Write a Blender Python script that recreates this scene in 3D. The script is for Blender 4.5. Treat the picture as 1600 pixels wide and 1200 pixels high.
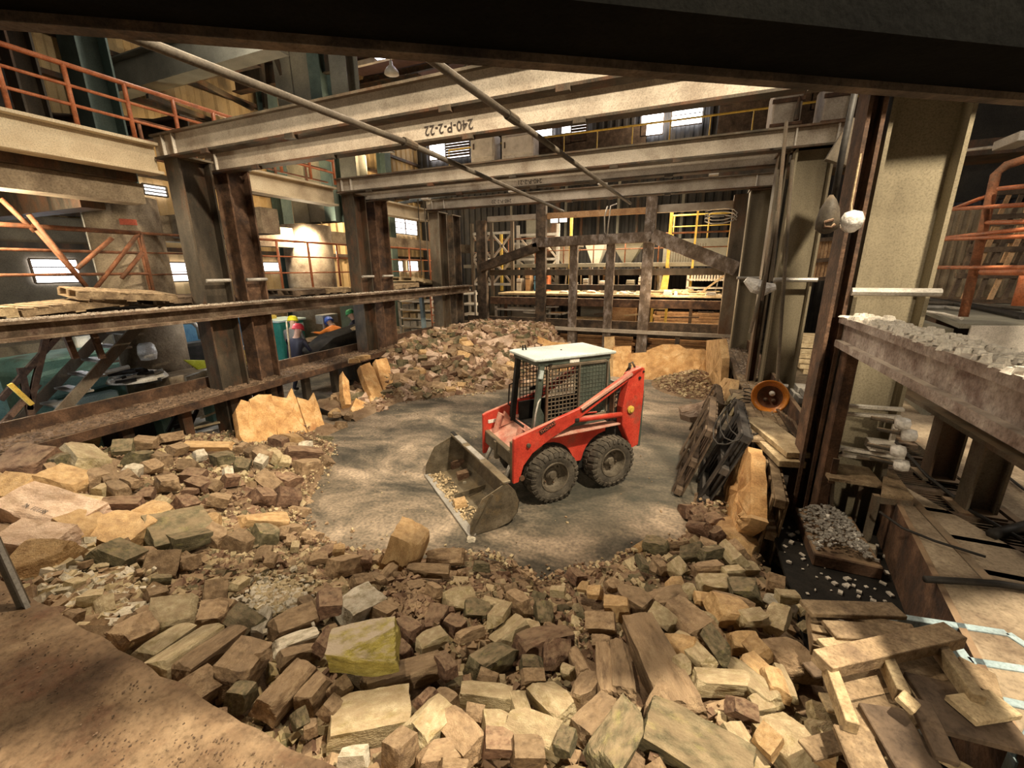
import bpy, bmesh, math, random
from mathutils import Vector, Matrix, Euler, noise
random.seed(7)
for o in list(bpy.data.objects): bpy.data.objects.remove(o)
SC = bpy.context.scene; COL = SC.collection
PI = math.pi
# ------------------------------------------------------------ camera
CAMH = 2.9; FPX = 655.0
RM = Matrix(((0.92151681,-0.09588769,0.37631412),(0.38826388,0.24648661,-0.8879727),(-0.00761074,0.96439095,0.26437128)))
_q = RM.to_quaternion(); _q.normalize(); RM = _q.to_matrix()
cd = bpy.data.cameras.new('camera'); cam = bpy.data.objects.new('camera', cd); COL.objects.link(cam)
cd.sensor_fit = 'HORIZONTAL'; cd.sensor_width = 36.0; cd.lens = FPX/1600*36.0
cd.clip_start = 0.05; cd.clip_end = 200
cam.matrix_world = Matrix.Translation((0,0,CAMH)) @ RM.to_4x4()
SC.camera = cam
# ------------------------------------------------------------ exposure
SC.view_settings.view_transform = 'Standard'; SC.view_settings.look = 'None'
SC.view_settings.gamma = 1.0; SC.view_settings.use_curve_mapping = False
SC.view_settings.exposure = 0.30
# ------------------------------------------------------------ world: added even warm fill, let in where walls and roof are unbuilt
W = bpy.data.worlds.new('ambient_fill'); SC.world = W; W.use_nodes = True
bg = W.node_tree.nodes['Background']; bg.inputs[0].default_value = (1.0,0.84,0.64,1); bg.inputs[1].default_value = 0.06
# ------------------------------------------------------------ lamps
def lamp(kind, loc, target, energy, color=(1,1,1), size=0.5, name='work_light', spot=None, blend=0.5, sizey=None):
    l = bpy.data.lights.new(name, kind); l.energy = energy; l.color = color
    if kind == 'AREA':
        l.size = size
        if sizey: l.shape = 'RECTANGLE'; l.size_y = sizey
    elif kind == 'SUN': l.angle = size
    else: l.shadow_soft_size = size
    if kind == 'SPOT': l.spot_size = spot or 1.6; l.spot_blend = blend
    o = bpy.data.objects.new(name, l); COL.objects.link(o); o.location = loc
    o.rotation_euler = (Vector(target)-Vector(loc)).to_track_quat('-Z','Y').to_euler()
    return o
WARM = (1.0,0.82,0.58)
lamp('SPOT',(2.3,2.2,8.2),(-1.2,3.0,0.3),3700,(1.0,0.84,0.60),0.16,'high_bay_over_right',2.0,0.5)
lamp('SPOT',(1.7,-2.6,4.0),(0.6,4.5,1.6),560,(1.0,0.84,0.60),0.10,'floodlight_on_camera_platform',1.7,0.5)
lamp('SPOT',(-3.8,3.4,8.4),(-4.2,5.0,0.0),1250,(1.0,0.80,0.55),0.12,'left_overhead_fill',1.7,0.6)  # unseen spot added overhead to brighten the left half of the pit
lamp('AREA',(-3.2,9.0,7.6),(-3.2,9.0,0),240,(1.0,0.84,0.64),3.0,'ceiling_fill',sizey=6.0)  # added area fill above the pit, no fixture of its own
lamp('POINT',(-10.75,9.75,3.95),(0,0,0),240,(1.0,0.82,0.55),0.12,'left_column_flood')
lamp('POINT',(-13.6,16.6,5.0),(0,0,0),420,(1.0,0.76,0.46),0.15,'left_wall_flood')
lamp('SPOT',(-11.5,13.0,5.0),(-15,20.5,8.0),500,(1.0,0.72,0.38),0.3,'left_corner_fill',1.3,0.7)  # unseen spot added for the cream wall near the back corner
lamp('SPOT',(-9.6,8.6,5.4),(-15,11.0,8.3),650,(1.0,0.70,0.36),0.3,'left_wall_high_fill',1.6,0.8)  # added spot that brightens the cream panels high on the left
lamp('POINT',(-2.0,20.9,9.6),(0,0,0),120,(1.0,0.8,0.6),0.3,'crane_level_fill')  # unseen point added to lift the sheeting at crane level
lamp('POINT',(-8.75,2.6,3.7),(0,0,0),210,(1.0,0.84,0.58),0.3,'left_bay_fill')  # added point that brightens the round column and the left bay
lamp('POINT',(-8.2,6.3,8.2),(0,0,0),220,(1.0,0.90,0.74),0.3,'left_upper_fill')  # unseen point added to lift the upper left
lamp('POINT',(-8.35,1.6,1.75),(0,0,0),38,(0.92,0.97,1.0),0.15,'under_platform_fill')  # added cool point that brightens the stair under the platform
lamp('POINT',(-8.6,6.3,1.9),(0,0,0),22,(0.95,0.97,1.0),0.15,'under_platform_fill')  # another added point, lifts the dark space beyond the ledge
lamp('POINT',(-9.3,7.3,2.0),(0,0,0),30,(1.0,0.95,0.85),0.15,'under_platform_fill')  # third point added under the platform, near the workers
lamp('AREA',(-9.5,12.0,6.8),(-15,13,5.5),150,(1.0,0.76,0.46),2.0,'left_high_fill')  # unseen area fill added for the left wall
lamp('AREA',(-3.0,17.2,5.6),(-3.0,16.6,0),850,(1.0,0.80,0.54),4.0,'back_bay_fill',sizey=3.0)  # added area fill for the clutter behind the back frame
lamp('AREA',(6.5,6.0,6.5),(4.5,7.5,0),120,(1.0,0.86,0.70),2.0,'right_bay_fill')  # unseen fill added over the right-hand floor
lamp('POINT',(-11.5,6.0,1.9),(0,0,0),45,(0.85,0.95,1.0),0.3,'machine_bay_fill')  # added cool fill among the machines at left
lamp('POINT',(-0.4,14.8,2.6),(0,0,0),120,(1.0,0.72,0.42),0.2,'timber_fill')  # unseen warm point added to brighten the stacked timber
lamp('POINT',(-0.8,13.4,2.2),(0,0,0),40,(1.0,0.74,0.46),0.15,'pit_end_fill')  # unseen point added to brighten the far end of the pit
# ------------------------------------------------------------ pixel rays (used as surveying aid: every point gets its own real depth)
CP = Vector((0,0,CAMH))
def ray(px,py): return RM @ Vector((px-800,-(py-600),-FPX))
def onz(px,py,z=0.0): r = ray(px,py); return CP + r*((z-CAMH)/r.z)
def ony(px,py,y): r = ray(px,py); return CP + r*(y/r.y)
def onx(px,py,x): r = ray(px,py); return CP + r*(x/r.x)
def proj(p):
    v = RM.transposed() @ (Vector(p)-CP)
    return 800+FPX*v.x/-v.z, 600-FPX*v.y/-v.z, -v.z
# ------------------------------------------------------------ materials
def newmat(name):
    m = bpy.data.materials.new(name); m.use_nodes = True
    nt = m.node_tree; b = nt.nodes['Principled BSDF']; return m, nt, b
def N(nt, t, **k):
    n = nt.nodes.new(t)
    for a, v in k.items(): setattr(n, a, v)
    return n
def ramp(nt, stops, interp='LINEAR'):
    r = N(nt,'ShaderNodeValToRGB'); r.color_ramp.interpolation = interp
    e = r.color_ramp.elements
    while len(e) < len(stops): e.new(0.5)
    for i,(p,c) in enumerate(stops): e[i].position = p; e[i].color = (*c,1) if len(c)==3 else c
    return r
def dirty(name, cols, scale=3.0, rough=0.75, metal=0.0, bump=0.25, bscale=30.0, stretch=(1,1,1), dust=None, dustamt=0.6, stain=None, stainamt=0.45, rnd=0.0, spec=0.3, grit=0.75):
    """weathered surface: noise blended colours, fine bump, dust lying on level faces, blotchy stains"""
    m, nt, b = newmat(name); L = nt.links.new
    tc = N(nt,'ShaderNodeTexCoord'); oi = N(nt,'ShaderNodeObjectInfo')
    mp = N(nt,'ShaderNodeMapping'); mp.inputs['Scale'].default_value = stretch
    ad = N(nt,'ShaderNodeVectorMath', operation='ADD'); sc = N(nt,'ShaderNodeVectorMath', operation='SCALE')
    cx = N(nt,'ShaderNodeCombineXYZ')
    for i in range(3): L(oi.outputs['Random'], cx.inputs[i])
    L(cx.outputs[0], sc.inputs[0]); sc.inputs['Scale'].default_value = 37.0
    L(tc.outputs['Object'], ad.inputs[0]); L(sc.outputs[0], ad.inputs[1]); L(ad.outputs[0], mp.inputs[0])
    n1 = N(nt,'ShaderNodeTexNoise'); n1.inputs['Scale'].default_value = scale; n1.inputs['Detail'].default_value = 8; n1.inputs['Roughness'].default_value = 0.62
    L(mp.outputs[0], n1.inputs['Vector'])
    k = len(cols); r = ramp(nt, [(0.30+0.42*i/max(1,k-1), c) for i,c in enumerate(cols)])
    L(n1.outputs['Fac'], r.inputs[0]); out = r.outputs[0]
    if stain:
        n2 = N(nt,'ShaderNodeTexNoise'); n2.inputs['Scale'].default_value = scale*0.7; n2.inputs['Detail'].default_value = 10; n2.inputs['Roughness'].default_value = 0.7
        L(mp.outputs[0], n2.inputs['Vector'])
        rr = ramp(nt, [(0.62-stainamt*0.3,(0,0,0)),(0.72-stainamt*0.22,(1,1,1))]); L(n2.outputs['Color'], rr.inputs[0])
        mx = N(nt,'ShaderNodeMixRGB'); L(rr.outputs[0], mx.inputs[0]); L(out, mx.inputs[1]); mx.inputs[2].default_value = (*stain,1); out = mx.outputs[0]
    ng = N(nt,'ShaderNodeTexNoise'); ng.inputs['Scale'].default_value = bscale*2.2; ng.inputs['Detail'].default_value = 5; ng.inputs['Roughness'].default_value = 0.7
    L(tc.outputs['Object'], ng.inputs['Vector'])
    rg = ramp(nt, [(0.34,(0.55,0.53,0.50)),(0.50,(1.0,1.0,1.0)),(0.68,(1.22,1.20,1.16))]); L(ng.outputs['Fac'], rg.inputs[0])
    mg = N(nt,'ShaderNodeMixRGB', blend_type='MULTIPLY'); mg.inputs[0].default_value = grit; L(out, mg.inputs[1]); L(rg.outputs[0], mg.inputs[2]); out = mg.outputs[0]
    if dust:
        ge = N(nt,'ShaderNodeNewGeometry'); sx = N(nt,'ShaderNodeSeparateXYZ'); L(ge.outputs['Normal'], sx.inputs[0])
        n3 = N(nt,'ShaderNodeTexNoise'); n3.inputs['Scale'].default_value = 5.0; n3.inputs['Detail'].default_value = 6
        L(tc.outputs['Object'], n3.inputs['Vector'])
        ma = N(nt,'ShaderNodeMath', operation='MULTIPLY'); L(sx.outputs[2], ma.inputs[0]); L(n3.outputs['Fac'], ma.inputs[1])
        dr = ramp(nt, [(0.30,(0,0,0)),(0.55,(dustamt,)*3)]); L(ma.outputs[0], dr.inputs[0])
        mx = N(nt,'ShaderNodeMixRGB'); L(dr.outputs[0], mx.inputs[0]); L(out, mx.inputs[1]); mx.inputs[2].default_value = (*dust,1); out = mx.outputs[0]
    if rnd:
        hs = N(nt,'ShaderNodeHueSaturation'); mr = N(nt,'ShaderNodeMapRange'); L(oi.outputs['Random'], mr.inputs[0])
        mr.inputs[3].default_value = 1-rnd; mr.inputs[4].default_value = 1+rnd
        L(mr.outputs[0], hs.inputs['Value']); L(out, hs.inputs['Color']); out = hs.outputs[0]
    L(out, b.inputs['Base Color']); b.inputs['Roughness'].default_value = rough; b.inputs['Metallic'].default_value = metal
    b.inputs['Specular IOR Level'].default_value = spec
    if bump:
        nb = N(nt,'ShaderNodeTexNoise'); nb.inputs['Scale'].default_value = bscale; nb.inputs['Detail'].default_value = 6
        L(mp.outputs[0], nb.inputs['Vector'])
        bp = N(nt,'ShaderNodeBump'); bp.inputs['Strength'].default_value = bump; bp.inputs['Distance'].default_value = 0.02
        L(nb.outputs['Fac'], bp.inputs['Height']); L(bp.outputs[0], b.inputs['Normal'])
    return m
def emit(name, col, s):
    m = bpy.data.materials.new(name); m.use_nodes = True; nt = m.node_tree; nt.nodes.clear()
    e = N(nt,'ShaderNodeEmission'); e.inputs[0].default_value = (*col,1); e.inputs[1].default_value = s
    o = N(nt,'ShaderNodeOutputMaterial'); nt.links.new(e.outputs[0], o.inputs[0]); return m
DUSTC = (0.42,0.30,0.19)
M = {}
M['steel'] = dirty('grey_steel', [(0.065,0.055,0.04),(0.14,0.115,0.085),(0.25,0.21,0.16)], 2.5, 0.6, 0.1, 0.15, stretch=(1,1,0.35), stain=(0.13,0.07,0.04), dust=DUSTC, dustamt=0.5)
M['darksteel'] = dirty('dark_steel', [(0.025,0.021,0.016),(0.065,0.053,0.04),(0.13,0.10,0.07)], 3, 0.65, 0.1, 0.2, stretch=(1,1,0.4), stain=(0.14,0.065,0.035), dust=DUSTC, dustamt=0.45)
M['rust'] = dirty('rusty_steel', [(0.05,0.032,0.023),(0.12,0.068,0.043),(0.23,0.135,0.085)], 5, 0.85, 0, 0.4, dust=DUSTC, stain=(0.05,0.035,0.03))
M['whitebeam'] = dirty('dusty_white_beam', [(0.30,0.25,0.20),(0.44,0.385,0.32),(0.56,0.50,0.43)], 2.2, 0.7, 0, 0.12, stretch=(1,1,1), stain=(0.22,0.17,0.13), stainamt=0.25)
M['creambeam'] = dirty('cream_beam', [(0.42,0.33,0.23),(0.60,0.50,0.36),(0.70,0.62,0.47)], 1.6, 0.7, 0, 0.1, stain=(0.30,0.24,0.18), stainamt=0.25)
M['olivesteel'] = dirty('olive_grey_steel', [(0.15,0.125,0.085),(0.24,0.205,0.14),(0.33,0.285,0.20)], 1.3, 0.6, 0.05, 0.1, stretch=(1,1,0.3), stain=(0.12,0.09,0.055), stainamt=0.2)
M['dustybeam'] = dirty('dust_caked_steel', [(0.06,0.042,0.03),(0.14,0.10,0.07),(0.34,0.27,0.21)], 5, 0.9, 0, 0.8, 22, dust=(0.30,0.21,0.14), dustamt=0.8, stain=(0.10,0.06,0.045))
M['soot'] = dirty('sooty_steel', [(0.03,0.025,0.022),(0.085,0.065,0.05),(0.20,0.15,0.11)], 4, 0.85, 0, 0.4, stain=(0.20,0.13,0.08), stainamt=0.3, dust=DUSTC, dustamt=0.4)
M['ledgedust'] = dirty('brown_ledge_dust', [(0.10,0.065,0.045),(0.20,0.135,0.09),(0.31,0.22,0.155)], 7, 0.95, 0, 0.9, 25, stain=(0.07,0.05,0.035))
M['crust'] = dirty('pale_dust_crust', [(0.30,0.25,0.20),(0.46,0.40,0.34),(0.62,0.56,0.49)], 9, 0.95, 0, 0.8, 30, stain=(0.16,0.11,0.08))
M['ash'] = dirty('ash_streaked_steel', [(0.07,0.055,0.045),(0.18,0.14,0.11),(0.45,0.40,0.38)], 5, 0.9, 0, 0.5, stretch=(1,1,0.6), stain=(0.50,0.46,0.44), stainamt=0.3)
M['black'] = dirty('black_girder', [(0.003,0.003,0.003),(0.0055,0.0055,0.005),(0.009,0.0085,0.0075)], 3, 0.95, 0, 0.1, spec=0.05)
M['concrete'] = dirty('concrete', [(0.20,0.155,0.11),(0.32,0.255,0.18),(0.44,0.36,0.265)], 2.2, 0.9, 0, 0.35, 20, stain=(0.14,0.10,0.07), stainamt=0.5)
M['concdark'] = dirty('dark_concrete', [(0.10,0.085,0.065),(0.16,0.135,0.10),(0.22,0.19,0.14)], 1.5, 0.9, 0, 0.2, 20)
M['orange'] = dirty('orange_rail_paint', [(0.34,0.10,0.04),(0.52,0.17,0.075),(0.62,0.26,0.13)], 6, 0.5, 0, 0.1, stain=(0.22,0.09,0.05), stainamt=0.3, spec=0.4)
M['rustorange'] = dirty('worn_orange_rail', [(0.12,0.055,0.03),(0.25,0.10,0.05),(0.38,0.18,0.10)], 7, 0.7, 0, 0.2, stain=(0.12,0.07,0.045))
M['yellow'] = dirty('yellow_paint', [(0.50,0.34,0.06),(0.68,0.48,0.10),(0.75,0.58,0.20)], 5, 0.5, 0, 0.1, stain=(0.3,0.2,0.1), stainamt=0.2)
M['lime'] = dirty('lime_yellow_paint', [(0.45,0.48,0.03),(0.62,0.64,0.05),(0.75,0.76,0.12)], 5, 0.45, 0, 0.05)
M['wood'] = dirty('weathered_wood', [(0.13,0.09,0.055),(0.29,0.21,0.13),(0.48,0.37,0.24)], 7, 0.85, 0, 0.6, 30, stretch=(1,1,1), stain=(0.16,0.11,0.075), stainamt=0.35, rnd=0.2)
M['palewood'] = dirty('pale_dusty_wood', [(0.30,0.22,0.13),(0.50,0.39,0.24),(0.68,0.56,0.37)], 7, 0.85, 0, 0.5, 30, stain=(0.28,0.20,0.13), stainamt=0.3, rnd=0.15)
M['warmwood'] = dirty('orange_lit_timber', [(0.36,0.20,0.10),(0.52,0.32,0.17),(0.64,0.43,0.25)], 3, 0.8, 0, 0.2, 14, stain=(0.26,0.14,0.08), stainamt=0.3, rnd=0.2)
M['darkwood'] = dirty('charred_wood', [(0.018,0.017,0.018),(0.05,0.045,0.042),(0.11,0.09,0.075)], 4, 0.85, 0, 0.3, 14)
M['brownwood'] = dirty('brown_wood', [(0.06,0.042,0.03),(0.12,0.085,0.06),(0.22,0.155,0.10)], 4, 0.85, 0, 0.3, 14)
M['teal'] = dirty('teal_machine_paint', [(0.12,0.24,0.22),(0.20,0.36,0.33),(0.32,0.48,0.44)], 2, 0.5, 0, 0.05, stain=(0.14,0.14,0.11), stainamt=0.3)
M['green'] = dirty('green_cabinet_paint', [(0.02,0.15,0.12),(0.04,0.24,0.19),(0.06,0.30,0.25)], 2, 0.4, 0, 0.03)
M['mint'] = dirty('pale_mint_paint', [(0.45,0.60,0.56),(0.58,0.72,0.68),(0.68,0.80,0.76)], 2, 0.4, 0, 0.03, stain=(0.4,0.4,0.34), stainamt=0.15)
M['bluepaint'] = dirty('blue_paint', [(0.04,0.13,0.26),(0.08,0.22,0.38),(0.12,0.30,0.46)], 3, 0.5, 0, 0.05)
M['paleblue'] = dirty('pale_blue_steel', [(0.20,0.27,0.31),(0.32,0.42,0.47),(0.45,0.56,0.61)], 4, 0.5, 0, 0.1, stain=(0.30,0.32,0.32), stainamt=0.3)
M['tealsteel'] = dirty('dull_teal_column', [(0.06,0.085,0.08),(0.09,0.13,0.12),(0.13,0.17,0.155)], 2, 0.6, 0, 0.05)
M['greypanel'] = dirty('grey_column_panel', [(0.15,0.145,0.12),(0.23,0.22,0.18),(0.31,0.30,0.245)], 1.2, 0.6, 0, 0.05)
M['white'] = dirty('dusty_white_paint', [(0.48,0.45,0.40),(0.64,0.60,0.54),(0.78,0.74,0.68)], 3, 0.6, 0, 0.08, stain=(0.36,0.31,0.26), stainamt=0.25)
M['plastic'] = dirty('crumpled_plastic_film', [(0.50,0.48,0.46),(0.70,0.68,0.66),(0.85,0.84,0.82)], 12, 0.3, 0, 1.0, 18, spec=0.6)
M['galv'] = dirty('galvanised_pipe', [(0.30,0.28,0.25),(0.42,0.40,0.37),(0.55,0.53,0.50)], 5, 0.4, 0.3, 0.1)
M['pipeblue'] = dirty('blue_grey_pipe', [(0.16,0.19,0.22),(0.24,0.28,0.32),(0.36,0.40,0.42)], 5, 0.45, 0.2, 0.1)
M['tube'] = dirty('grey_brown_tube', [(0.07,0.06,0.048),(0.12,0.10,0.08),(0.18,0.155,0.12)], 6, 0.6, 0.1, 0.1)
M['rubber'] = dirty('dusty_rubber', [(0.035,0.03,0.025),(0.075,0.065,0.052),(0.14,0.12,0.095)], 8, 0.9, 0, 0.3, 40, dust=(0.22,0.18,0.13), dustamt=0.4)
M['blackrub'] = dirty('black_cable', [(0.01,0.01,0.01),(0.025,0.022,0.02),(0.05,0.045,0.04)], 8, 0.6, 0, 0.1)
M['red'] = dirty('red_machine_paint', [(0.36,0.03,0.02),(0.52,0.05,0.03),(0.60,0.085,0.05)], 3.5, 0.5, 0, 0.06, stain=(0.24,0.09,0.06), stainamt=0.32, dust=(0.50,0.24,0.17), dustamt=0.8, spec=0.4)
M['reddust'] = dirty('dust_covered_red', [(0.40,0.14,0.10),(0.50,0.26,0.20),(0.55,0.36,0.29)], 5, 0.8, 0, 0.15, stain=(0.42,0.10,0.07), stainamt=0.3)
M['cabgrey'] = dirty('greenish_grey_cab_paint', [(0.035,0.045,0.038),(0.07,0.085,0.07),(0.12,0.135,0.11)], 4, 0.5, 0, 0.06, dust=(0.3,0.27,0.2), dustamt=0.4)
M['roofwhite'] = dirty('pale_roof_paint', [(0.36,0.42,0.42),(0.48,0.54,0.54),(0.58,0.63,0.62)], 2, 0.5, 0, 0.05, stain=(0.44,0.44,0.40), stainamt=0.2)
M['dark'] = dirty('dark_interior', [(0.008,0.008,0.008),(0.02,0.018,0.016),(0.04,0.035,0.03)], 5, 0.8, 0, 0.1)
M['wheel'] = dirty('dusty_wheel_rim', [(0.06,0.05,0.04),(0.12,0.10,0.075),(0.20,0.17,0.13)], 8, 0.7, 0.1, 0.2)
M['bucket'] = dirty('worn_bucket_steel', [(0.07,0.06,0.045),(0.15,0.125,0.09),(0.27,0.235,0.18)], 5, 0.5, 0.4, 0.25, stain=(0.22,0.16,0.09), stainamt=0.35, dust=(0.30,0.24,0.15), dustamt=0.5)
M['amber'] = dirty('orange_enamel', [(0.62,0.17,0.02),(0.78,0.26,0.03),(0.86,0.36,0.06)], 6, 0.3, 0, 0.1, spec=0.6)
M['shiny'] = dirty('polished_glass_bulb', [(0.8,0.75,0.65),(0.9,0.85,0.75),(0.95,0.9,0.8)], 6, 0.1, 0, 0, spec=0.8)
M['corrwall'] = dirty('dark_corrugated_wall', [(0.03,0.03,0.032),(0.05,0.048,0.046),(0.08,0.07,0.06)], 1.2, 0.7, 0, 0.05)
M['creamwall'] = dirty('cream_sheet_wall', [(0.42,0.29,0.14),(0.58,0.42,0.22),(0.70,0.54,0.31)], 0.9, 0.8, 0, 0.05, stain=(0.34,0.22,0.11), stainamt=0.25)
M['roofred'] = dirty('brown_roof_sheet', [(0.075,0.04,0.035),(0.115,0.065,0.055),(0.16,0.095,0.08)], 1.0, 0.8, 0, 0.05)
M['skin'] = dirty('skin', [(0.45,0.27,0.19),(0.52,0.32,0.23),(0.58,0.37,0.27)], 6, 0.6, 0, 0)
for nm, c in dict(helmyellow=(0.85,0.75,0.03),helmred=(0.75,0.06,0.08),helmblue=(0.05,0.12,0.50),helmgreen=(0.05,0.25,0.09),clothorange=(0.85,0.25,0.04),clothdark=(0.03,0.03,0.05),clothgrey=(0.16,0.15,0.14),redplate=(0.35,0.08,0.05),ink=(0.05,0.04,0.035),badge=(0.03,0.025,0.02),badgetext=(0.45,0.12,0.08),sticker=(0.75,0.72,0.66)).items():
    M[nm] = dirty(nm, [tuple(v*0.85 for v in c), c, tuple(min(1,v*1.1) for v in c)], 6, 0.5, 0, 0.03)
M['winglow'] = emit('daylight_through_window', (1.0,0.96,0.97), 9.0)
M['winglow2'] = emit('daylight_low_window', (1.0,0.93,0.90), 3.2)
M['lampglow'] = emit('lit_flood_lens', (1.0,0.95,0.85), 60.0)
M['tubeglow'] = emit('lit_tube', (0.90,0.85,1.0), 14.0)
M['sky'] = emit('strip_of_sky', (0.30,0.42,0.62), 0.6)
# pit floor: swept grey concrete, dark oily patches and pale dust
def floor_mat():
    m, nt, b = newmat('stained_pit_floor'); L = nt.links.new
    tc = N(nt,'ShaderNodeTexCoord')
    mp = N(nt,'ShaderNodeMapping'); mp.inputs['Rotation'].default_value = (0,0,math.radians(52)); mp.inputs['Scale'].default_value = (0.8,1.25,1)
    L(tc.outputs['Object'], mp.inputs[0])
    n1 = N(nt,'ShaderNodeTexNoise'); n1.inputs['Scale'].default_value = 0.95; n1.inputs['Detail'].default_value = 12; n1.inputs['Roughness'].default_value = 0.66; n1.inputs['Distortion'].default_value = 0.5
    L(mp.outputs[0], n1.inputs['Vector'])
    r1 = ramp(nt, [(0.36,(0.040,0.037,0.028)),(0.45,(0.11,0.095,0.072)),(0.53,(0.24,0.195,0.145)),(0.66,(0.46,0.37,0.28))]); L(n1.outputs['Fac'], r1.inputs[0])
    n2 = N(nt,'ShaderNodeTexNoise'); n2.inputs['Scale'].default_value = 26; n2.inputs['Detail'].default_value = 8; L(tc.outputs['Object'], n2.inputs['Vector'])
    r2 = ramp(nt, [(0.35,(0.62,0.62,0.62)),(0.62,(1.15,1.12,1.08))]); L(n2.outputs['Fac'], r2.inputs[0])
    mx = N(nt,'ShaderNodeMixRGB', blend_type='MULTIPLY'); mx.inputs[0].default_value = 1; L(r1.outputs[0], mx.inputs[1]); L(r2.outputs[0], mx.inputs[2])
    # oil patches where the machine turns
    out = mx.outputs[0]
    for (cx,cy,rad,amt) in ((-0.9,4.7,0.85,0.8),(-0.35,6.0,1.2,0.7),(-3.3,5.9,0.8,0.45),(0.0,7.0,0.8,0.6)):
        vm = N(nt,'ShaderNodeVectorMath', operation='DISTANCE')
        nz = N(nt,'ShaderNodeVectorMath', operation='ADD'); n3 = N(nt,'ShaderNodeTexNoise'); n3.inputs['Scale'].default_value = 1.6; n3.inputs['Detail'].default_value = 8
        L(tc.outputs['Object'], n3.inputs['Vector']); sc = N(nt,'ShaderNodeVectorMath', operation='SCALE'); L(n3.outputs['Color'], sc.inputs[0]); sc.inputs['Scale'].default_value = 1.3
        L(tc.outputs['Object'], nz.inputs[0]); L(sc.outputs[0], nz.inputs[1]); L(nz.outputs[0], vm.inputs[0]); vm.inputs[1].default_value = (cx+0.65,cy+0.65,0.65)
        rr = ramp(nt, [(0.0,(amt,)*3),(rad*0.7,(amt*0.7,)*3),(min(1,rad),(0,0,0))]); L(vm.outputs['Value'], rr.inputs[0])
        m2 = N(nt,'ShaderNodeMixRGB'); L(rr.outputs[0], m2.inputs[0]); L(out, m2.inputs[1]); m2.inputs[2].default_value = (0.035,0.038,0.030,1); out = m2.outputs[0]
    L(out, b.inputs['Base Color']); b.inputs['Roughness'].default_value = 0.75
    bp = N(nt,'ShaderNodeBump'); bp.inputs['Strength'].default_value = 0.35; bp.inputs['Distance'].default_value = 0.02; L(n2.outputs['Fac'], bp.inputs['Height']); L(bp.outputs[0], b.inputs['Normal'])
    return m
M['floor'] = floor_mat()
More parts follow.
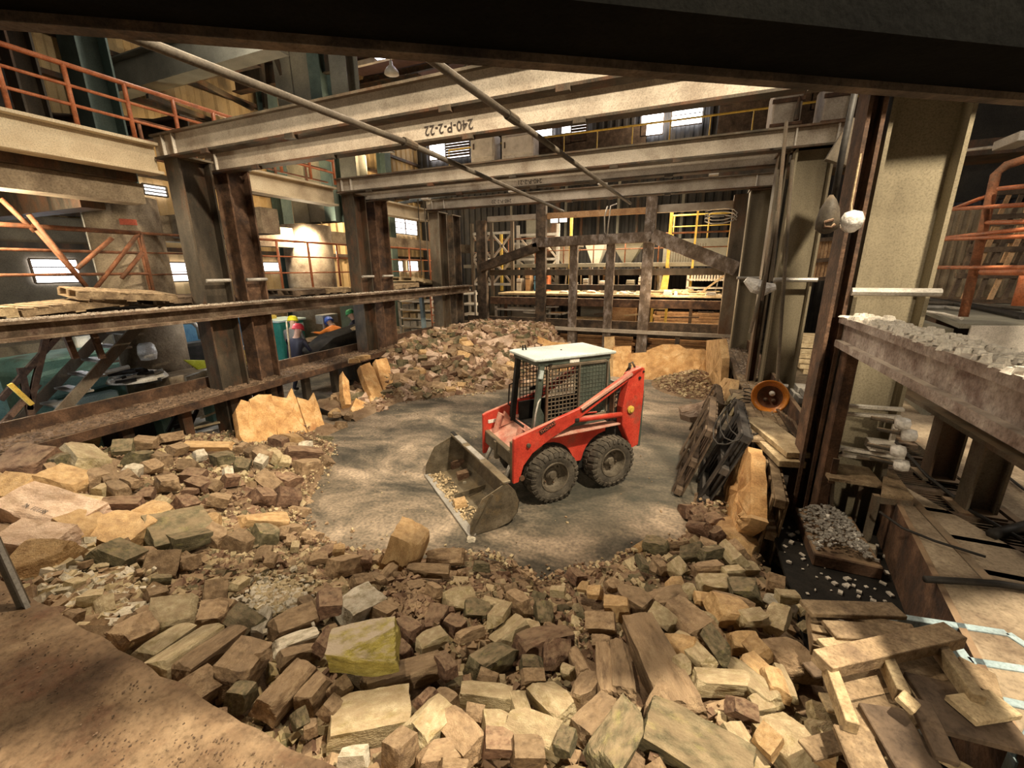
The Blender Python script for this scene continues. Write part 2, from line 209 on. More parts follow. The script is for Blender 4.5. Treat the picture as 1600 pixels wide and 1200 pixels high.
# ------------------------------------------------------------ builders
def tag(o, label=None, cat=None, group=None, kind=None):
    if label: o['label'] = label
    if cat: o['category'] = cat
    if group: o['group'] = group
    if kind: o['kind'] = kind
    return o
def thing(name, label, cat, loc=(0,0,0), rz=0.0, group=None):
    o = bpy.data.objects.new(name, None); COL.objects.link(o); o.location = loc; o.rotation_euler = (0,0,rz)
    o.empty_display_size = 0.1
    return tag(o, label, cat, group)
class MB:
    def __init__(s): s.v = []; s.f = []
    def add(s, vs, fs):
        k = len(s.v); s.v += [Vector(v) for v in vs]; s.f += [tuple(i+k for i in f) for f in fs]; return s
    def hexa(s, b, t): # b,t: 4 points each, same winding
        return s.add(list(b)+list(t), [(3,2,1,0),(4,5,6,7),(0,1,5,4),(1,2,6,5),(2,3,7,6),(3,0,4,7)])
    def box(s, x0,x1,y0,y1,z0,z1):
        return s.hexa([(x0,y0,z0),(x1,y0,z0),(x1,y1,z0),(x0,y1,z0)],[(x0,y0,z1),(x1,y0,z1),(x1,y1,z1),(x0,y1,z1)])
    def sect(s, p0, p1, pts, up=(0,0,1)): # closed 2D outline swept from p0 to p1 (pts: (side, up))
        p0 = Vector(p0); p1 = Vector(p1); d = (p1-p0).normalized(); u = Vector(up); u = (u-d*u.dot(d)).normalized(); r = d.cross(u)
        n = len(pts)
        vs = [p0+r*a+u*b for a,b in pts]+[p1+r*a+u*b for a,b in pts]
        fs = [(i,(i+1)%n,n+(i+1)%n,n+i) for i in range(n)]
        if n <= 4: fs += [tuple(range(n-1,-1,-1)), tuple(range(n,2*n))]
        else: fs += [tuple(range(n-1,-1,-1)), tuple(range(n,2*n))]
        return s.add(vs, fs)
    def bar(s, p0, p1, w, h, up=(0,0,1)):
        return s.sect(p0,p1,[(-w/2,-h/2),(w/2,-h/2),(w/2,h/2),(-w/2,h/2)],up)
    def ibeam(s, p0, p1, w, h, tf=0.03, tw=0.025, up=(0,0,1)):
        a,b = w/2,h/2; t = tw/2
        s.sect(p0,p1,[(-a,b-tf),(a,b-tf),(a,b),(-a,b)],up); s.sect(p0,p1,[(-a,-b),(a,-b),(a,-b+tf),(-a,-b+tf)],up)
        return s.sect(p0,p1,[(-t,-b+tf),(t,-b+tf),(t,b-tf),(-t,b-tf)],up)
    def tube(s, pts, r, n=8, cap=True):
        pts = [Vector(p) for p in pts]; k = len(pts); rs = r if isinstance(r,(list,tuple)) else [r]*k
        base = len(s.v); prev = None
        for i,p in enumerate(pts):
            d = (pts[min(i+1,k-1)]-pts[max(i-1,0)]).normalized()
            if prev is None:
                u = Vector((0,0,1)) if abs(d.z) < 0.9 else Vector((1,0,0)); u = (u-d*u.dot(d)).normalized()
            else: u = (prev-d*prev.dot(d)).normalized()
            prev = u; w = d.cross(u)
            for j in range(n):
                a = 2*PI*j/n; s.v.append(p+(u*math.cos(a)+w*math.sin(a))*rs[i])
        for i in range(k-1):
            for j in range(n): s.f.append((base+i*n+j, base+i*n+(j+1)%n, base+(i+1)*n+(j+1)%n, base+(i+1)*n+j))
        if cap: s.f.append(tuple(base+j for j in range(n-1,-1,-1))); s.f.append(tuple(base+(k-1)*n+j for j in range(n)))
        return s
    def lathe(s, prof, c=(0,0,0), axis=(0,0,1), n=24, cap=True):
        c = Vector(c); ax = Vector(axis).normalized(); u = Vector((0,0,1)) if abs(ax.z) < 0.9 else Vector((1,0,0)); u = (u-ax*u.dot(ax)).normalized(); w = ax.cross(u)
        base = len(s.v); k = len(prof)
        for r,h in prof:
            for j in range(n):
                a = 2*PI*j/n; s.v.append(c+ax*h+(u*math.cos(a)+w*math.sin(a))*r)
        for i in range(k-1):
            for j in range(n): s.f.append((base+i*n+j, base+i*n+(j+1)%n, base+(i+1)*n+(j+1)%n, base+(i+1)*n+j))
        if cap and prof[0][0] > 1e-4: s.f.append(tuple(base+j for j in range(n-1,-1,-1)))
        if cap and prof[-1][0] > 1e-4: s.f.append(tuple(base+(k-1)*n+j for j in range(n)))
        return s
    def prism(s, pts, off): # polygon pts swept by vector off
        n = len(pts); off = Vector(off); vs = [Vector(p) for p in pts]; vs += [p+off for p in vs]
        return s.add(vs, [tuple(range(n-1,-1,-1)), tuple(range(n,2*n))]+[(i,(i+1)%n,n+(i+1)%n,n+i) for i in range(n)])
    def build(s, name, mat, parent=None, bevel=0.0, smooth=False, origin=None, local=False):
        """world coordinates in; the object's origin goes to the base of its shape (or to its parent's origin)"""
        me = bpy.data.meshes.new(name); o = bpy.data.objects.new(name, me); COL.objects.link(o)
        if parent is not None:
            off = Vector((0,0,0)) if local else parent_world(parent)
        elif origin is not None: off = Vector(origin)
        else:
            xs = [v.x for v in s.v]; ys = [v.y for v in s.v]; zs = [v.z for v in s.v]
            off = Vector(((min(xs)+max(xs))/2,(min(ys)+max(ys))/2,min(zs)))
        me.from_pydata([tuple(v-off) for v in s.v], [], s.f); me.validate(); me.update()
        if parent is not None: o.parent = parent
        else: o.location = off
        bm = bmesh.new(); bm.from_mesh(me); bmesh.ops.recalc_face_normals(bm, faces=bm.faces); bm.to_mesh(me); bm.free()
        me.materials.append(mat if not isinstance(mat,str) else M[mat])
        if smooth: me.shade_smooth()
        if bevel:
            md = o.modifiers.new('bevel','BEVEL'); md.width = bevel; md.segments = 1; md.limit_method = 'ANGLE'
        return o
def parent_world(p):
    v = Vector(p.location)
    while p.parent is not None: p = p.parent; v = v+Vector(p.location)
    return v
def dup_tree(o, parent=None):
    c = o.copy(); COL.objects.link(c); c.parent = parent
    for ch in [x for x in list(bpy.data.objects) if x.parent == o]: dup_tree(ch, c)
    return c
def struct(o, **k): return tag(o, kind='structure', **k)
def text_mesh(s, size, thick=0.002):
    cu = bpy.data.curves.new('t','FONT'); cu.body = s; cu.size = size; cu.extrude = thick; cu.align_x = 'CENTER'; cu.align_y = 'CENTER'
    t = bpy.data.objects.new('t', cu); COL.objects.link(t)
    dg = bpy.context.evaluated_depsgraph_get(); me = bpy.data.meshes.new_from_object(t.evaluated_get(dg))
    bpy.data.objects.remove(t); bpy.data.curves.remove(cu); return me
def place_text(name, s, size, origin, xdir, ydir, mat, parent):
    me = text_mesh(s, size); x = Vector(xdir).normalized(); y = Vector(ydir).normalized(); z = x.cross(y)
    mt = Matrix.Translation(Vector(origin)-parent_world(parent)) @ Matrix((x,y,z)).transposed().to_4x4()
    me.transform(mt); me.materials.clear(); me.materials.append(M[mat])
    o = bpy.data.objects.new(name, me); COL.objects.link(o); o.parent = parent; return o
# ============================================================ SETTING
g = MB(); g.box(-15.2,12,-4,22.2,-0.2,0.0); struct(g.build('floor', 'floor', origin=(0,0,0)))
# left wall: ribbed cream sheets between girts
def ribbed(p0, p1, z0, z1, pitch, depth, nrm):
    p0 = Vector(p0); p1 = Vector(p1); d = p1-p0; n = int(d.length/pitch); m = MB(); nr = Vector(nrm)
    prof = []
    for i in range(n):
        for t,h in ((0,0),(0.35,0),(0.5,1),(0.85,1)): prof.append(p0+d*((i+t)/n)+nr*depth*h)
    prof.append(p1.copy()); k = len(prof)
    vs = [(p.x,p.y,z0) for p in prof]+[(p.x,p.y,z1) for p in prof]
    m.add(vs, [(i,i+1,k+i+1,k+i) for i in range(k-1)]); return m
wl = ribbed((-15,-4,0),(-15,22,0),0,11.5,0.42,0.06,(1,0,0)).build('wall_left','creamwall'); struct(wl)
wb = ribbed((-15,22,0),(12,22,0),0,11.5,0.36,0.07,(0,-1,0)).build('wall_back','corrwall'); struct(wb)
g = MB(); g.box(12,12.2,-4,22,0,11.5); struct(g.build('wall_right','corrwall'))
g = MB(); g.box(-15.2,12.2,9.0,22.2,11.5,11.7); struct(g.build('ceiling','roofred'))
n = 0
for z in [1.55,3.55,4.35,5.6,6.6,7.55,8.5,9.5,10.5]:
    n += 1; g = MB(); g.bar((-14.85,-4,z),(-14.85,22,z),0.16,0.12); struct(g.build('trim_%d'%n,'darksteel'))
# steel columns standing along the left wall
for i,y in enumerate((3.0,7.0,12.25,18.4)):
    g = MB(); g.ibeam((-14.5,y,0),(-14.5,y,11.4),0.45,0.5,up=(1,0,0)); o = g.build('wall_column','tealsteel')
    tag(o, ['dark steel column on the left wall nearest the camera','dark steel column on the left wall behind the stair railing','dark steel column on the cream left wall between the two round concrete columns','dark steel column on the left wall nearest the back corner'][i],'column','columns along the left wall')
g = MB(); g.box(-14.94,-14.90,-4,6.9,0,4.25); struct(g.build('trim_30','concdark'))
g = MB(); g.box(-14.94,-14.90,-4,6.0,4.5,11.4); struct(g.build('trim_31','corrwall'))
# windows
def window(n, c, u, w, h, mat='winglow', bars=6, louvre=False, nrm=(1,0,0)):
    c = Vector(c); u = Vector(u).normalized(); nr = Vector(nrm); z = Vector((0,0,1))
    e = thing('window_%d'%n, None, None, c); e['kind'] = 'structure'
    m = MB(); m.bar(c-u*w/2+nr*0.04, c+u*w/2+nr*0.04, 0.02, h); m.build('pane', mat, e)
    f = MB()
    for s in (-1,1): f.bar(c-u*w/2+z*s*h/2+nr*0.07, c+u*w/2+z*s*h/2+nr*0.07, 0.06, 0.04)
    for s in (-1,1): f.bar(c+u*s*w/2-z*h/2+nr*0.07, c+u*s*w/2+z*h/2+nr*0.07, 0.06, 0.04, up=u)
    k = max(1,int(w/0.9))
    for i in range(1,k): f.bar(c+u*(-w/2+w*i/k)-z*h/2+nr*0.07, c+u*(-w/2+w*i/k)+z*h/2+nr*0.07, 0.04, 0.05, up=u)
    f.build('window_frame','steel', e)
    f = MB()
    for i in range(1,bars): f.bar(c-u*w/2+z*(-h/2+h*i/bars)+nr*0.08, c+u*w/2+z*(-h/2+h*i/bars)+nr*0.08, 0.05, 0.10 if louvre else 0.03)
    f.build('louvre' if louvre else 'glazing_bar','darksteel', e)
wn = 0
def lw(x0,x1,y0,y1,**k): # left wall window from its pixels
    global wn; wn += 1
    a = onx(x0,(y0+y1)/2,-14.9); b = onx(x1,(y0+y1)/2,-14.9); t = onx((x0+x1)/2,y0,-14.9); d = onx((x0+x1)/2,y1,-14.9)
    window(wn, (-14.9,(a.y+b.y)/2,(t.z+d.z)/2),(0,1,0),abs(b.y-a.y),t.z-d.z,**k)
def bw(x0,x1,y0,y1,**k):
    global wn; wn += 1
    Y = 21.85; a = ony(x0,(y0+y1)/2,Y); b = ony(x1,(y0+y1)/2,Y); t = ony((x0+x1)/2,y0,Y); d = ony((x0+x1)/2,y1,Y)
    window(wn, ((a.x+b.x)/2,Y,(t.z+d.z)/2),(1,0,0),abs(b.x-a.x),t.z-d.z,nrm=(0,-1,0),**k)
lw(48,122,405,442,mat='winglow',bars=3); lw(247,298,410,440,mat='winglow2',bars=2); lw(404,436,410,424,mat='winglow2',bars=2)
lw(222,258,290,306,mat='winglow2',bars=3); lw(460,492,466,508,mat='winglow2',bars=3); lw(612,628,408,424,mat='winglow2',bars=2); lw(636,652,408,424,mat='winglow2',bars=2)
lw(612,650,340,366,mat='winglow2',bars=3)
bw(672,697,221,250,mat='winglow',bars=2); bw(697,735,217,247,mat='winglow2',bars=7,louvre=True)
bw(836,864,196,232,mat='winglow',bars=2); bw(878,893,192,226,mat='winglow',bars=2); bw(893,917,190,222,mat='winglow2',bars=7,louvre=True)
bw(1002,1037,172,212,mat='winglow',bars=2); bw(1050,1098,162,196,mat='winglow',bars=2); bw(1268,1283,138,172,mat='winglow',bars=2)
# lit strip of the crane level below the windows: brown sheeting and a rail
g = MB(); a = ony(920,190,21.8); b = ony(1000,178,21.8); g.box(-7.9,-2.6,21.75,21.85,7.7,9.1); struct(g.build('trim_20','brownwood'))
g = MB(); g.box(0.3,6.5,21.75,21.85,7.9,9.9); struct(g.build('trim_21','brownwood'))
# ============================================================ ROOF AND CRANE LEVEL
g = MB(); g.ibeam((-15,20.6,7.35),(12,20.6,7.35),0.4,0.7); tag(g.build('crane_runway_beam','darksteel'),'long dark crane runway beam under the bright back windows','beam')
r = thing('crane_walkway_railing','thin yellow handrail in front of the back windows on the crane beam','railing',(-2,20.4,7.7))
g = MB(); g.tube([(-12,20.4,8.7),(9,20.4,8.7)],0.04); g.build('top_rail','yellow',r)
for i in range(15):
    g = MB(); g.tube([(-12+i*1.5,20.4,7.7),(-12+i*1.5,20.4,8.7)],0.025,6); g.build('post','yellow',r)
# white cabinets on the crane level
for i,(x0,x1,t,b) in enumerate(((736,772,208,248),(784,834,205,244))):
    a = ony(x0,b,19.5); c = ony(x1,t,19.5); e = thing('electrical_cabinet',['pale grey cabinet beside the louvred window behind the upper beam','pale grey cabinet crossed by the long diagonal pipe below the back windows'][i],'cabinet',((a.x+c.x)/2,19.9,a.z-0.2))
    g = MB(); g.box(a.x,c.x,19.5,20.2,a.z-0.3,c.z); g.build('cabinet_body','white',e,bevel=0.02)
    g = MB(); g.box(a.x+0.08,c.x-0.08,19.46,19.5,a.z,c.z-0.1); g.build('door','white',e,bevel=0.01)
    g = MB(); g.box(a.x+0.15,a.x+0.2,19.42,19.46,(a.z+c.z)/2-0.12,(a.z+c.z)/2+0.12); g.build('handle','darksteel',e)
# large pale housings right of centre on the crane level
for i,(x0,x1,t,b) in enumerate(((1203,1256,150,205),(1282,1340,140,200))):
    a = ony(x0,b,12.6); c = ony(x1,t,12.6); e = thing('crane_housing',['pinkish pale steel housing left of the small bright window at upper right','pinkish pale steel housing right of the small bright window at upper right'][i],'housing',((a.x+c.x)/2,13,a.z-0.3))
    g = MB(); g.box(a.x,c.x,12.6,13.6,a.z-0.6,c.z+0.3); g.build('housing_body','whitebeam',e,bevel=0.03)
    g = MB(); g.bar((a.x-0.03,12.56,c.z-0.05),(c.x+0.03,12.56,c.z-0.05),0.06,0.08); g.build('trim_band','rust',e)
    g = MB(); g.bar((a.x-0.03,12.56,a.z+0.1),(c.x+0.03,12.56,a.z+0.1),0.06,0.06); g.build('trim_band','rust',e)
    g = MB(); g.lathe([(0.001,0.5),(0.03,0.42),(0.05,0.2),(0.06,0)],((a.x+c.x)/2+0.2,12.53,a.z+0.15),n=10); g.build('bollard','darksteel',e)
a = ony(736,248,19.5); g = MB(); g.box(-13,-6,19.4,20.3,a.z-0.42,a.z-0.3); tag(g.build('crane_level_deck','darksteel'),'dark deck carrying the pale cabinets at crane level','deck')
for xx in (-12.9,-6.1): g = MB(); g.bar((xx,19.85,0),(xx,19.85,a.z-0.42),0.25,0.25,up=(0,1,0)); tag(g.build('deck_column','darksteel'),'dark column under the crane level deck','column')
a = ony(1203,205,12.6); g = MB(); g.box(-0.5,6,12.55,13.65,a.z-0.9,a.z-0.6); tag(g.build('crane_bridge','darksteel'),'dark crane bridge beam under the pinkish housings at upper right','beam')
# roof truss seen left of centre
for k,(y,lab) in enumerate(((13.2,'light roof truss left of centre, nearer of two'),(16.5,'light roof truss left of centre, farther of two'))):
    e = thing('roof_truss',lab,'truss',(-6,y,9.6))
    for nm,z in (('bottom_chord',9.6),('top_chord',10.6)):
        g = MB(); g.bar((-15,y,z),(6,y,z+0.0),0.12,0.14); g.build(nm,'whitebeam' if nm[0]=='b' else 'darksteel',e)
    for i in range(14):
        g = MB(); x = -14.5+i*1.5; s = i%2; g.bar((x,y,9.6 if s else 10.6),(x+1.5,y,10.6 if s else 9.6),0.06,0.06); g.build('web_member','greypanel',e)
# purlins
for i in range(8):
    g = MB(); y = 10.5+i*1.5; g.bar((-15,y,11.35),(12,y,11.35),0.1,0.2); tag(g.build('roof_purlin','darksteel'),'dark purlin running across under the brown roof sheets','purlin','roof purlins')
# lit tube and hanging lamp near the top
def flood(name,label,c,t,size=0.35,glow='lampglow',arm=None):
    c = Vector(c); d = (Vector(t)-c).normalized(); e = thing(name,label,'lamp',c)
    u = Vector((0,0,1)); s = d.cross(u).normalized(); u = s.cross(d)
    g = MB(); g.prism([c-s*size/2-u*size/3-d*0.12, c+s*size/2-u*size/3-d*0.12, c+s*size/2+u*size/3-d*0.12, c-s*size/2+u*size/3-d*0.12], d*0.12); g.build('lamp_housing','darksteel',e,bevel=0.01)
    g = MB(); g.prism([c-s*size*.44-u*size*.28, c+s*size*.44-u*size*.28, c+s*size*.44+u*size*.28, c-s*size*.44+u*size*.28], d*0.012); g.build('lens',glow,e)
    if arm:
        g = MB(); g.tube([c-d*0.1,(c-d*0.1+Vector(arm))/2+Vector((0,0,0.05)),arm],0.02,6); g.build('bracket','darksteel',e)
    return e
tp = onz(624,82,9.4); e = thing('tube_light','bright violet tube light just under the black girder','lamp',tp)
g = MB(); g.bar(tp+Vector((-0.9,0,0)),tp+Vector((0.9,0.2,0)),0.14,0.05); g.build('tube','tubeglow',e)
g = MB(); g.bar(tp+Vector((-0.95,0,0.07)),tp+Vector((0.95,0.2,0.07)),0.2,0.08); g.build('lamp_housing','white',e)
for s in (-0.7,0.7): g = MB(); g.tube([tp+Vector((s,0.1,0.1)),tp+Vector((s,0.1,2.1))],0.015,6); g.build('hanging_rod','galv',e)
hp = onz(612,116,8.6); e = thing('high_bay_lamp','small white bell lamp hanging from the roof near the truss','lamp',hp)
g = MB(); g.lathe([(0.22,0),(0.20,0.08),(0.12,0.18),(0.05,0.24),(0.05,0.34)],hp,n=18); g.build('lamp_shade','white',e,smooth=True)
g = MB(); g.tube([hp+Vector((0,0,0.34)),hp+Vector((0,0,2.6))],0.02,6); g.build('hanging_rod','galv',e)
for i,(px,py) in enumerate(((1528,190),(1575,184))):
    tp = ony(px,py,20.9); e = thing('tube_light',['violet tube light at far right, left one of the pair','violet tube light at far right, right one of the pair'][i],'lamp',tp)
    g = MB(); g.bar(tp+Vector((-0.55,0,0)),tp+Vector((0.55,0,0)),0.2,0.2); g.build('tube','tubeglow',e)
    g = MB(); g.bar(tp+Vector((-0.6,0,0.15)),tp+Vector((0.6,0,0.15)),0.3,0.1); g.build('lamp_housing','darksteel',e)
flood('floodlight','glaring floodlight fixed to the farther round concrete column',(-10.95,9.95,3.95),(0,0,2.6),0.5,arm=(-11.2,10.3,3.9))
flood('floodlight','glaring floodlight on the left wall near the back corner',(-13.8,17.0,4.95),(0,0,2.6),0.55,arm=(-14.8,17.3,4.9))
for i,(px,py) in enumerate(((866,344),(880,343))):
    c = ony(px,py,14.5); flood('floodlight',['small square lamp hanging in the dark behind the pit frame, left one','small square lamp hanging in the dark behind the pit frame, right one'][i],c,(0,0,1),0.28,'winglow2',arm=Vector((c.x,14.3,4.56)))
a = onx(1575,222,4.5); e = thing('floodlight','white work lamp on a bar at the far right edge','lamp',a)
g = MB(); g.prism([a+Vector((-0.05,-0.35,-0.06)),a+Vector((0.25,-0.35,-0.06)),a+Vector((0.25,0.3,-0.06)),a+Vector((-0.05,0.3,-0.06))],(0,0,0.14)); g.build('lamp_housing','white',e,bevel=0.01)
b = onx(1507,235,4.5); g = MB(); g.tube([a+Vector((0,0.3,0)),b],0.025,6); g.build('bracket','white',e)
# grey panelled columns and ducts behind the upper left
for i,(x0,x1,mt) in enumerate(((432,458,'greypanel'),(460,486,'greypanel'),(486,504,'tealsteel'),(520,546,'greypanel'))):
    a = ony(x0,62,11.0); b = ony(x1,62,11.0); g = MB(); g.ibeam(((a.x+b.x)/2,11.0,4.4),((a.x+b.x)/2,11.0,11.3),b.x-a.x,0.5,0.03,0.03,up=(0,1,0))
    tag(g.build('tower_column',mt),['leftmost of the tall grey columns rising behind the left beams','second of the tall grey columns behind the left beams','narrow dark teal column among the tall grey ones','rightmost of the tall grey columns, left of the roof opening'][i],'column')
g = MB(); g.ibeam((-9.6,4.75,4.4),(-9.6,4.75,9),0.5,0.45,up=(0,1,0)); tag(g.build('tower_column','tealsteel'),'broad teal steel column rising behind the orange handrail at upper left','column')
g = MB(); g.ibeam((-9.6,3.9,4.4),(-9.6,3.9,9),0.3,0.3,up=(0,1,0)); tag(g.build('tower_column','darksteel'),'thin dark column at upper left beside the broad teal one','column')
for i,(p,q,h) in enumerate((((-14.5,7.5,7.63),(-8.3,7.5,7.63),0.75),((-14.5,10.5,6.9),(-8.0,10.5,6.3),0.5),((-14.6,6.0,6.3),(-9.8,10.0,6.4),0.4))):
    g = MB(); g.ibeam(p,q,0.4,h); tag(g.build('upper_girder','greypanel' if i==0 else 'darksteel'),['deep grey girder slanting behind the long pipe at upper left','dark girder below the deep grey girder at upper left','thin dark girder before the cream wall sheets at upper left','dark longitudinal girder high over the left walkway'][i],'beam')
for i,(y,z,h) in enumerate(((6.4,5.9,0.35),(8.2,7.9,0.5),(11.2,8.9,0.6),(13.4,7.4,0.3),(15.0,9.6,0.5),(9.4,6.4,0.25))):
    g = MB(); g.ibeam((-14.6,y,z),(-9.9,y,z-0.1),0.3,h); tag(g.build('bay_girder','darksteel'),'%s dark girder crossing before the cream sheets high in the left bay'%['lowest','third','second highest','fourth','highest','middle low'][i],'beam','dark girders high in the left bay')
e = thing('dark_filler_box','added dark box behind the orange handrail at the top left corner','cabin',(-11,2,4.4)); g = MB(); g.box(-12.5,-10.0,0.5,3.5,4.4,8.5); g.build('cabin_wall','corrwall',e)  # plain dark box added to keep the top left corner dark
# black slanting braces high left
for i,(a,b) in enumerate((((300,120),(395,170)),((230,150),(360,200)),((420,60),(460,170)),((405,60),(415,170)))):
    g = MB(); g.bar(onx(*a,-12.0),onx(*b,-12.0),0.1,0.1); tag(g.build('wall_brace','darksteel'),'thin dark brace in front of the cream sheets at upper left','brace','upper left braces')
# the black girder overhead and its drawbars
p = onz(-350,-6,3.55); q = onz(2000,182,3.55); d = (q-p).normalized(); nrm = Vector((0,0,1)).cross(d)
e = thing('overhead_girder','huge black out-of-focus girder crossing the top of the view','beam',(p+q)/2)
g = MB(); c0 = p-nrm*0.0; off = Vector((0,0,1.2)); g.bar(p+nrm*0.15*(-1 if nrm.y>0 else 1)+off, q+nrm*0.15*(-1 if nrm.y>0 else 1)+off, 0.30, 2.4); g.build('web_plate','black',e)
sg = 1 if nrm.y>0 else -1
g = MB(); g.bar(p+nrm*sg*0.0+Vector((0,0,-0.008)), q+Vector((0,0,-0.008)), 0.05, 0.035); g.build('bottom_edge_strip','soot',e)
for i,(a,b,c) in enumerate((((150,36),(640,225),(880,330)),((650,76),(800,184),(985,318)))):
    z = 4.15 if i==0 else 4.25; pa = onz(*a,z); pb = onz(*b,z); pc = onz(*c,z); x = (pa.x+pb.x+pc.x)/3
    e = thing('drawbar_pipe',['long grey pipe running over the pit from under the black girder, left one','long grey pipe running over the pit to the hat frame, right one'][i],'pipe',((pa.x+pc.x)/2,(pa.y+pc.y)/2,z))
    g = MB(); g.tube([pa+(pa-pb).normalized()*0.9,pb],0.030,10); g.build('pipe_section','tube',e,smooth=True)
    g = MB(); g.tube([pb,pc],0.030,10); g.build('pipe_section','tube',e,smooth=True)
    g = MB(); dd = (pc-pb).normalized(); g.tube([pb-dd*0.10,pb+dd*0.10],0.042,10); g.build('coupling','darksteel',e)
# ============================================================ BIG FRAME AROUND THE PIT
XL, XR, YB = -7.6, 1.5, 14.0
def hcol(name,label,x,y,z0,z1,fw,dep,mat,web='y',group=None,clamps=()):
    """web='y': flanges face +-Y, open side to +X; web='x': flanges face +-X"""
    e = thing(name,label,'column',(x,y,z0),group=group)
    g = MB(); g.ibeam((x,y,z0),(x,y,z1),fw,dep,0.03,0.025,up=(0,1,0) if web=='y' else (1,0,0)); g.build('column_shaft',mat,e)
    g = MB()
    if web=='y': g.box(x-fw/2-0.03,x+fw/2+0.03,y-dep/2-0.03,y+dep/2+0.03,z1,z1+0.03)
    else: g.box(x-dep/2-0.03,x+dep/2+0.03,y-fw/2-0.03,y+fw/2+0.03,z1,z1+0.03)
    g.build('cap_plate','steel',e)
    for (zz,l,ax) in clamps:
        g = MB()
        if ax=='x': g.tube([(x-l/2,y-fw/2-0.06,zz),(x+l/2,y-fw/2-0.06,zz)],0.035,8)
        else: g.tube([(x+fw/2+0.04,y-l/2,zz),(x+fw/2+0.04,y+l/2,zz)],0.03,8)
        g.build('clamp_tube','galv',e)
    return e
lc = [(4.80,0.50,'darksteel','nearest left column, under the front end of the upper beams'),(5.50,0.42,'rust','second left column, rusty, right behind the nearest one'),
      (8.45,0.42,'darksteel','third left column, darker one of the middle pair'),(9.20,0.50,'rust','fourth left column, rust-streaked one of the middle pair'),
      (12.1,0.5,'steel','fifth left column with a bright face, at the far pair'),(12.95,0.5,'soot','sixth left column, sooty, at the far pair')]
for y,dep,mt,lab in lc: hcol('frame_column','dark I-section steel '+lab,-7.62,y,0,4.6,0.34,dep,mt,'y',clamps=((2.75,0.4,'y'),) if y<10 else ())
def hcolx(label,x0,x1,y,z0,z1,fw,mt,clamps=()): return hcol('frame_column',label,(x0+x1)/2,y,z0,z1,fw,x1-x0,mt,'x',clamps=clamps)
hcolx('broad olive-grey steel column at right with a wedge of shade, nearest one',1.36,1.90,5.0,0,5.6,0.36,'olivesteel',((2.68,0.62,'x'),))
hcolx('rust-streaked narrow column just left of the broad nearest right column',1.19,1.32,4.95,0,5.6,0.34,'rust')
hcolx('olive-grey steel column at right behind the hanging hook, second one',1.24,1.74,8.35,0,4.62,0.34,'olivesteel',((2.7,0.6,'x'),(0.95,0.3,'x')))
hcolx('narrow brown column left of the second right column',1.06,1.2,8.6,0,4.62,0.3,'steel')
hcolx('far right olive-grey column by the yellow ladder',1.02,1.5,12.1,0,4.62,0.34,'olivesteel',((2.65,0.6,'x'),))
# cross beams with stiffeners
def xbeam(label,x0,x1,y,z,h,mt='whitebeam',w=0.3,stiff=(),text=None):
    e = thing('cross_beam',label,'beam',((x0+x1)/2,y,z))
    g = MB(); t_ = 0.028; g.bar((x0,y,z+h-t_/2),(x1,y,z+h-t_/2),w,t_); g.build('top_flange','steel',e)
    g = MB(); g.bar((x0,y-w*0.18,z+h/2),(x1,y-w*0.18,z+h/2),0.02,h-2*t_); g.build('web_plate',mt,e)
    g = MB(); g.bar((x0,y,z+t_/2),(x1,y,z+t_/2),w*0.8,t_); g.build('bottom_flange','darksteel',e)  # dark flange edges; shade of the underside is put into this steel too
    for s in stiff:
        g = MB(); g.box(s-0.01,s+0.01,y-w/2+0.02,y-w*0.18-0.008,z+0.03,z+h-0.03); g.build('stiffener','white',e)
    for i in range(5):
        xx = x0+0.9+(x1-x0-1.8)*(i+0.5*random.random())/5; g = MB(); g.box(xx-0.07,xx+0.07,y-w/2-0.005,y-w/2+0.08,z-0.04,z+0.02); g.build('clip','darksteel',e)
    if text:
        tx,tz,sz,tt = text; place_text('stencil_text',tt,sz,(tx,y-w*0.18-0.0145,tz),(-1,0,0),(0,0,-1),'ink',e)
    return e
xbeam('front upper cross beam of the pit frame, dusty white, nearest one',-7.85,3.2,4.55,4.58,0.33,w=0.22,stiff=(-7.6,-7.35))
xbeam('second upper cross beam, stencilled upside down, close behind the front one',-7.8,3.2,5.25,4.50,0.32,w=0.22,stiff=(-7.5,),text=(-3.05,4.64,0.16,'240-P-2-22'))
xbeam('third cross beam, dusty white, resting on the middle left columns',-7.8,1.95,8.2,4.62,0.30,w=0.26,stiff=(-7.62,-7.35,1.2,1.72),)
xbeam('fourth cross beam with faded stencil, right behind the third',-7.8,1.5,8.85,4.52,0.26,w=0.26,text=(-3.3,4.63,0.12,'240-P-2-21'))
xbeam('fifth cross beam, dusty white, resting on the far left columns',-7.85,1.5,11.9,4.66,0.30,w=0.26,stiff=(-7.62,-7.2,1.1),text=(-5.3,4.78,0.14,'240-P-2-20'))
# blue-grey pipe lying over the far beams
a = ony(640,308,11.2); b = ony(1225,255,11.2); e = thing('service_pipe','blue-grey pipe running across just above the fifth cross beam','pipe',((a.x+b.x)/2,11.2,a.z))
g = MB(); g.tube([a,b],0.07,12); g.build('pipe_run','pipeblue',e,smooth=True)
for t in (0.06,0.35,0.6,0.86):
    p = a.lerp(b,t); g = MB(); g.box(p.x-0.1,p.x+0.1,11.1,11.3,p.z-0.12,p.z+0.13); g.build('pipe_clamp','white',e)
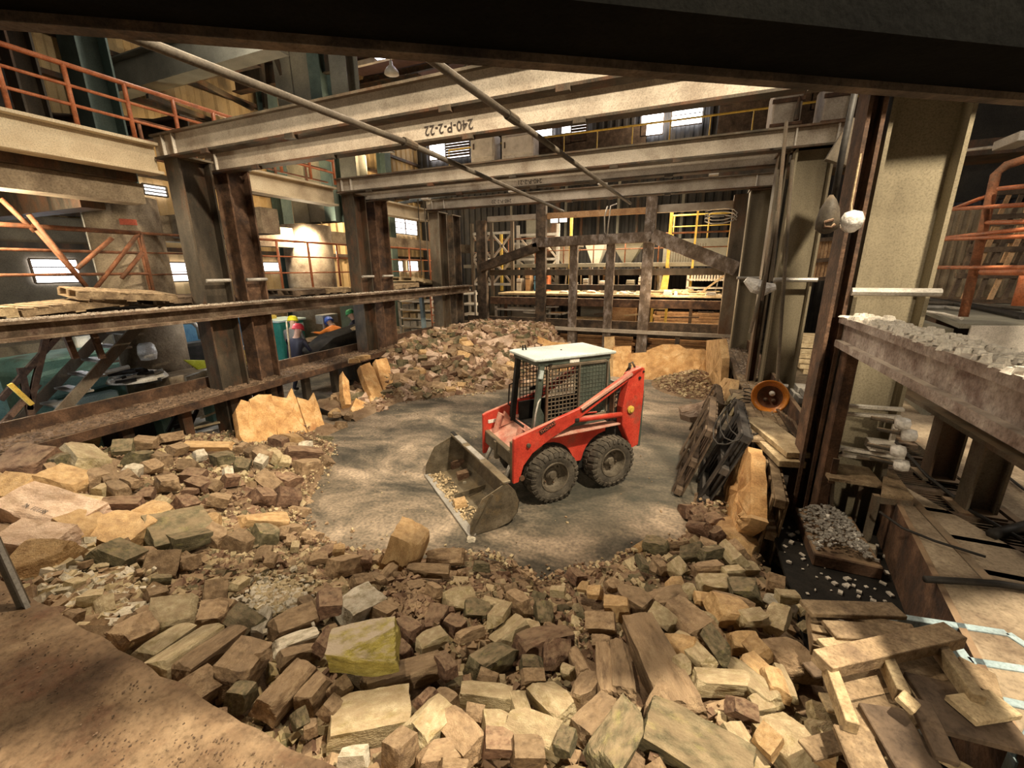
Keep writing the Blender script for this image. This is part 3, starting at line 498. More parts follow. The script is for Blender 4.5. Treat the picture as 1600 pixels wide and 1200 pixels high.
# dusty runner beams
def ybeam(label,x,y0,y1,z,h,w,mt,name='runner_beam',bumps=0):
    e = thing(name,label,'beam',(x,(y0+y1)/2,z))
    g = MB(); g.ibeam((x,y0,z+h/2),(x,y1,z+h/2),w,h,0.04,0.03); g.build('beam_section',mt,e)
    return e
ybeam('long dust-caked runner beam on the left columns, carrying the pallets',-7.40,0.2,13.6,2.12,0.24,0.3,'dustybeam')
ybeam('outer dust-caked runner beam on the left behind the columns',-8.1,0.2,13.6,2.12,0.22,0.25,'dustybeam')
ybeam('cream walkway edge beam on the upper left, up to the nearest column',-7.9,-1.0,4.5,4.36,0.44,0.3,'creambeam','walkway_beam')
ybeam('cream walkway edge beam between nearest and middle left columns',-8.0,5.3,8.2,4.36,0.4,0.3,'creambeam','walkway_beam')
ybeam('cream walkway edge beam between the middle and far left columns',-8.0,9.4,12.0,4.36,0.36,0.3,'creambeam','walkway_beam')
e = thing('upper_walkway_deck','concrete walkway deck above the left bay, seen from below','deck',(-10,3,4.2)); e
g = MB(); g.box(-14.6,-8.1,-2,4.3,4.25,4.4); g.build('deck_slab','darksteel',e)
for yy in (0.5,2.2,3.9):
    g = MB(); g.box(-14.6,-8.62,yy-0.15,yy+0.15,3.85,4.25); g.build('deck_rib','darksteel',e)
g = MB(); g.box(-8.6,-8.2,-1,4.4,3.95,4.245); tag(g.build('concrete_edge_beam','concrete'),'tan concrete beam under the cream walkway beam at left','beam')
for i,(y,x,r,lab) in enumerate(((5.0,-10.15,0.56,'thick round concrete column at left with a small red plate'),(10.4,-11.4,0.72,'round concrete column behind the glaring floodlight'))):
    e = thing('concrete_column',lab,'column',(x,y,0))
    g = MB(); g.lathe([(r,0),(r,4.25)],(x,y,0),n=36); g.build('column_shaft','concrete',e,smooth=True)
    if i==0:
        c = Vector((x,y,3.78)); d = (Vector((0,0,3.78))-c).normalized(); s = Vector((-d.y,d.x,0)); d = (d+s*0.1).normalized(); c2 = c+d*(r+0.01)
        g = MB(); g.prism([c2-s*0.12-Vector((0,0,0.05)),c2+s*0.12-Vector((0,0,0.05)),c2+s*0.12+Vector((0,0,0.05)),c2-s*0.12+Vector((0,0,0.05))],d*0.02); g.build('plate','redplate',e)
        g = MB()
        for k in (-0.5,-0.56): q = c+s*k*1.0+d*0.1; g.tube([(q.x,q.y,0.1),(q.x,q.y,4.2)],0.02,6)
        g.build('conduit','galv',e)
for i,(p,q,h) in enumerate((((-14.6,6.6,3.9),(-8.2,6.6,3.9),0.5),((-11.4,5.0,3.85),(-11.4,10,3.85),0.55),((-11.4,10.6,3.95),(-11.4,21,3.95),0.4))):
    g = MB(); g.bar(p,q,0.4,h); tag(g.build('concrete_beam','concrete'),['grey concrete cross beam between nearest column and left wall','concrete beam joining the two round columns','concrete beam running on from the farther round column'][i],'beam')
# handrails
def railing(name,label,pts,zs,posts,mat,r=0.026,pr=0.03,group=None):
    c = Vector(pts[0]); e = thing(name,label,'railing',c,group=group)
    for i,dz in enumerate(zs):
        g = MB(); g.tube([Vector(p)+Vector((0,0,dz)) for p in pts], r*(1.25 if i==len(zs)-1 else 0.8),8); g.build('top_rail' if i==len(zs)-1 else 'mid_rail',mat,e,smooth=True)
    for p in posts:
        g = MB(); g.tube([Vector(p),Vector(p)+Vector((0,0,zs[-1]))],pr,8); g.build('post',mat,e,smooth=True)
    return e
railing('handrail','bright orange handrail on the upper left walkway',[(-7.8,1.5,4.8),(-7.8,6.2,4.8)],(0.24,0.47,0.71),[(-7.8,2.35,4.8),(-7.8,2.95,4.8),(-7.8,3.58,4.8),(-7.8,4.23,4.8),(-7.8,4.86,4.8),(-7.8,5.48,4.8)],'orange')
railing('handrail','orange handrail piece behind the upper beams before the third column',[(-7.8,6.5,4.8),(-7.8,8.1,4.8)],(0.24,0.48,0.72),[(-7.8,6.7,4.8),(-7.8,7.42,4.8),(-7.8,8.1,4.8)],'orange')
railing('handrail','orange handrail of the far side of the upper left walkway',[(-9.4,5.0,4.6),(-9.4,9.5,4.6)],(0.3,0.6,0.9),[(-9.4,5.2+k*0.9,4.6) for k in range(5)],'rustorange')
railing('handrail','orange handrail above the lower left platform, before the round column',[(-9.2,0.5,2.45),(-9.2,4.74,2.45)],(0.42,0.78,1.12),[(-9.2,2.2,2.45),(-9.2,4.74,2.45)],'rustorange',0.03)
railing('handrail','orange handrail behind the nearest left columns, over the low windows',[(-9.6,4.9,2.45),(-9.6,7.0,2.45)],(0.4,0.8,1.15),[(-9.6,4.9,2.45),(-9.6,5.66,2.45)],'rustorange',0.02)
railing('handrail','orange handrail between the nearest and the middle left columns',[(-9.6,7.0,2.45),(-9.6,10.6,2.45)],(0.4,0.8,1.18),[(-9.6,7.8,2.45),(-9.6,8.74,2.45),(-9.6,9.75,2.45)],'orange',0.022)
railing('handrail','orange handrail between the middle and the far left columns',[(-9.6,11.8,2.45),(-9.6,14.6,2.45)],(0.4,0.8,1.2),[(-9.6,11.8,2.45),(-9.6,13.2,2.45),(-9.6,14.5,2.45)],'orange',0.022)
# sloping braces of the stair head at the lower left platform
for i,(a,b) in enumerate((((45,335),(135,448)),((135,448),(58,360)),((217,364),(150,450)),((175,372),(120,420)),((222,395),(190,435)),((0,310),(55,362)))):
    g = MB(); g.tube([onx(*a,-9.0-0.1*(i%3)),onx(*b,-9.0-0.1*(i%3))],0.035,8); tag(g.build('stair_rail','rustorange',smooth=True),'sloping worn orange stair rail at the lower left platform','railing','stair rails at the left platform')
def crust(name,lab,x0,x1,y0,y1,z,n,mt='crust',rmax=0.04,seed=1):
    rd = random.Random(seed); g = MB()
    for i in range(n):
        y = rd.uniform(y0,y1); x = rd.uniform(x0,x1); r = rd.uniform(0.01,rmax); h = rd.uniform(0.006,rmax*0.7); a = rd.random()*3
        g.hexa([(x+r*math.cos(a+k*PI/2)*1.3,y+r*1.3*math.sin(a+k*PI/2),z-0.003) for k in range(4)],[(x+r*math.cos(a+k*PI/2)*rd.uniform(.4,1),y+r*math.sin(a+k*PI/2)*rd.uniform(.4,1),z+h) for k in range(4)])
    return tag(g.build(name,mt),lab,'dust crust',kind='stuff')
crust('crusted_dust','pale brown crumbs caked along the long left runner beam',-7.54,-7.26,0.6,13.4,2.36,2600,'crust',0.028)
crust('crusted_dust','brown grit lying on the left pit ledge',-7.92,-7.30,1.5,13.9,0.87,2600,'ledgedust',0.035,2)
crust('crusted_dust','pale grit lying on the timber ledge at right',0.95,1.38,5.0,13.5,0.90,300,'crust',0.02,3)
# pallets and decking on the left platform
g = MB(); g.box(-9.9,-7.98,-1,13.8,2.342,2.368); tag(g.build('platform_deck','darkwood'),'dark plank deck of the lower left platform','deck')
def pallet(label,c,L,Wd,rot,mt='wood',gap=True,name='pallet',nslat=7,group=None,th=0.13,skip=(),flip=False):
    """c = centre of the lower face, rot = Euler or Matrix"""
    R3 = rot if isinstance(rot,Matrix) else Euler(rot).to_matrix()
    e = bpy.data.objects.new(name,None); COL.objects.link(e); e.location = c; e.rotation_mode = 'QUATERNION'; e.rotation_quaternion = R3.to_quaternion(); tag(e,label,'pallet',group)
    for k,yy in enumerate((-Wd/2+0.05,0,Wd/2-0.05)):
        g = MB(); g.box(-L/2,L/2,yy-0.045,yy+0.045,0.02,th-0.02); g.build('stringer',mt,e,local=True,bevel=0.004)
    sw = L/nslat
    for k in range(nslat):
        if k in skip: continue
        x = -L/2+sw*(k+0.5); j = random.uniform(-0.01,0.01)
        g = MB(); g.box(x-sw*0.38,x+sw*0.38,-Wd/2+j,Wd/2+j,th-0.02,th); g.build('deck_board',mt,e,local=True,bevel=0.003)
    for x in (-L/2+sw*0.4,0,L/2-sw*0.4):
        g = MB(); g.box(x-sw*0.4,x+sw*0.4,-Wd/2,Wd/2,0,0.02); g.build('bottom_board',mt,e,local=True)
    return e
pl = [((-8.2,1.9),(0,0,1.55),'palewood','pale pallet with yellow ends at the left edge of the lower platform'),((-8.35,3.1),(0,-0.06,1.60),'wood','pallet lying before the round concrete column'),((-8.2,3.75),(0.05,0.10,1.4),'wood','tilted pallet touching the foot of the orange stair rails'),
      ((-8.3,4.6),(0,0,1.57),'brownwood','pallet just left of the nearest left column'),((-8.3,7.2),(0,0,1.57),'brownwood','pallet in the gap right of the nearest column pair'),((-8.3,8.0),(0,0.03,1.6),'wood','pallet left of the middle column pair'),
      ((-8.2,10.4),(0,-0.05,1.5),'wood','pallet right of the middle column pair'),((-8.3,11.4),(0,0.12,1.6),'palewood','tilted pallet before the far column pair'),((-8.3,12.6),(0,0,1.57),'brownwood','pallet at the foot of the far column pair')]
for i,((x,y),ro,mt,lab) in enumerate(pl): pallet(lab,(x,y,2.37+(0.13 if i in (2,7) else 0)),1.15,1.0,(ro[0],ro[1],ro[2]),mt,nslat=8)
# ============================================================ PIT EDGE LEDGES
e = thing('pit_ledge','rust-brown dusty steel channel ledge along the left side of the pit','ledge',(-7.3,7,0.6))
g = MB(); g.box(-7.95,-7.28,0.6,14.1,0.84,0.87); g.build('ledge_plate','ledgedust',e)
g = MB(); g.box(-7.31,-7.25,0.6,14.0,0.74,0.87); g.build('front_lip','rust',e)
g = MB(); g.box(-7.99,-7.94,0.6,14.0,0.84,1.06); g.build('back_lip','rust',e)
for i in range(16):
    y = 1.5+i*0.8; g = MB(); g.bar((-7.5,y,0),(-7.5,y,0.84),0.12,0.14,up=(0,1,0)); g.build('ledge_post','darksteel',e)
for k in range(3):
    pass
e = thing('pit_ledge','sooty steel channel ledge along the back of the pit','ledge',(-3,14,0.8))
g = MB(); g.box(-7.9,1.5,14.0,14.35,0.9,0.93); g.build('ledge_plate','soot',e)
g = MB(); g.box(-7.3,1.3,13.93,13.99,0.86,0.97); g.build('front_lip','whitebeam',e)
g = MB(); g.box(-7.9,1.5,14.33,14.38,0.9,1.2); g.build('back_lip','soot',e)
for i in range(8):
    x = -6.9+i*1.1; g = MB(); g.bar((x,14.1,0),(x,14.1,0.9),0.14,0.16,up=(0,1,0)); g.build('ledge_post','soot',e)
# back frame
def fpost(lab,x,z0,z1,w,mt): 
    g = MB(); g.ibeam((x,YB+0.12,z0),(x,YB+0.12,z1),0.2,w,0.03,0.03,up=(1,0,0)) if False else g.sect((x,YB+0.1,z0),(x,YB+0.1,z1),[(-w/2,-0.1),(w/2,-0.1),(w/2,0.1),(-w/2,0.1)],up=(0,1,0))
    tag(g.build('frame_post',mt,bevel=0.01),lab,'post')
fpost('leftmost tall post of the back frame, dark brown',-7.1,0.93,4.55,0.36,'soot')
fpost('tall scorched post of the back frame where the left brace meets the hat',-4.86,0.0,4.95,0.34,'soot')
fpost('ash-white short post of the back frame, left one under the hat',-3.72,0.0,3.65,0.26,'ash')
fpost('ash-white short post of the back frame, right one under the hat',-2.52,0.0,3.65,0.26,'ash')
fpost('tall ash-white post of the back frame with a rusty foot, above the loader tail',-1.38,0.0,4.95,0.32,'ash')
fpost('right end post of the back frame, grey, by the yellow ladder',1.02,0.0,4.85,0.42,'steel')
def fbar(lab,x0,x1,z0,z1,mt,yy=0.22,t=0.12,name='frame_rail'):
    g = MB(); zc = (z0+z1)/2; g.bar((x0,YB+yy,zc),(x1,YB+yy,zc),t,z1-z0); tag(g.build(name,mt,bevel=0.01),lab,'beam')
fbar('pale top rail of the back frame, left of the scorched post',-6.9,-4.9,4.5,4.68,'whitebeam'); fbar('pale top rail of the back frame, middle bay',-4.8,-1.5,4.5,4.68,'warmwood'); fbar('pale top rail of the back frame, right bay',-1.3,1.3,4.5,4.72,'whitebeam')
fbar('upper horizontal rail of the back frame, brown-grey',-6.9,1.0,2.68,2.88,'steel',0.3); fbar('short middle rail of the back frame between the ash-white posts',-4.8,-1.4,2.2,2.38,'darksteel',0.3)
fbar('lower rust-brown rail of the back frame',-6.9,1.0,1.66,1.92,'rust',0.3)
def brace(lab,a,b,h,mt): g = MB(); g.bar(a,b,0.26,h); tag(g.build('hat_brace',mt,bevel=0.015),lab,'beam')
brace('dust-caked horizontal hat beam on top of the short posts',(-5.1,YB-0.05,3.74),(-1.3,YB-0.05,3.8),0.30,'ash')
brace('sooty slanting brace from the left post up to the hat beam',(-7.1,YB-0.05,2.95),(-4.9,YB-0.05,3.62),0.3,'soot')
brace('dusty slanting brace from the hat beam down to the right end post',(-1.3,YB-0.05,3.85),(1.1,YB-0.05,2.85),0.40,'ash')
# right timber ledge with side board and loose planks
e = thing('timber_ledge','weathered plank ledge along the right side of the pit','ledge',(1.15,9.8,0.8))
for k in range(4):
    x = 0.93+k*0.11; g = MB(); g.box(x,x+0.10,9.0,13.9,0.86,0.90); g.build('plank','brownwood',e,bevel=0.004)
for k in range(3):
    x = 0.93+k*0.145; g = MB(); g.box(x,x+0.135,5.9,8.98,0.86,0.90); g.build('plank','wood',e,bevel=0.004)
g = MB(); g.box(1.40,1.45,4.6,13.9,0.86,1.12); g.build('side_board','rust',e)
g = MB(); g.box(0.95,1.40,5.0,13.9,0.70,0.85); g.build('ledge_bearer','darksteel',e)
for i in range(9):
    y = 5.2+i*1.05; g = MB(); g.bar((1.05,y,0),(1.05,y,0.7),0.12,0.14,up=(0,1,0)); g.build('ledge_post','darksteel',e)
def plank(lab,a,b,w,t,mt='palewood',name='plank',up=(0,0,1),group=None,cat='plank'):
    g = MB(); g.bar(a,b,w,t,up); return tag(g.build(name,mt,bevel=0.004),lab,cat,group)
zp = 0.98
plank('thick pale plank with a split end sticking out at the right of the pit',onz(1180,655,1.0),onz(1253,712,1.0),0.30,0.06)
plank('pale squared timber lying under the thick split plank',onz(1190,680,0.92),onz(1238,726,0.92),0.26,0.07)
plank('grey plank on the right ledge beneath the orange dish lamp',onz(1150,610,0.95),onz(1190,690,0.95),0.2,0.04,'wood')
# ============================================================ SKID STEER LOADER (built in its own frame: +x front, +y left side, towards the camera)
LO = Vector((-1.61,5.48,0)); LA = math.atan2(-0.748,-0.663)
LD = thing('skid_steer_loader','red skid steer loader with caged cab, pale roof and lowered bucket','loader',LO,LA)
def lb(g,name,mat,parent=None,**k): return g.build(name,mat,parent if parent is not None else LD,local=True,**k)
YN, YF = 0.72, -0.30
def plate(pts, y0, y1): g = MB(); return g.prism([(x,y0,z) for x,z in pts],(0,y1-y0,0))
arm_pts = [(-0.66,1.60),(-0.84,1.64),(-0.86,1.60),(-0.66,1.50),(0.10,1.10),(0.20,1.03),(0.55,0.88),(0.80,0.74),(0.92,0.60),(0.985,0.40),(1.06,0.39),(1.05,0.965),(1.0,0.99),(0.14,1.21)]
for (a,b,nm) in ((YN-0.05,YN,'near'),(YF,YF+0.05,'far')):
    ar = lb(plate(arm_pts,a,b),'lift_arm','red',bevel=0.006)
    g = MB(); g.bar((-0.62,b+0.004 if nm=='near' else a-0.004,1.535),(0.1,b+0.004 if nm=='near' else a-0.004,1.165),0.012,0.018); lb(g,'arm_groove','dark',ar)
    g = MB(); g.bar((-0.70,(a+b)/2,1.60),(1.02,(a+b)/2-0.0,1.0-0.01),0.09,0.02); 
    if nm=='near':
        g2 = MB(); g2.bar((-0.66,b+0.012,1.575),(0.12,b+0.012,1.208),0.03,0.03); lb(g2,'arm_rib','reddust',ar)
        g2 = MB(); g2.lathe([(0.028,0),(0.028,0.02),(0.015,0.025)],(0.86,b,0.86),(0,1,0),12); lb(g2,'pin','darksteel',ar)
        g2 = MB(); g2.lathe([(0.035,0),(0.035,0.02)],(0.95,b,0.45),(0,1,0),12); lb(g2,'pin','darksteel',ar)
tow = [(-0.84,1.64),(-0.64,1.56),(-0.60,1.36),(-0.555,1.12),(-0.565,0.86),(-0.75,0.50),(-0.87,0.53),(-0.90,1.30),(-0.885,1.62)]
for (a,b,nm) in ((YN-0.13,YN+0.0,'near'),(YF,YF+0.12,'far')):
    tw = lb(plate(tow,a,b),'rear_tower','red',bevel=0.01)
    if nm=='near':
        g = MB(); g.lathe([(0.052,0),(0.052,0.02),(0.03,0.024),(0.03,0.035),(0,0.035)],(-0.68,b,1.08),(0,1,0),18); lb(g,'pivot_cap','yellow',tw)
        g = MB(); g.lathe([(0.02,0),(0.02,0.015),(0,0.016)],(-0.80,b,1.50),(0,1,0),12); lb(g,'pin','dark',tw)
        g = MB(); g.lathe([(0.014,0),(0.014,0.012),(0,0.013)],(-0.86,b,1.58),(0,1,0),10); lb(g,'pin','dark',tw)
g = MB(); g.box(-0.92,-0.88,YF+0.02,YN-0.02,0.5,1.30); lb(g,'rear_grille','cabgrey')
g = MB(); g.box(-0.88,-0.42,YF+0.12,YN-0.14,0.42,1.28); lb(g,'engine_cover','dark',bevel=0.02)
g = MB()
for k in range(6): # cooling fins / coil between cab and tower
    pass
pts = [(-0.50+0.03*math.cos(a*0.7),0.60+0.035*math.sin(a*0.7),1.10+a*0.0085) for a in range(36)]
g.tube(pts,0.010,6); lb(g,'coil_spring','rust')
g = MB(); g.tube([(-0.50,0.6,1.10),(-0.50,0.6,1.46)],0.02,8); lb(g,'spring_rod','darksteel')
g = MB(); g.tube([(-0.45,0.5,1.25),(-0.55,0.62,1.34),(-0.68,0.55,1.50),(-0.74,0.60,1.66),(-0.70,0.64,1.62)],0.014,8); lb(g,'hose','blackrub',smooth=True)
g = MB(); g.tube([(-0.70,0.62,1.60),(-0.72,0.60,1.68),(-0.77,0.60,1.69),(-0.80,0.62,1.62)],0.014,8); lb(g,'lifting_eye','darksteel',smooth=True)
g = MB(); g.box(-0.46,-0.44,0.53,0.66,0.95,1.42); lb(g,'guard_panel','rust')
# lift cylinder
g = MB(); g.tube([(-0.55,YN-0.03,1.015),(0.17,YN-0.03,1.065)],0.037,14); cy = lb(g,'lift_cylinder','red',smooth=True)
g = MB(); g.tube([(0.17,YN-0.03,1.065),(0.36,YN-0.03,1.03)],0.02,10); lb(g,'piston_rod','galv',cy,smooth=True)
g = MB(); g.tube([(-0.15,YN-0.03,1.115),(0.08,YN-0.03,1.135)],0.010,8); lb(g,'hydraulic_line','red',cy)
g = MB(); g.lathe([(0.04,-0.03),(0.04,0.03)],(0.17,YN-0.03,1.065),(1,0,0.07),14); lb(g,'gland','dark',cy)
# fenders and body
g = MB(); g.prism([(0.62,YN-0.02,0.875),(-0.55,YN-0.02,0.875),(-0.50,0.53,0.885),(0.62,0.53,0.885)],(0,0,0.02)); lb(g,'fender','reddust',bevel=0.004)
g = MB(); g.prism([(0.62,YF+0.02,0.875),(-0.55,YF+0.02,0.875),(-0.50,-0.13,0.885),(0.62,-0.13,0.885)],(0,0,0.02)); lb(g,'fender','reddust')
def arc(cx,cz,r,a0,a1,n=9): return [(cx+r*math.cos(math.radians(a0+(a1-a0)*i/n)),cz+r*math.sin(math.radians(a0+(a1-a0)*i/n))) for i in range(n+1)]
R1 = 0.40
body = [(0.62,0.875),(0.62,0.80)]+arc(0.48,0.355,R1,62,170,8)[0:]+[(0.03,0.40),(-0.03,0.40)]+arc(-0.44,0.355,R1,10,110,8)+[(-0.58,0.80),(-0.55,0.875)]
lb(plate(body,0.49,0.545),'side_panel','red')
g = MB(); g.box(-0.62,0.60,YF+0.3,0.5,0.24,0.80); lb(g,'chassis','dark',bevel=0.02)
g = MB(); g.box(0.55,0.66,-0.12,0.54,0.55,0.84); lb(g,'footwell_plate','rust',bevel=0.01)
g = MB(); g.prism([(0.60,-0.26,0.86),(0.98,-0.26,0.70),(0.98,0.66,0.70),(0.60,0.66,0.86)],(0,0,0.03)); lb(g,'front_deck','reddust',bevel=0.005)
g = MB(); g.box(0.96,1.03,YF+0.04,YN-0.05,0.55,0.74); cm = lb(g,'cross_member','bucket',bevel=0.01)
g = MB(); g.box(1.0,1.05,0.10,0.16,0.48,0.72); g.box(0.98,1.05,0.60,0.67,0.40,0.9); lb(g,'hitch_ear','bucket')
for y in (-0.12,0.50):
    g = MB(); g.tube([(0.70,y,0.88),(0.85,y,1.0),(0.98,y,0.62)],[0.03,0.04,0.03],8); lb(g,'hinge_bracket','reddust',bevel=0.0)
    g = MB(); g.tube([(0.93,y,0.66),(1.05,y+0.02,0.45),(1.13,y+0.03,0.30)],0.028,10); lb(g,'tilt_cylinder','galv',smooth=True)
    g = MB(); g.prism([(0.66,y-0.03,0.86),(0.86,y-0.03,0.82),(0.78,y-0.03,1.02)],(0,0.06,0)); lb(g,'bracket_plate','reddust')
g = MB(); g.prism([(0.60,YF-0.0,0.82),(0.60,YF,1.02),(1.06,YF,0.97),(1.06,YF,0.72),(0.9,YF,0.7)],(0,0.04,0)); 
g = MB(); g.bar((0.86,YF+0.054,0.86),(0.98,YF+0.054,0.86),0.006,0.05); lb(g,'warning_sticker','sticker')
# badge with lettering
bd = (YN+0.006); d = Vector((0.48-0.70,0,1.115-1.01)).normalized()
g = MB(); cbd = Vector((0.60,bd,1.045)); up = Vector((-d.z,0,d.x)); up = up if up.z>0 else -up
g.prism([cbd-d*0.115-up*0.028,cbd+d*0.115-up*0.028,cbd+d*0.115+up*0.028,cbd-d*0.115+up*0.028],(0,0.006,0)); bo = lb(g,'badge','badge')
me = text_mesh('THOMAS',0.056,0.001); x = d; y = up; z = x.cross(y); me.transform(Matrix.Translation(cbd+Vector((0,0.009,0))) @ Matrix((x,y,z)).transposed().to_4x4()); me.materials.clear(); me.materials.append(M['badgetext'])
o = bpy.data.objects.new('lettering',me); COL.objects.link(o); o.parent = bo
# cab
CY0, CY1 = -0.13, 0.56
cabm = 'cabgrey'
g = MB()
for (x0,z0,x1,z1,y) in ((0.68,0.88,0.58,1.80,CY1-0.03),(0.68,0.88,0.58,1.80,CY0+0.03)):
    g = MB(); g.bar((x0,y,z0),(x1,y,z1),0.06,0.07,up=(1,0,0)); lb(g,'cab_post','dark' if y<0.2 else cabm,bevel=0.005)
for y in (CY1-0.03,CY0+0.03):
    g = MB(); g.prism([(-0.36,y-0.02,1.78),(-0.42,y-0.02,1.78),(-0.52,y-0.02,1.0),(-0.36,y-0.02,0.95)],(0,0.04,0)); lb(g,'cab_post',cabm)
g = MB(); g.box(-0.44,0.64,CY0-0.0,CY1,1.76,1.83); lb(g,'roof_frame',cabm,bevel=0.01)
g = MB(); g.prism([(0.70,CY0-0.01,1.83),(0.70,CY1-0.0,1.83),(0.62,CY1+0.03,1.83),(-0.50,CY1+0.03,1.83),(-0.50,CY0-0.04,1.83),(0.62,CY0-0.04,1.83)],(0,0,0.035)); rf = lb(g,'cab_roof','roofwhite',bevel=0.008)
g = MB(); g.lathe([(0.012,0),(0.012,0.006),(0,0.008)],(0.1,0.2,1.868),n=10); lb(g,'roof_bolt','dark',rf)
g = MB(); g.tube([(0.50,-0.03,1.868),(0.52,-0.03,1.93),(0.55,-0.03,1.93),(0.55,-0.03,1.868)],0.012,8); lb(g,'roof_light','dark',rf)
g = MB(); g.box(-0.38,0.58,CY0+0.03,CY0+0.05,0.86,1.14); lb(g,'cab_panel','dark')
g = MB(); g.box(-0.40,0.58,CY1-0.05,CY1-0.02,0.86,1.02); lb(g,'cab_panel',cabm)
# side window unit near side: frame, mesh, pane
def grid(x0,x1,z0,z1,y,p,r,lean=0.0):
    g = MB(); n = int((x1-x0)/p)
    for i in range(n+1): x = x0+(x1-x0)*i/n; g.bar((x,y,z0),(x,y,z1),r,r,up=(0,1,0))
    n = int((z1-z0)/p)
    for i in range(n+1): z = z0+(z1-z0)*i/n; g.bar((x0,y,z),(x1,y,z),r,r)
    return g
g = MB(); y = CY1
for a,b in (((0.53,1.02),(0.51,1.72)),((0.50,1.745),(-0.37,1.745)),((-0.39,1.74),(-0.40,1.05)),((0.53,1.01),(-0.40,1.03)),((0.05,1.02),(0.05,1.74))): g.bar((a[0],y,a[1]),(b[0],y,b[1]),0.025,0.035,up=(0,1,0) if abs(a[0]-b[0])<0.1 else (0,0,1))
wf = lb(g,'side_window_frame','steel',bevel=0.004)
lb(grid(0.06,0.50,1.03,1.72,CY1-0.01,0.05,0.009),'wire_mesh','steel',wf)
g = MB(); g.box(-0.38,0.04,CY1-0.022,CY1-0.015,1.05,1.73); lb(g,'window_pane','cabgrey',wf)
lb(grid(-0.37,0.03,1.06,1.72,CY1-0.012,0.05,0.007),'wire_mesh','cabgrey',wf)
lb(grid(-0.32,0.56,1.18,1.74,CY0+0.03,0.05,0.009),'wire_mesh','dark')
g = MB(); g.bar((0.42,CY0+0.045,1.30),(0.27,CY0+0.045,1.31),0.01,0.05); lb(g,'cab_label','dark')
lb(grid(-0.4,-0.33,1.0,1.06,CY1-0.01,0.03,0.006),'lower_mesh','white')
g = MB(); g.prism([(-0.38,CY0+0.05,0.9),(-0.38,CY1-0.06,0.9),(-0.38,CY1-0.06,1.25),(-0.38,CY0+0.05,1.25)],(0.03,0,0)); lb(g,'rear_bulkhead','dark')
g = MB(); g.box(-0.40,0.66,CY0,CY1-0.02,0.80,0.88); lb(g,'cab_floor','dark')
g = MB(); g.prism([(0.66,CY1-0.045,0.86),(0.50,CY1-0.045,0.86),(0.50,CY1-0.045,1.05),(0.62,CY1-0.045,1.30)],(0,0.02,0)); lb(g,'cab_panel',cabm)
# seat, levers, handles
g = MB(); g.box(-0.30,0.10,0.0,0.42,0.92,1.02); st = lb(g,'seat','dark',bevel=0.03)
g = MB(); g.prism([(-0.30,0.02,1.02),(-0.22,0.02,1.02),(-0.32,0.02,1.45),(-0.38,0.02,1.45)],(0,0.38,0)); lb(g,'backrest','dark',st,bevel=0.02)
for y in (0.05,0.38):
    g = MB(); g.tube([(0.35,y,0.9),(0.38,y,1.15),(0.42,y,1.25)],0.012,8); lb(g,'control_lever','blackrub')
g = MB(); g.tube([(0.73,CY1+0.03,0.86),(0.70,CY1+0.04,1.18),(0.66,CY1+0.035,1.33),(0.61,CY1,1.36)],0.011,8); lb(g,'grab_handle','galv',smooth=True)
g = MB(); g.tube([(0.65,CY0-0.01,1.05),(0.68,CY0-0.09,1.08),(0.66,CY0-0.09,1.36),(0.63,CY0-0.01,1.40)],0.011,8); lb(g,'grab_handle','dark',smooth=True)
g = MB(); g.bar((0.62,CY1+0.01,1.62),(0.60,CY1+0.01,1.72),0.03,0.05,up=(1,0,0)); lb(g,'work_lamp','roofwhite')
g = MB(); g.tube([(0.50,CY1+0.01,1.78),(0.48,CY1+0.04,1.79),(0.46,CY1+0.01,1.78)],0.012,8); lb(g,'roof_hook','dark')
g = MB(); g.bar((0.20,CY1+0.004,1.795),(0.06,CY1+0.004,1.795),0.008,0.045); lb(g,'maker_plate','sticker')
# wheels
def wheel(cx,cy,side):
    w = 0.26; rad = 0.355; s = side
    prof = [(0.19,-w/2*0.80),(0.23,-w/2*0.98),(0.30,-w/2),(0.335,-w/2*0.90),(rad-0.012,-w/2*0.7),(rad-0.008,0),(rad-0.012,w/2*0.7),(0.335,w/2*0.90),(0.30,w/2),(0.23,w/2*0.98),(0.19,w/2*0.80)]
    g = MB(); g.lathe(prof,(cx,cy,rad),(0,s,0),48,cap=False); wh = lb(g,'wheel','rubber',smooth=True)
    g = MB()
    for i in range(26):
        a = 2*PI*i/26
        for sg,da in ((1,0),(-1,PI/26)):
            aa = a+da; c = Vector((cx+math.cos(aa)*(rad-0.010),cy,rad+math.sin(aa)*(rad-0.010)))
            t = Vector((-math.sin(aa),0,math.cos(aa))); rr = Vector((math.cos(aa),0,math.sin(aa)))
            p0 = c+Vector((0,sg*0.012,0)); p1 = c+Vector((0,sg*w/2*0.93,0))-rr*0.014+t*0.02*sg
            g.bar(p0,p1,0.042,0.030,up=rr)
            q0 = p1; q1 = c+Vector((0,sg*w/2*1.02,0))-rr*0.06+t*0.02*sg
            g.bar(q0,q1,0.036,0.020,up=rr)
    lb(g,'tread_lugs','rubber',wh)
    g = MB(); g.lathe([(0.205,w/2*0.80),(0.20,w/2*0.95),(0.185,w/2*0.93),(0.175,w/2*0.35),(0.16,w/2*0.0),(0.09,-0.01),(0.085,w/2*0.15),(0.05,w/2*0.40),(0.045,w/2*0.55),(0,w/2*0.58)],(cx,cy,rad),(0,s,0),36,cap=False); rm = lb(g,'wheel_rim','wheel',wh)
    g = MB()
    for i in range(6): a = 2*PI*i/6+0.3; g.lathe([(0.012,0),(0.012,0.022),(0,0.024)],(cx+math.cos(a)*0.125,cy+s*0.008,rad+math.sin(a)*0.125),(0,s,0),8)
    lb(g,'wheel_bolts','darksteel',rm)
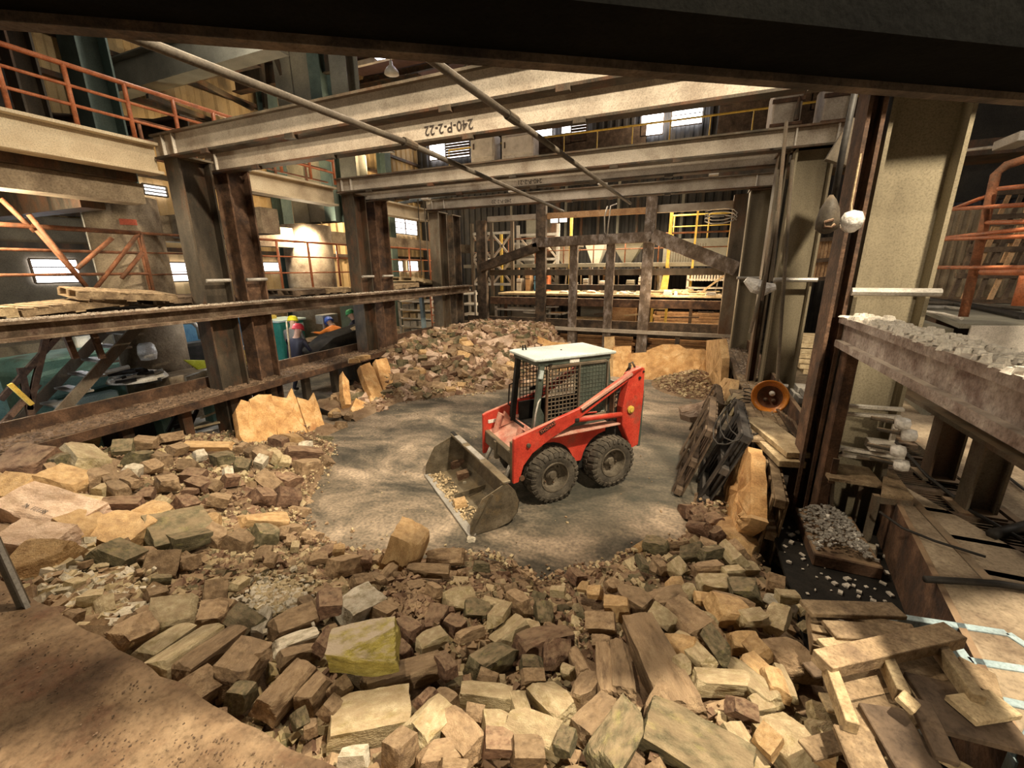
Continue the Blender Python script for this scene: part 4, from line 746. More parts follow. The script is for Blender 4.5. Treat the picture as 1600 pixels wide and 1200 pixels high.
for cx in (0.48,-0.44): wheel(cx,0.62,1); wheel(cx,-0.17,-1)
# bucket
g = MB()
def bx_(t): return Vector((1.80-0.085*t,-0.70+1.63*t,0)) # lip, t 0..1
secs = []
for t in (0,1):
    l = bx_(t); dx = Vector((-1,0.0,0)); 
    prof = [(0,0.012),(0.32,0.012),(0.50,0.05),(0.60,0.15),(0.63,0.30),(0.58,0.44),(0.46,0.56)]
    secs.append([l+dx*(a*0.98)+Vector((0,0,b)) for a,b in prof])
n = len(secs[0]); vs = secs[0]+secs[1]; vs += [v+Vector((-0.015,0,-0.012)) for v in vs]
fs = [(i,i+1,n+i+1,n+i) for i in range(n-1)]+[(2*n+i,3*n+i,3*n+i+1,2*n+i+1) for i in range(n-1)]+[(0,n,3*n,2*n),(n-1,2*n+n-1,3*n+n-1,n+n-1)]
g.add(vs,fs); bk = lb(g,'bucket','bucket')
for t,nm in ((0,'far'),(1,'near')):
    s = secs[0 if t==0 else 1]; front = [s[0]+Vector((-0.02,0,0.0)), ]
    poly = [s[0]]+s[1:]+[s[0]+Vector((-0.16,0,0.42)), s[0]+Vector((-0.02,0,0.16))]
    g = MB(); g.prism(poly,(0,-0.014 if t==0 else 0.014,0)); sw = lb(g,'bucket_side','bucket',bk)
    if t==1:
        g = MB(); g.bar(s[0]+Vector((-0.02,0.02,0.01)),s[0]+Vector((-0.28,0.02,0.46)),0.02,0.045,up=(0,1,0)); lb(g,'side_rib','bucket',bk)
g = MB(); g.bar(bx_(0)+Vector((-0.03,-0.02,0.018)),bx_(1)+Vector((-0.03,0.02,0.018)),0.09,0.022); lb(g,'cutting_edge','galv',bk)
ta, tb = secs[0][-1], secs[1][-1]
g = MB(); g.bar(ta+Vector((-0.01,-0.02,0.012)),tb+Vector((-0.01,0.02,0.012)),0.10,0.03); lb(g,'top_bar','bucket',bk,bevel=0.004)
for a_,b_ in ((0.08,0.26),(0.34,0.62)):
    g = MB(); g.bar(ta.lerp(tb,a_)+Vector((0,0,0.034)),ta.lerp(tb,b_)+Vector((0,0,0.034)),0.075,0.014); lb(g,'step_plate','galv',bk)
g = MB(); g.bar(ta.lerp(tb,0.0)+Vector((0,-0.06,0.03)),ta.lerp(tb,0.09)+Vector((0,0,0.03)),0.05,0.012); lb(g,'step_plate','dark',bk)
g = MB(); q = bx_(0.50); g.bar(q+Vector((-0.14,0,0.05)),q+Vector((-0.56,0.02,0.10)),0.02,0.07); lb(g,'divider','bucket',bk)
g = MB()
for i in range(260):
    t = random.random(); u = random.random()**1.5*0.22; p = bx_(t*0.8+0.03)+Vector((-0.05-u,0,0.03)); r = random.uniform(0.004,0.014)
    g.bar(p,p+Vector((random.uniform(-1,1),random.uniform(-1,1),random.uniform(0,.6))).normalized()*r*2.2,r*1.8,r*1.5)
tag(lb(g,'spilled_grit','palewood',bk),kind='stuff')
# ============================================================ LEFT BAY UNDER THE PLATFORM
def slab3(name,lab,cat,b,mt,group=None,bevel=0.01):
    g = MB(); g.box(*b); return tag(g.build(name,mt,bevel=bevel),lab,cat,group)
# steep open stair
e = thing('stair','steep open metal stair going up to the lower left platform','stairs',(-9,2.8,0.5))
for x in (-8.6,-9.4):
    g = MB(); g.bar((x,1.9,-0.02),(x,4.35,2.26),0.04,0.15); g.build('stringer','steel',e)
for i in range(11):
    y = 2.1+i*0.21; z = 0.10+i*0.196; g = MB(); g.box(-9.39,-8.61,y-0.02,y+0.16,z,z+0.03); g.build('tread','galv',e)
for i,(a,b) in enumerate((((78,500),(45,640)),((96,505),(118,560)),((140,505),(160,560)),((32,575),(50,655)),((0,625),(95,520)),((0,668),(60,600)))):
    g = MB(); x = -8.3 if i in (1,2) else -8.9; g.bar(onx(*a,x),onx(*b,x),0.07,0.07); tag(g.build('scaffold_brace','rust'),'rusty scaffold brace under the platform at the far left','brace','scaffold braces under the left platform')
g = MB(); g.bar(onx(15,600,-8.2),onx(50,632,-8.2),0.05,0.05); tag(g.build('yellow_strut','yellow'),'bright yellow strut at the far left under the platform','brace')
# teal press
e = thing('teal_press','dusty teal machine with a sloping hood seen behind the stair','machine',(-11.3,4.0,0))
g = MB(); g.prism([(-12.6,3.2,0),(-12.6,3.2,1.05),(-12.4,3.4,1.3),(-12.3,4.6,1.35),(-12.2,5.0,1.1),(-12.2,5.2,0)],(1.2,0.3,0)); g.build('machine_body','teal',e,bevel=0.05)
g = MB(); g.prism([(-11.3,3.5,0.6),(-11.3,3.6,1.0),(-11.25,4.8,1.1),(-11.2,5.0,0.7)],(0.5,0,0)); g.build('hood','teal',e,bevel=0.06)
g = MB(); g.box(-11.0,-10.75,3.6,4.5,0.2,0.55); g.build('control_panel','mint',e,bevel=0.02)
e = thing('teal_press','teal machine corner at the far left edge below the platform','machine',(-11,2.5,0))
g = MB(); g.box(-11.6,-10.4,1.7,2.9,0,1.3); g.build('machine_body','teal',e,bevel=0.08)
g = MB(); g.box(-10.4,-10.3,2.0,2.4,0.6,1.1); g.build('door','mint',e,bevel=0.02)
e = thing('machine_bed','long pale teal machine bed lying along the left ledge','machine',(-8.7,4.2,0.5))
g = MB(); g.box(-8.75,-8.35,2.9,5.1,0.42,0.58); g.build('bed_rail','mint',e,bevel=0.02)
g = MB(); g.box(-8.7,-8.4,3.4,3.75,0.5,0.60); g.build('recess','dark',e)
for y in (3.1,4.1,4.95):
    g = MB(); g.box(-8.7,-8.45,y-0.08,y+0.08,0,0.42); g.build('leg','teal',e)
g = MB(); g.lathe([(0.10,0.58),(0.10,0.75),(0.05,0.78)],(-8.55,4.85,0),n=14); g.build('valve','teal',e)
for i,(a,mt) in enumerate((((112,512),'bluepaint'),((135,508),'bluepaint'),((128,520),'white'))):
    c = onx(*a,-12.2); slab3('crate',['small blue crate behind the stair top, left one','small blue crate behind the stair top, right one','white crate under the blue crates behind the stair'][i],'crate',(c.x-0.2,c.x+0.2,c.y-0.22,c.y+0.22,c.z-0.15-(0.2 if i==2 else 0),c.z+0.15-(0.2 if i==2 else 0)),mt,bevel=0.02)
slab3('machine_stand','dark machine stand under the blue crates behind the stair','stand',(-12.6,-11.9,4.9,6.3,0,1.0),'darksteel')
# concrete pedestal with wrapped lump
e = thing('concrete_pedestal','square mottled concrete pedestal left of the yellow bag','pedestal',(-9.6,5.2,0))
g = MB(); g.box(-9.58,-9.05,4.6,5.6,0,0.95); g.build('pedestal_block','concrete',e,bevel=0.02)
g = MB(); g.tube([(-9.03,4.85,0.1),(-9.03,4.85,0.9),(-9.1,5.5,0.97)],0.02,6); g.build('conduit','galv',e)
c = onx(230,550,-9.3)
g = MB(); g.lathe([(0.02,-0.16),(0.12,-0.14),(0.15,-0.02),(0.13,0.12),(0.09,0.17),(0,0.18)],c,n=14); tag(g.build('wrapped_valve','plastic',smooth=True),'valve head wrapped in crumpled white plastic on the concrete pedestal','valve')
# white and black scrap on the machine
for i in range(14):
    c = onx(random.uniform(178,243),random.uniform(578,600),-9.0); a = random.uniform(-0.4,0.4)+1.2; L = random.uniform(0.15,0.45); d = Vector((math.cos(a)*L,math.sin(a)*L,random.uniform(-0.03,0.1)))
    g = MB(); 
    if i%3==0: g.tube([c-d/2,c+d/2],0.04,8)
    else: g.bar(c-d/2,c+d/2,random.uniform(0.06,0.16),random.uniform(0.02,0.06))
    tag(g.build('scrap_piece','blackrub' if i%2 else 'white'),'black scrap piece heaped before the teal press' if i%2 else 'white scrap piece heaped before the teal press','scrap','dark scrap before the teal press' if i%2 else 'white scrap before the teal press')
g = MB(); c = onx(215,588,-9.3); g.lathe([(0.45,-0.05),(0.40,0.03),(0.2,0.09),(0,0.10)],c,n=20); tag(g.build('white_cover','white',smooth=True),'domed white cover lying behind the scrap heap at left','cover')
slab3('scrap_table','dark low table carrying the scrap heap at left','table',(-9.5,-8.85,3.2,4.7,0,0.62),'darksteel')
# blue back wall, chairs, yellow sack
g = MB(); a = onx(275,505,-11.0); b = onx(314,560,-11.0); g.box(-11.1,-11.0,a.y-0.1,b.y+0.3,0,1.75); tag(g.build('blue_partition','bluepaint',bevel=0.01),'blue partition panel seen between pedestal and nearest column','panel')
g = MB(); pp = [onx(x,y,-10.3) for x,y in ((272,504),(300,503),(310,512),(314,530))]; g.tube(pp,0.05,10); tag(g.build('bent_duct','galv',smooth=True),'bent silver pipe in front of the blue partition','pipe')
g = MB(); c = onx(290,545,-10.2); g.box(c.x+0.0,c.x+0.4,c.y-0.3,c.y+0.6,0,c.z+0.15); tag(g.build('motor_housing','dark',bevel=0.06),'black motor housing below the bent silver pipe','machine')
e = thing('yellow_sack','lime yellow sheet slung under the motor housing left of the nearest column','sheet',onx(303,570,-9.2))
g = MB(); q = [onx(x,y,-9.3) for x,y in ((285,562),(325,563),(327,583),(315,583))]; g.prism(q,(0.05,0,0)); g.build('sheet_panel','lime',e,bevel=0.01)
g = MB(); g.tube([onx(326,563,-9.0),onx(328,592,-9.0)],0.03,8); g.build('frame_tube','lime',e)
# bright rack between column 1 and 2
e = thing('small_rack','narrow rack with a yellow lower frame between the two nearest left columns','rack',onx(374,560,-9.6))
for a,b,mt in (((364,493),(371,493),'white'),((372,542),(381,541),'white'),((374,548),(377,570),'yellow'),((381,547),(385,569),'yellow'),((377,570),(386,569),'yellow')):
    g = MB(); g.bar(onx(*a,-9.5),onx(*b,-9.5),0.04,0.04); g.build('frame_bar',mt,e)
q = onx(386,569,-9.5); g = MB(); g.bar(q,(q.x,q.y,0),0.04,0.04,up=(0,1,0)); g.build('leg','darksteel',e)
slab3('dark_locker','dark blue locker behind the second left column','locker',(-12.6,-12.1,7.6,9.2,0,1.85),'bluepaint')
# green cabinet
a = onz(470,578,0)
e = thing('green_cabinet','dark green cabinet with a pale mint top left of the yellow helmet','cabinet',(-11.0,8.9,0))
g = MB(); g.box(-11.4,-10.6,8.3,9.15,0.1,1.50); g.build('cabinet_body','green',e,bevel=0.03)
g = MB(); g.box(-11.45,-10.55,8.25,9.2,1.50,1.56); g.build('cabinet_top','mint',e,bevel=0.01)
g = MB(); g.box(-10.6,-10.585,8.34,8.72,0.2,1.42); g.build('door','green',e,bevel=0.005)
g = MB(); g.box(-10.58,-10.57,8.95,9.1,1.3,1.42); g.build('notice','mint',e)
g = MB(); g.box(-11.35,-11.15,8.5,8.7,1.56,1.66); g.build('bracket','yellow',e)
slab3('control_box','grey control box on a thin pole right of the green cabinet','box',(-10.35,-10.05,9.35,9.95,1.35,1.62),'galv')
g = MB(); g.tube([(-10.2,9.5,0),(-10.2,9.5,1.4)],0.04,8); tag(g.build('box_pole','galv'),'thin pale pole carrying the grey control box','pole')
g = MB(); g.tube([onx(448,502,-8.6),onx(454,565,-8.6)],0.022,8); tag(g.build('shovel_handle','palewood'),'pale upright pole leaning by the green cabinet','pole')
e = thing('steel_skip','tilted dark steel chute lying across before the workers','chute',onx(540,545,-8.5))
g = MB(); q = [onx(x,y,-8.3) for x,y in ((470,572),(522,528),(590,505),(612,518),(560,545),(500,575))]; g.prism(q,(-0.5,0,0.05)); g.build('chute_body','dark',e)
g = MB(); q = [onx(x,y,-8.35) for x,y in ((552,518),(575,505),(590,511),(556,522))]; g.prism(q,(-0.1,0,0.08)); g.build('dust_load','palewood',e)
g = MB(); g.bar(onx(560,520,-8.3),onx(582,496,-8.3),0.06,0.06); g.build('chute_arm','steel',e)
slab3('work_bench','dark steel bench the workers lean over behind the ledge','bench',(-10.6,-9.9,8.6,10.2,0.0,0.95),'darksteel')
slab3('scrap_bin','grey bin beneath the chute near the middle left columns','bin',(-9.0,-8.3,8.6,9.6,0,0.9),'darksteel')
# dark teal doorway and strip wall behind
slab3('store_cabin','dark teal cabin wall behind the workers','cabin',(-13.2,-12.8,10.9,13.8,0,2.2),'tealsteel')
slab3('low_wall','dark concrete wall low behind the left bay','wall',(-13.4,-13.2,2.0,10.5,0,1.4),'concdark')
# ------------------------------------------------------------ workers
def person(lab,loc,heading,lean,helm,top,legs,arms,crouch=0.0,headturn=0.0):
    loc = Vector(loc); e = thing('person',lab,'person',loc,heading)
    sl, cl = math.sin(lean), math.cos(lean)
    hip = 0.92-crouch
    def up(h,f=0,s=0): return Vector((s, h*sl+f*cl, hip+h*cl-f*sl))
    V = []; E = []; Rr = []
    def add(p,r,par=None):
        V.append(Vector(p)); Rr.append(r if isinstance(r,tuple) else (r,r))
        if par is not None: E.append((par,len(V)-1))
        return len(V)-1
    pel = add((0,0,hip),(0.155,0.12)); sp = add(up(0.20),(0.14,0.11),pel); ch = add(up(0.42),(0.17,0.12),sp); nk = add(up(0.54),(0.065,0.065),ch); hb = add(up(0.62,0.02),(0.07,0.08),nk); hm = add(up(0.71,0.03),(0.078,0.095),hb); ht = add(up(0.79,0.02),(0.06,0.07),hm)
    for s in (-1,1):
        h = add((s*0.10,0,hip-0.06),0.09,pel); k = add((s*0.12,0.05+crouch*0.8,hip*0.5),0.065,h); an = add((s*0.13,-0.02,0.09),0.042,k); toe = add((s*0.14,0.14,0.04),(0.045,0.035),an)
        sh = add(up(0.46,0,s*0.19),0.062,ch); el = add(sh and V[sh]+Vector(arms[0 if s<0 else 1][0]),0.045,sh); wr = add(V[el]+Vector(arms[0 if s<0 else 1][1]),0.03,el)
        d = (V[wr]-V[el]).normalized(); pm = add(V[wr]+d*0.07,(0.038,0.02),wr)
        sd = Vector((1,0,0)); sd = (sd-d*sd.dot(d)).normalized()
        for q in range(4):
            f0 = add(V[pm]+sd*(q-1.5)*0.02+d*0.03,0.0085,pm); f1 = add(V[f0]+d*(0.035,0.04,0.038,0.03)[q]+Vector((0,0,-0.01)),0.008,f0)
        add(V[wr]+d*0.05-sd*s*0.055,0.009,wr)
    me = bpy.data.meshes.new('body'); me.from_pydata([tuple(v) for v in V],E,[]); o = bpy.data.objects.new('body',me); COL.objects.link(o)
    sk = o.modifiers.new('s','SKIN'); 
    for i,v in enumerate(me.skin_vertices[0].data): v.radius = Rr[i]; v.use_root = (i==0)
    sb = o.modifiers.new('u','SUBSURF'); sb.levels = 1; sb.render_levels = 1
    dg = bpy.context.evaluated_depsgraph_get(); m2 = bpy.data.meshes.new_from_object(o.evaluated_get(dg)); bpy.data.objects.remove(o)
    for mt in (top,legs,'skin','blackrub'): m2.materials.append(M[mt])
    hbp = V[nk]
    for p in m2.polygons:
        c = p.center
        hd = min((c-V[hm]).length,(c-V[hb]).length,(c-V[ht]).length) < 0.13 and (c-V[ch]).dot(V[nk]-V[ch]) > 0.0125
        wrs = [i for i,r in enumerate(Rr) if r==(0.03,0.03)]
        hand = any((c-V[i]).dot((V[i]-V[i-1]).normalized()) > 0 and (c-V[i]).length < 0.22 for i in wrs)
        p.material_index = 2 if hd or hand else (3 if c.z < 0.09 else (1 if c.z < hip+0.02 else 0)); p.use_smooth = True
    b = bpy.data.objects.new('body',m2); COL.objects.link(b); b.parent = e
    # helmet, face
    c = V[hm]; ax = (V[ht]-V[hb]).normalized(); fw = (Vector((math.sin(headturn),math.cos(headturn),0))-ax*ax.dot(Vector((math.sin(headturn),math.cos(headturn),0)))).normalized()
    g = MB(); g.lathe([(0.145,0.0),(0.132,0.015),(0.130,0.05),(0.115,0.10),(0.075,0.135),(0.0,0.148)],c+ax*0.035,ax,20); g.bar(c+ax*0.04+fw*0.10,c+ax*0.035+fw*0.175,0.14,0.012,up=ax); g.bar(c+ax*0.10-fw*0.10,c+ax*0.175+fw*0.07,0.02,0.03,up=ax)
    g.build('hard_hat',helm,e,smooth=True,local=True)
    sd = fw.cross(ax)
    g = MB(); g.prism([c+fw*0.085-ax*0.035-sd*0.014,c+fw*0.085-ax*0.035+sd*0.014,c+fw*0.085+ax*0.02+sd*0.006,c+fw*0.085+ax*0.02-sd*0.006],fw*0.025); g.build('nose','skin',e,local=True)
    for s in (-1,1):
        g = MB(); g.lathe([(0.012,0),(0.009,0.006),(0,0.008)],c+fw*0.088+ax*0.015+sd*s*0.032,fw,10); g.build('eye','white',e,local=True)
        g = MB(); g.lathe([(0.03,-0.008),(0.032,0),(0.015,0.012),(0,0.012)],c+sd*s*0.082-ax*0.0,sd*s,10); g.build('ear','skin',e,local=True)
    g = MB(); g.bar(c+fw*0.098-ax*0.055-sd*0.022,c+fw*0.098-ax*0.055+sd*0.022,0.008,0.006); g.build('mouth','redplate',e,local=True)
    return e
dn = ((-0.06,0.05,-0.27),(-0.0,0.12,-0.22)); 
person('worker in yellow hard hat behind the one in the red helmet',(-9.75,7.95,0),0.5,0.28,'helmyellow','clothgrey','clothdark',(((-0.05,0.1,-0.26),(0.02,0.2,-0.12)),((0.05,0.1,-0.26),(-0.02,0.2,-0.12))),0.03)
person('worker in red hard hat and dark jacket by the green cabinet',(-8.75,7.15,0),0.2,0.30,'helmred','clothdark','clothdark',(((-0.1,0.05,-0.26),(0.08,0.16,-0.14)),((0.1,0.08,-0.25),(-0.08,0.18,-0.12))),0.10)
person('worker in blue hard hat and orange shirt leaning over the bench',(-9.45,9.35,0),1.3,0.75,'helmblue','clothorange','clothdark',(((-0.12,0.20,-0.12),(-0.05,0.25,0.0)),((0.1,0.2,-0.15),(0.0,0.25,-0.03))),0.02)
person('worker in green hard hat and dark clothes beside the orange shirt',(-9.35,10.1,0),1.8,0.35,'helmgreen','clothdark','clothgrey',(((-0.08,0.1,-0.25),(0.0,0.2,-0.12)),((0.08,0.1,-0.25),(0.0,0.2,-0.12))),0.0)
# white litter and frames under the ledge
g = MB(); g.prism([(-10.3,4.9,0.01),(-8.2,4.4,0.01),(-7.7,5.4,0.01),(-9.4,6.6,0.01)],(0,0,0.02)); tag(g.build('white_sheet','white'),'white sheeting spread on the floor beyond the left ledge','sheet')
e = thing('small_ladder','dark short ladder standing under the left ledge near the corner heap','ladder',(-8.1,4.0,0))
for a,b in (((262,675),(277,645)),((293,675),(308,640))):
    g = MB(); g.bar(onx(*a,-8.0),onx(*b,-8.0),0.05,0.05); g.build('rail','dark',e)
for a,b in (((265,668),(298,658)),((271,655),(303,648))):
    g = MB(); g.bar(onx(*a,-8.0),onx(*b,-8.0),0.03,0.03); g.build('rung','dark',e)
for i in range(12):
    a = Vector((-7.9+random.uniform(-.5,.3),4.2+random.uniform(-.2,1.0),0.04+i*0.02)); g = MB(); g.bar(a,a+Vector((random.uniform(-.3,.3),random.uniform(0.5,0.9),random.uniform(-.02,.05))),0.04,0.03)
    tag(g.build('thin_lath','palewood' if i%3 else 'darkwood'),'thin lath lying under the left ledge','lath','laths under the left ledge')
# frames and white shelving left of the back frame
def shelf(lab,x0,x1,y0,y1,z0,z1,n,mt='white',items=True,name='shelving_rack'):
    e = thing(name,lab,'rack',((x0+x1)/2,(y0+y1)/2,z0))
    for x in (x0,x1):
        for y in (y0,y1): g = MB(); g.box(x-0.04,x+0.04,y-0.04,y+0.04,z0,z1); g.build('upright',mt,e)
    for i in range(n):
        z = z0+(z1-z0)*(i+0.6)/n; g = MB(); g.box(x0-0.03,x1+0.03,y0-0.04,y1+0.04,z,z+0.05); g.build('shelf_board',mt,e)
    return e
shelf('tall white rack with packed shelves behind the middle left columns',-11.3,-9.7,14.6,15.6,0,2.1,6)
shelf('white rack right of the orange ladder',-8.7,-7.9,15.0,16.0,0,2.1,5)
shelf('low pale rack behind the left bay of the back frame',-7.1,-5.2,15.2,16.2,0,1.5,4)
for i in range(16):
    x = -11.2+(i%4)*0.38; z = 0.26+(i//4)*0.35*1.0; L = random.uniform(0.22,0.34)
    slab3('packed_carton','pale carton packed on the tall white rack','carton',(x,x+L,14.65,15.4,z,z+random.uniform(0.18,0.26)),random.choice(('white','palewood','galv')),'cartons on the tall white rack',0.008)
e = thing('orange_ladder','slim orange ladder standing right of the white rack','ladder',(-9.0,14.4,0))
for x in (-9.5,-8.85):
    g = MB(); g.tube([(x,14.3,0),(x-0.04,14.3,2.15)],0.03,8); g.build('rail','orange',e)
for i in range(7): g = MB(); g.tube([(-9.5,14.3,0.25+i*0.3),(-8.85,14.3,0.25+i*0.3)],0.02,6); g.build('rung','orange',e)
q = onx(664,513,-8.6); g = MB(); g.bar(onx(658,462,-8.6),(q.x,q.y,0),0.12,0.12); tag(g.build('pale_post','paleblue'),'pale blue upright post left of the orange ladder','post')
g = MB(); a = ony(622,458,13.0); b = ony(662,460,13.0); g.bar(a,b,0.14,0.12); tag(g.build('pale_lintel','white'),'white lintel bar over the packed rack','beam')
for i,x in enumerate((-8.75,-8.2,-7.85)):
    g = MB(); g.bar((x,13.75,0),(x,13.75,2.1),0.16,0.18,up=(0,1,0)); tag(g.build('dark_stanchion','darksteel'),'dark stanchion below the runner beam at the far left corner','post','stanchions at the far left corner')
for i in range(4): slab3('stanchion_block','grey block wedged between the far corner stanchions','block',(-8.12,-7.93,13.65,13.85,0.55+i*0.38,0.78+i*0.38),'galv','blocks between stanchions')
# ============================================================ BEHIND THE BACK FRAME
def timber_stack(lab,x0,x1,y0,y1,z0,n,m,mt,group=None):
    e = thing('timber_stack',lab,'timber',((x0+x1)/2,(y0+y1)/2,z0)); h = 0.1
    for i in range(n):
        for j in range(m):
            yy = y0+(y1-y0)*(j+0.5)/m; dx = random.uniform(-.12,.12); g = MB(); g.bar((x0+dx,yy,z0+h*(i+0.5)+random.uniform(-.006,.006)),(x1+dx,yy,z0+h*(i+0.5)+random.uniform(-.006,.006)),(y1-y0)/m*0.93,h*0.9); g.build('timber_board',mt,e,bevel=0.005)
    return e
timber_stack('long stack of warm-toned timbers low behind the pit end, left part',-4.3,-1.7,14.8,15.6,0,6,3,'warmwood')
timber_stack('long stack of warm-toned timbers low behind the pit end, right part',-1.2,1.4,14.8,15.6,0,6,3,'warmwood')
timber_stack('upper stack of warm-toned timbers behind the right bay',-1.2,1.2,15.3,16.0,1.05,4,2,'warmwood')
timber_stack('short pile of orange-brown boards in the middle bay',-4.1,-2.6,15.3,15.9,0.95,2,2,'palewood')
slab3('timber_crate','warm plywood crate left of the tall ash-white post','crate',(-2.6,-1.75,15.2,15.9,0.8,1.55),'warmwood')
slab3('trestle_board','dark trestle board carrying the upper timber stack','board',(-4.4,1.4,14.9,16.4,0.62,0.72),'darkwood')
e = thing('yellow_stool','pale yellow wooden stool frame beside the ash-white post','stool',(-1.0,14.9,0.9))
for x in (-1.2,-0.75):
    g = MB(); g.bar((x,14.95,0.72),(x,14.95,1.65),0.08,0.08,up=(0,1,0)); g.build('leg','yellow',e)
for z in (1.05,1.6): g = MB(); g.bar((-1.2,14.95,z),(-0.75,14.95,z),0.06,0.08); g.build('rung','palewood',e)
# platform at z 2 with its debris
slab3('rear_platform','pale board platform edge running across behind the frame','platform',(-7.0,1.6,15.2,18.5,1.94,2.02),'palewood')
rp = [o for o in bpy.data.objects if o.name.startswith('rear_platform')][0]
for i in range(7):
    g = MB(); g.box(-6.8+i*1.35,-6.7+i*1.35,15.3,15.4,0,1.94); g.build('leg','darksteel',rp)
for i in range(40):
    x = -4.6+random.random()*5.9; y = random.uniform(15.3,16.4); s = random.uniform(0.06,0.2); z = 2.02
    g = MB(); hh = random.uniform(0.04,0.16); g.hexa([(x-s,y-s*.6,z),(x+s,y-s*.5,z),(x+s*.9,y+s*.6,z),(x-s*.8,y+s*.5,z)],[(x-s*.7,y-s*.5,z+hh),(x+s*.8,y-s*.4,z+hh*.8),(x+s*.6,y+s*.4,z+hh),(x-s*.6,y+s*.4,z+hh*1.1)])
    mt = random.choice(('white','palewood','white','galv')); tag(g.build('rubble_lump',mt,bevel=0.01),'pale rubble lump lying on the rear platform','lump','rubble lumps on the rear platform')
for i in range(6):
    x = -1.0+random.random()*1.6; y = random.uniform(15.3,16.0); g = MB(); g.bar((x-0.6,y,2.06+i*0.02),(x+0.5,y+random.uniform(-.2,.2),2.07+i*0.02),0.14,0.03); tag(g.build('loose_board','palewood'),'pale loose board lying on the rear platform at right','board','loose boards on the rear platform')
# tables, frames, drums, bags on the platform
for i,(x,w,h,mt) in enumerate(((-4.4,0.25,0.35,'white'),(-3.9,0.18,0.5,'galv'),(-3.2,0.3,0.42,'white'),(-2.9,0.12,0.6,'palewood'),(-2.2,0.28,0.45,'greypanel'),(-1.8,0.2,0.55,'white'),(-5.9,0.25,0.6,'bluepaint'),(-6.3,0.2,0.7,'warmwood'),(-5.5,0.16,0.75,'orange'),(-6.7,0.2,0.5,'white'))):
    e = thing('tool_crate',['white','steel grey','white','straw-coloured','grey','white','blue','brown','orange','white'][i]+' upright crate on the rear platform, number %s from the left post'%['four','five','six','seven','eight','nine','three','two','more than three','one'][i],'crate',(x,16.8,2.02))
    g = MB(); g.box(x-w/2,x+w/2,16.6,17.0,2.02,2.02+h); g.build('crate_body',mt,e,bevel=0.01)
    g = MB(); g.bar((x-w/2-0.02,16.57,2.02+h*0.7),(x+w/2+0.02,16.57,2.02+h*0.7),0.03,0.03); g.build('batten','darksteel',e)
e = thing('yellow_upright','broad straw-yellow upright board right of the ash-white post','board',(-0.9,16.2,2.02)); g = MB(); g.prism([(-1.1,16.2,2.02),(-0.85,16.2,2.02),(-0.8,16.2,2.85),(-1.0,16.2,2.85)],(0,0.06,0)); g.build('board_body','yellow',e)
shelf('white framed rack full of pale bundles at right on the rear platform',-0.2,1.0,16.4,17.0,2.02,2.85,3)
for i in range(12):
    x = -0.1+i*0.09; slab3('white_bundle','white bundle hanging in the framed rack on the rear platform','bundle',(x,x+0.06,16.35,16.5,2.45,2.8),'white','white bundles in the framed rack',0.01)
g = MB(); g.bar((0.2,15.6,2.05),(0.95,15.6,2.7),0.06,0.06); tag(g.build('leaning_batten','palewood'),'pale batten leaning before the right end post','batten')
rq = random.Random(21)
for i in range(34):
    x = rq.uniform(-6.8,1.3); y = rq.uniform(16.7,18.3); t = rq.uniform(0.03,0.09); dx = rq.uniform(-0.25,0.25) if i%3==0 else 0; g = MB(); g.bar((x,y,2.02),(x+dx,y,2.95),t,t,up=(0,1,0)); tag(g.build('thin_prop',rq.choice(('palewood','white','brownwood','galv','warmwood'))),'thin upright prop standing between the rear platform and the mezzanine','prop','thin props under the mezzanine')
for i in range(22):
    x = rq.uniform(-6.6,0.6); y = rq.uniform(15.0,15.5); z = rq.choice((0.76,0.9,1.0,1.3,1.5)); L = rq.uniform(0.4,1.3); g = MB(); g.bar((x,y,z),(x+L,y+rq.uniform(-.1,.1),z+rq.uniform(-.05,.12)),rq.uniform(0.04,0.10),rq.uniform(0.03,0.07)); tag(g.build('timber_offcut',rq.choice(('palewood','warmwood','galv','white','brownwood'))),'timber offcut jumbled behind the lower rail of the back frame','offcut','offcuts behind the back frame')
slab3('machine_block','pale machine block behind the left bay, under the rear platform','machine',(-6.6,-5.3,15.6,16.6,0.0,1.3),'whitebeam')
slab3('machine_block','grey machine block behind the ash-white posts, under the rear platform','machine',(-3.9,-2.9,16.0,17.0,0.0,1.5),'greypanel')
# mezzanine with machinery
slab3('mezzanine_floor','grey mezzanine slab edge behind the back frame','floor slab',(-9.5,2.2,17.0,21.5,2.95,3.1),'greypanel')
for i,(x,t,mt) in enumerate(((-4.6,0.09,'yellow'),(-0.95,0.11,'yellow'),(-0.1,0.07,'yellow'),(1.0,0.08,'yellow'),(-7.6,0.1,'yellow'),(-8.7,0.1,'orange'))):
    g = MB(); zz = 4.8 if i<3 else 4.4; g.bar((x,16.9,2.0 if i!=1 else 2.9),(x,16.9,zz),t,t,up=(0,1,0)); tag(g.build('yellow_post',mt),['yellow post left of centre on the mezzanine','bright yellow post just right of the ash-white post','thin yellow post in the right bay of the back frame','thin yellow post close to the right end post','yellow post behind the left brace','orange post at the far left end of the mezzanine'][i],'post')
railing('mezzanine_railing','thin yellow-orange railing of the mezzanine behind the back frame',[(-9.0,16.95,3.1),(1.8,16.95,3.1)],(0.5,1.0),[(-8.5+i*1.2,16.95,3.1) for i in range(9)],'rustorange',0.025,0.025)
railing('mezzanine_railing','yellow railing high behind the right bay of the back frame',[(-1.0,18.0,3.95),(1.9,18.0,3.95)],(0.45,0.85),[(-0.9,18.0,3.95),(0.3,18.0,3.95),(1.4,18.0,3.95)],'yellow',0.025,0.025)
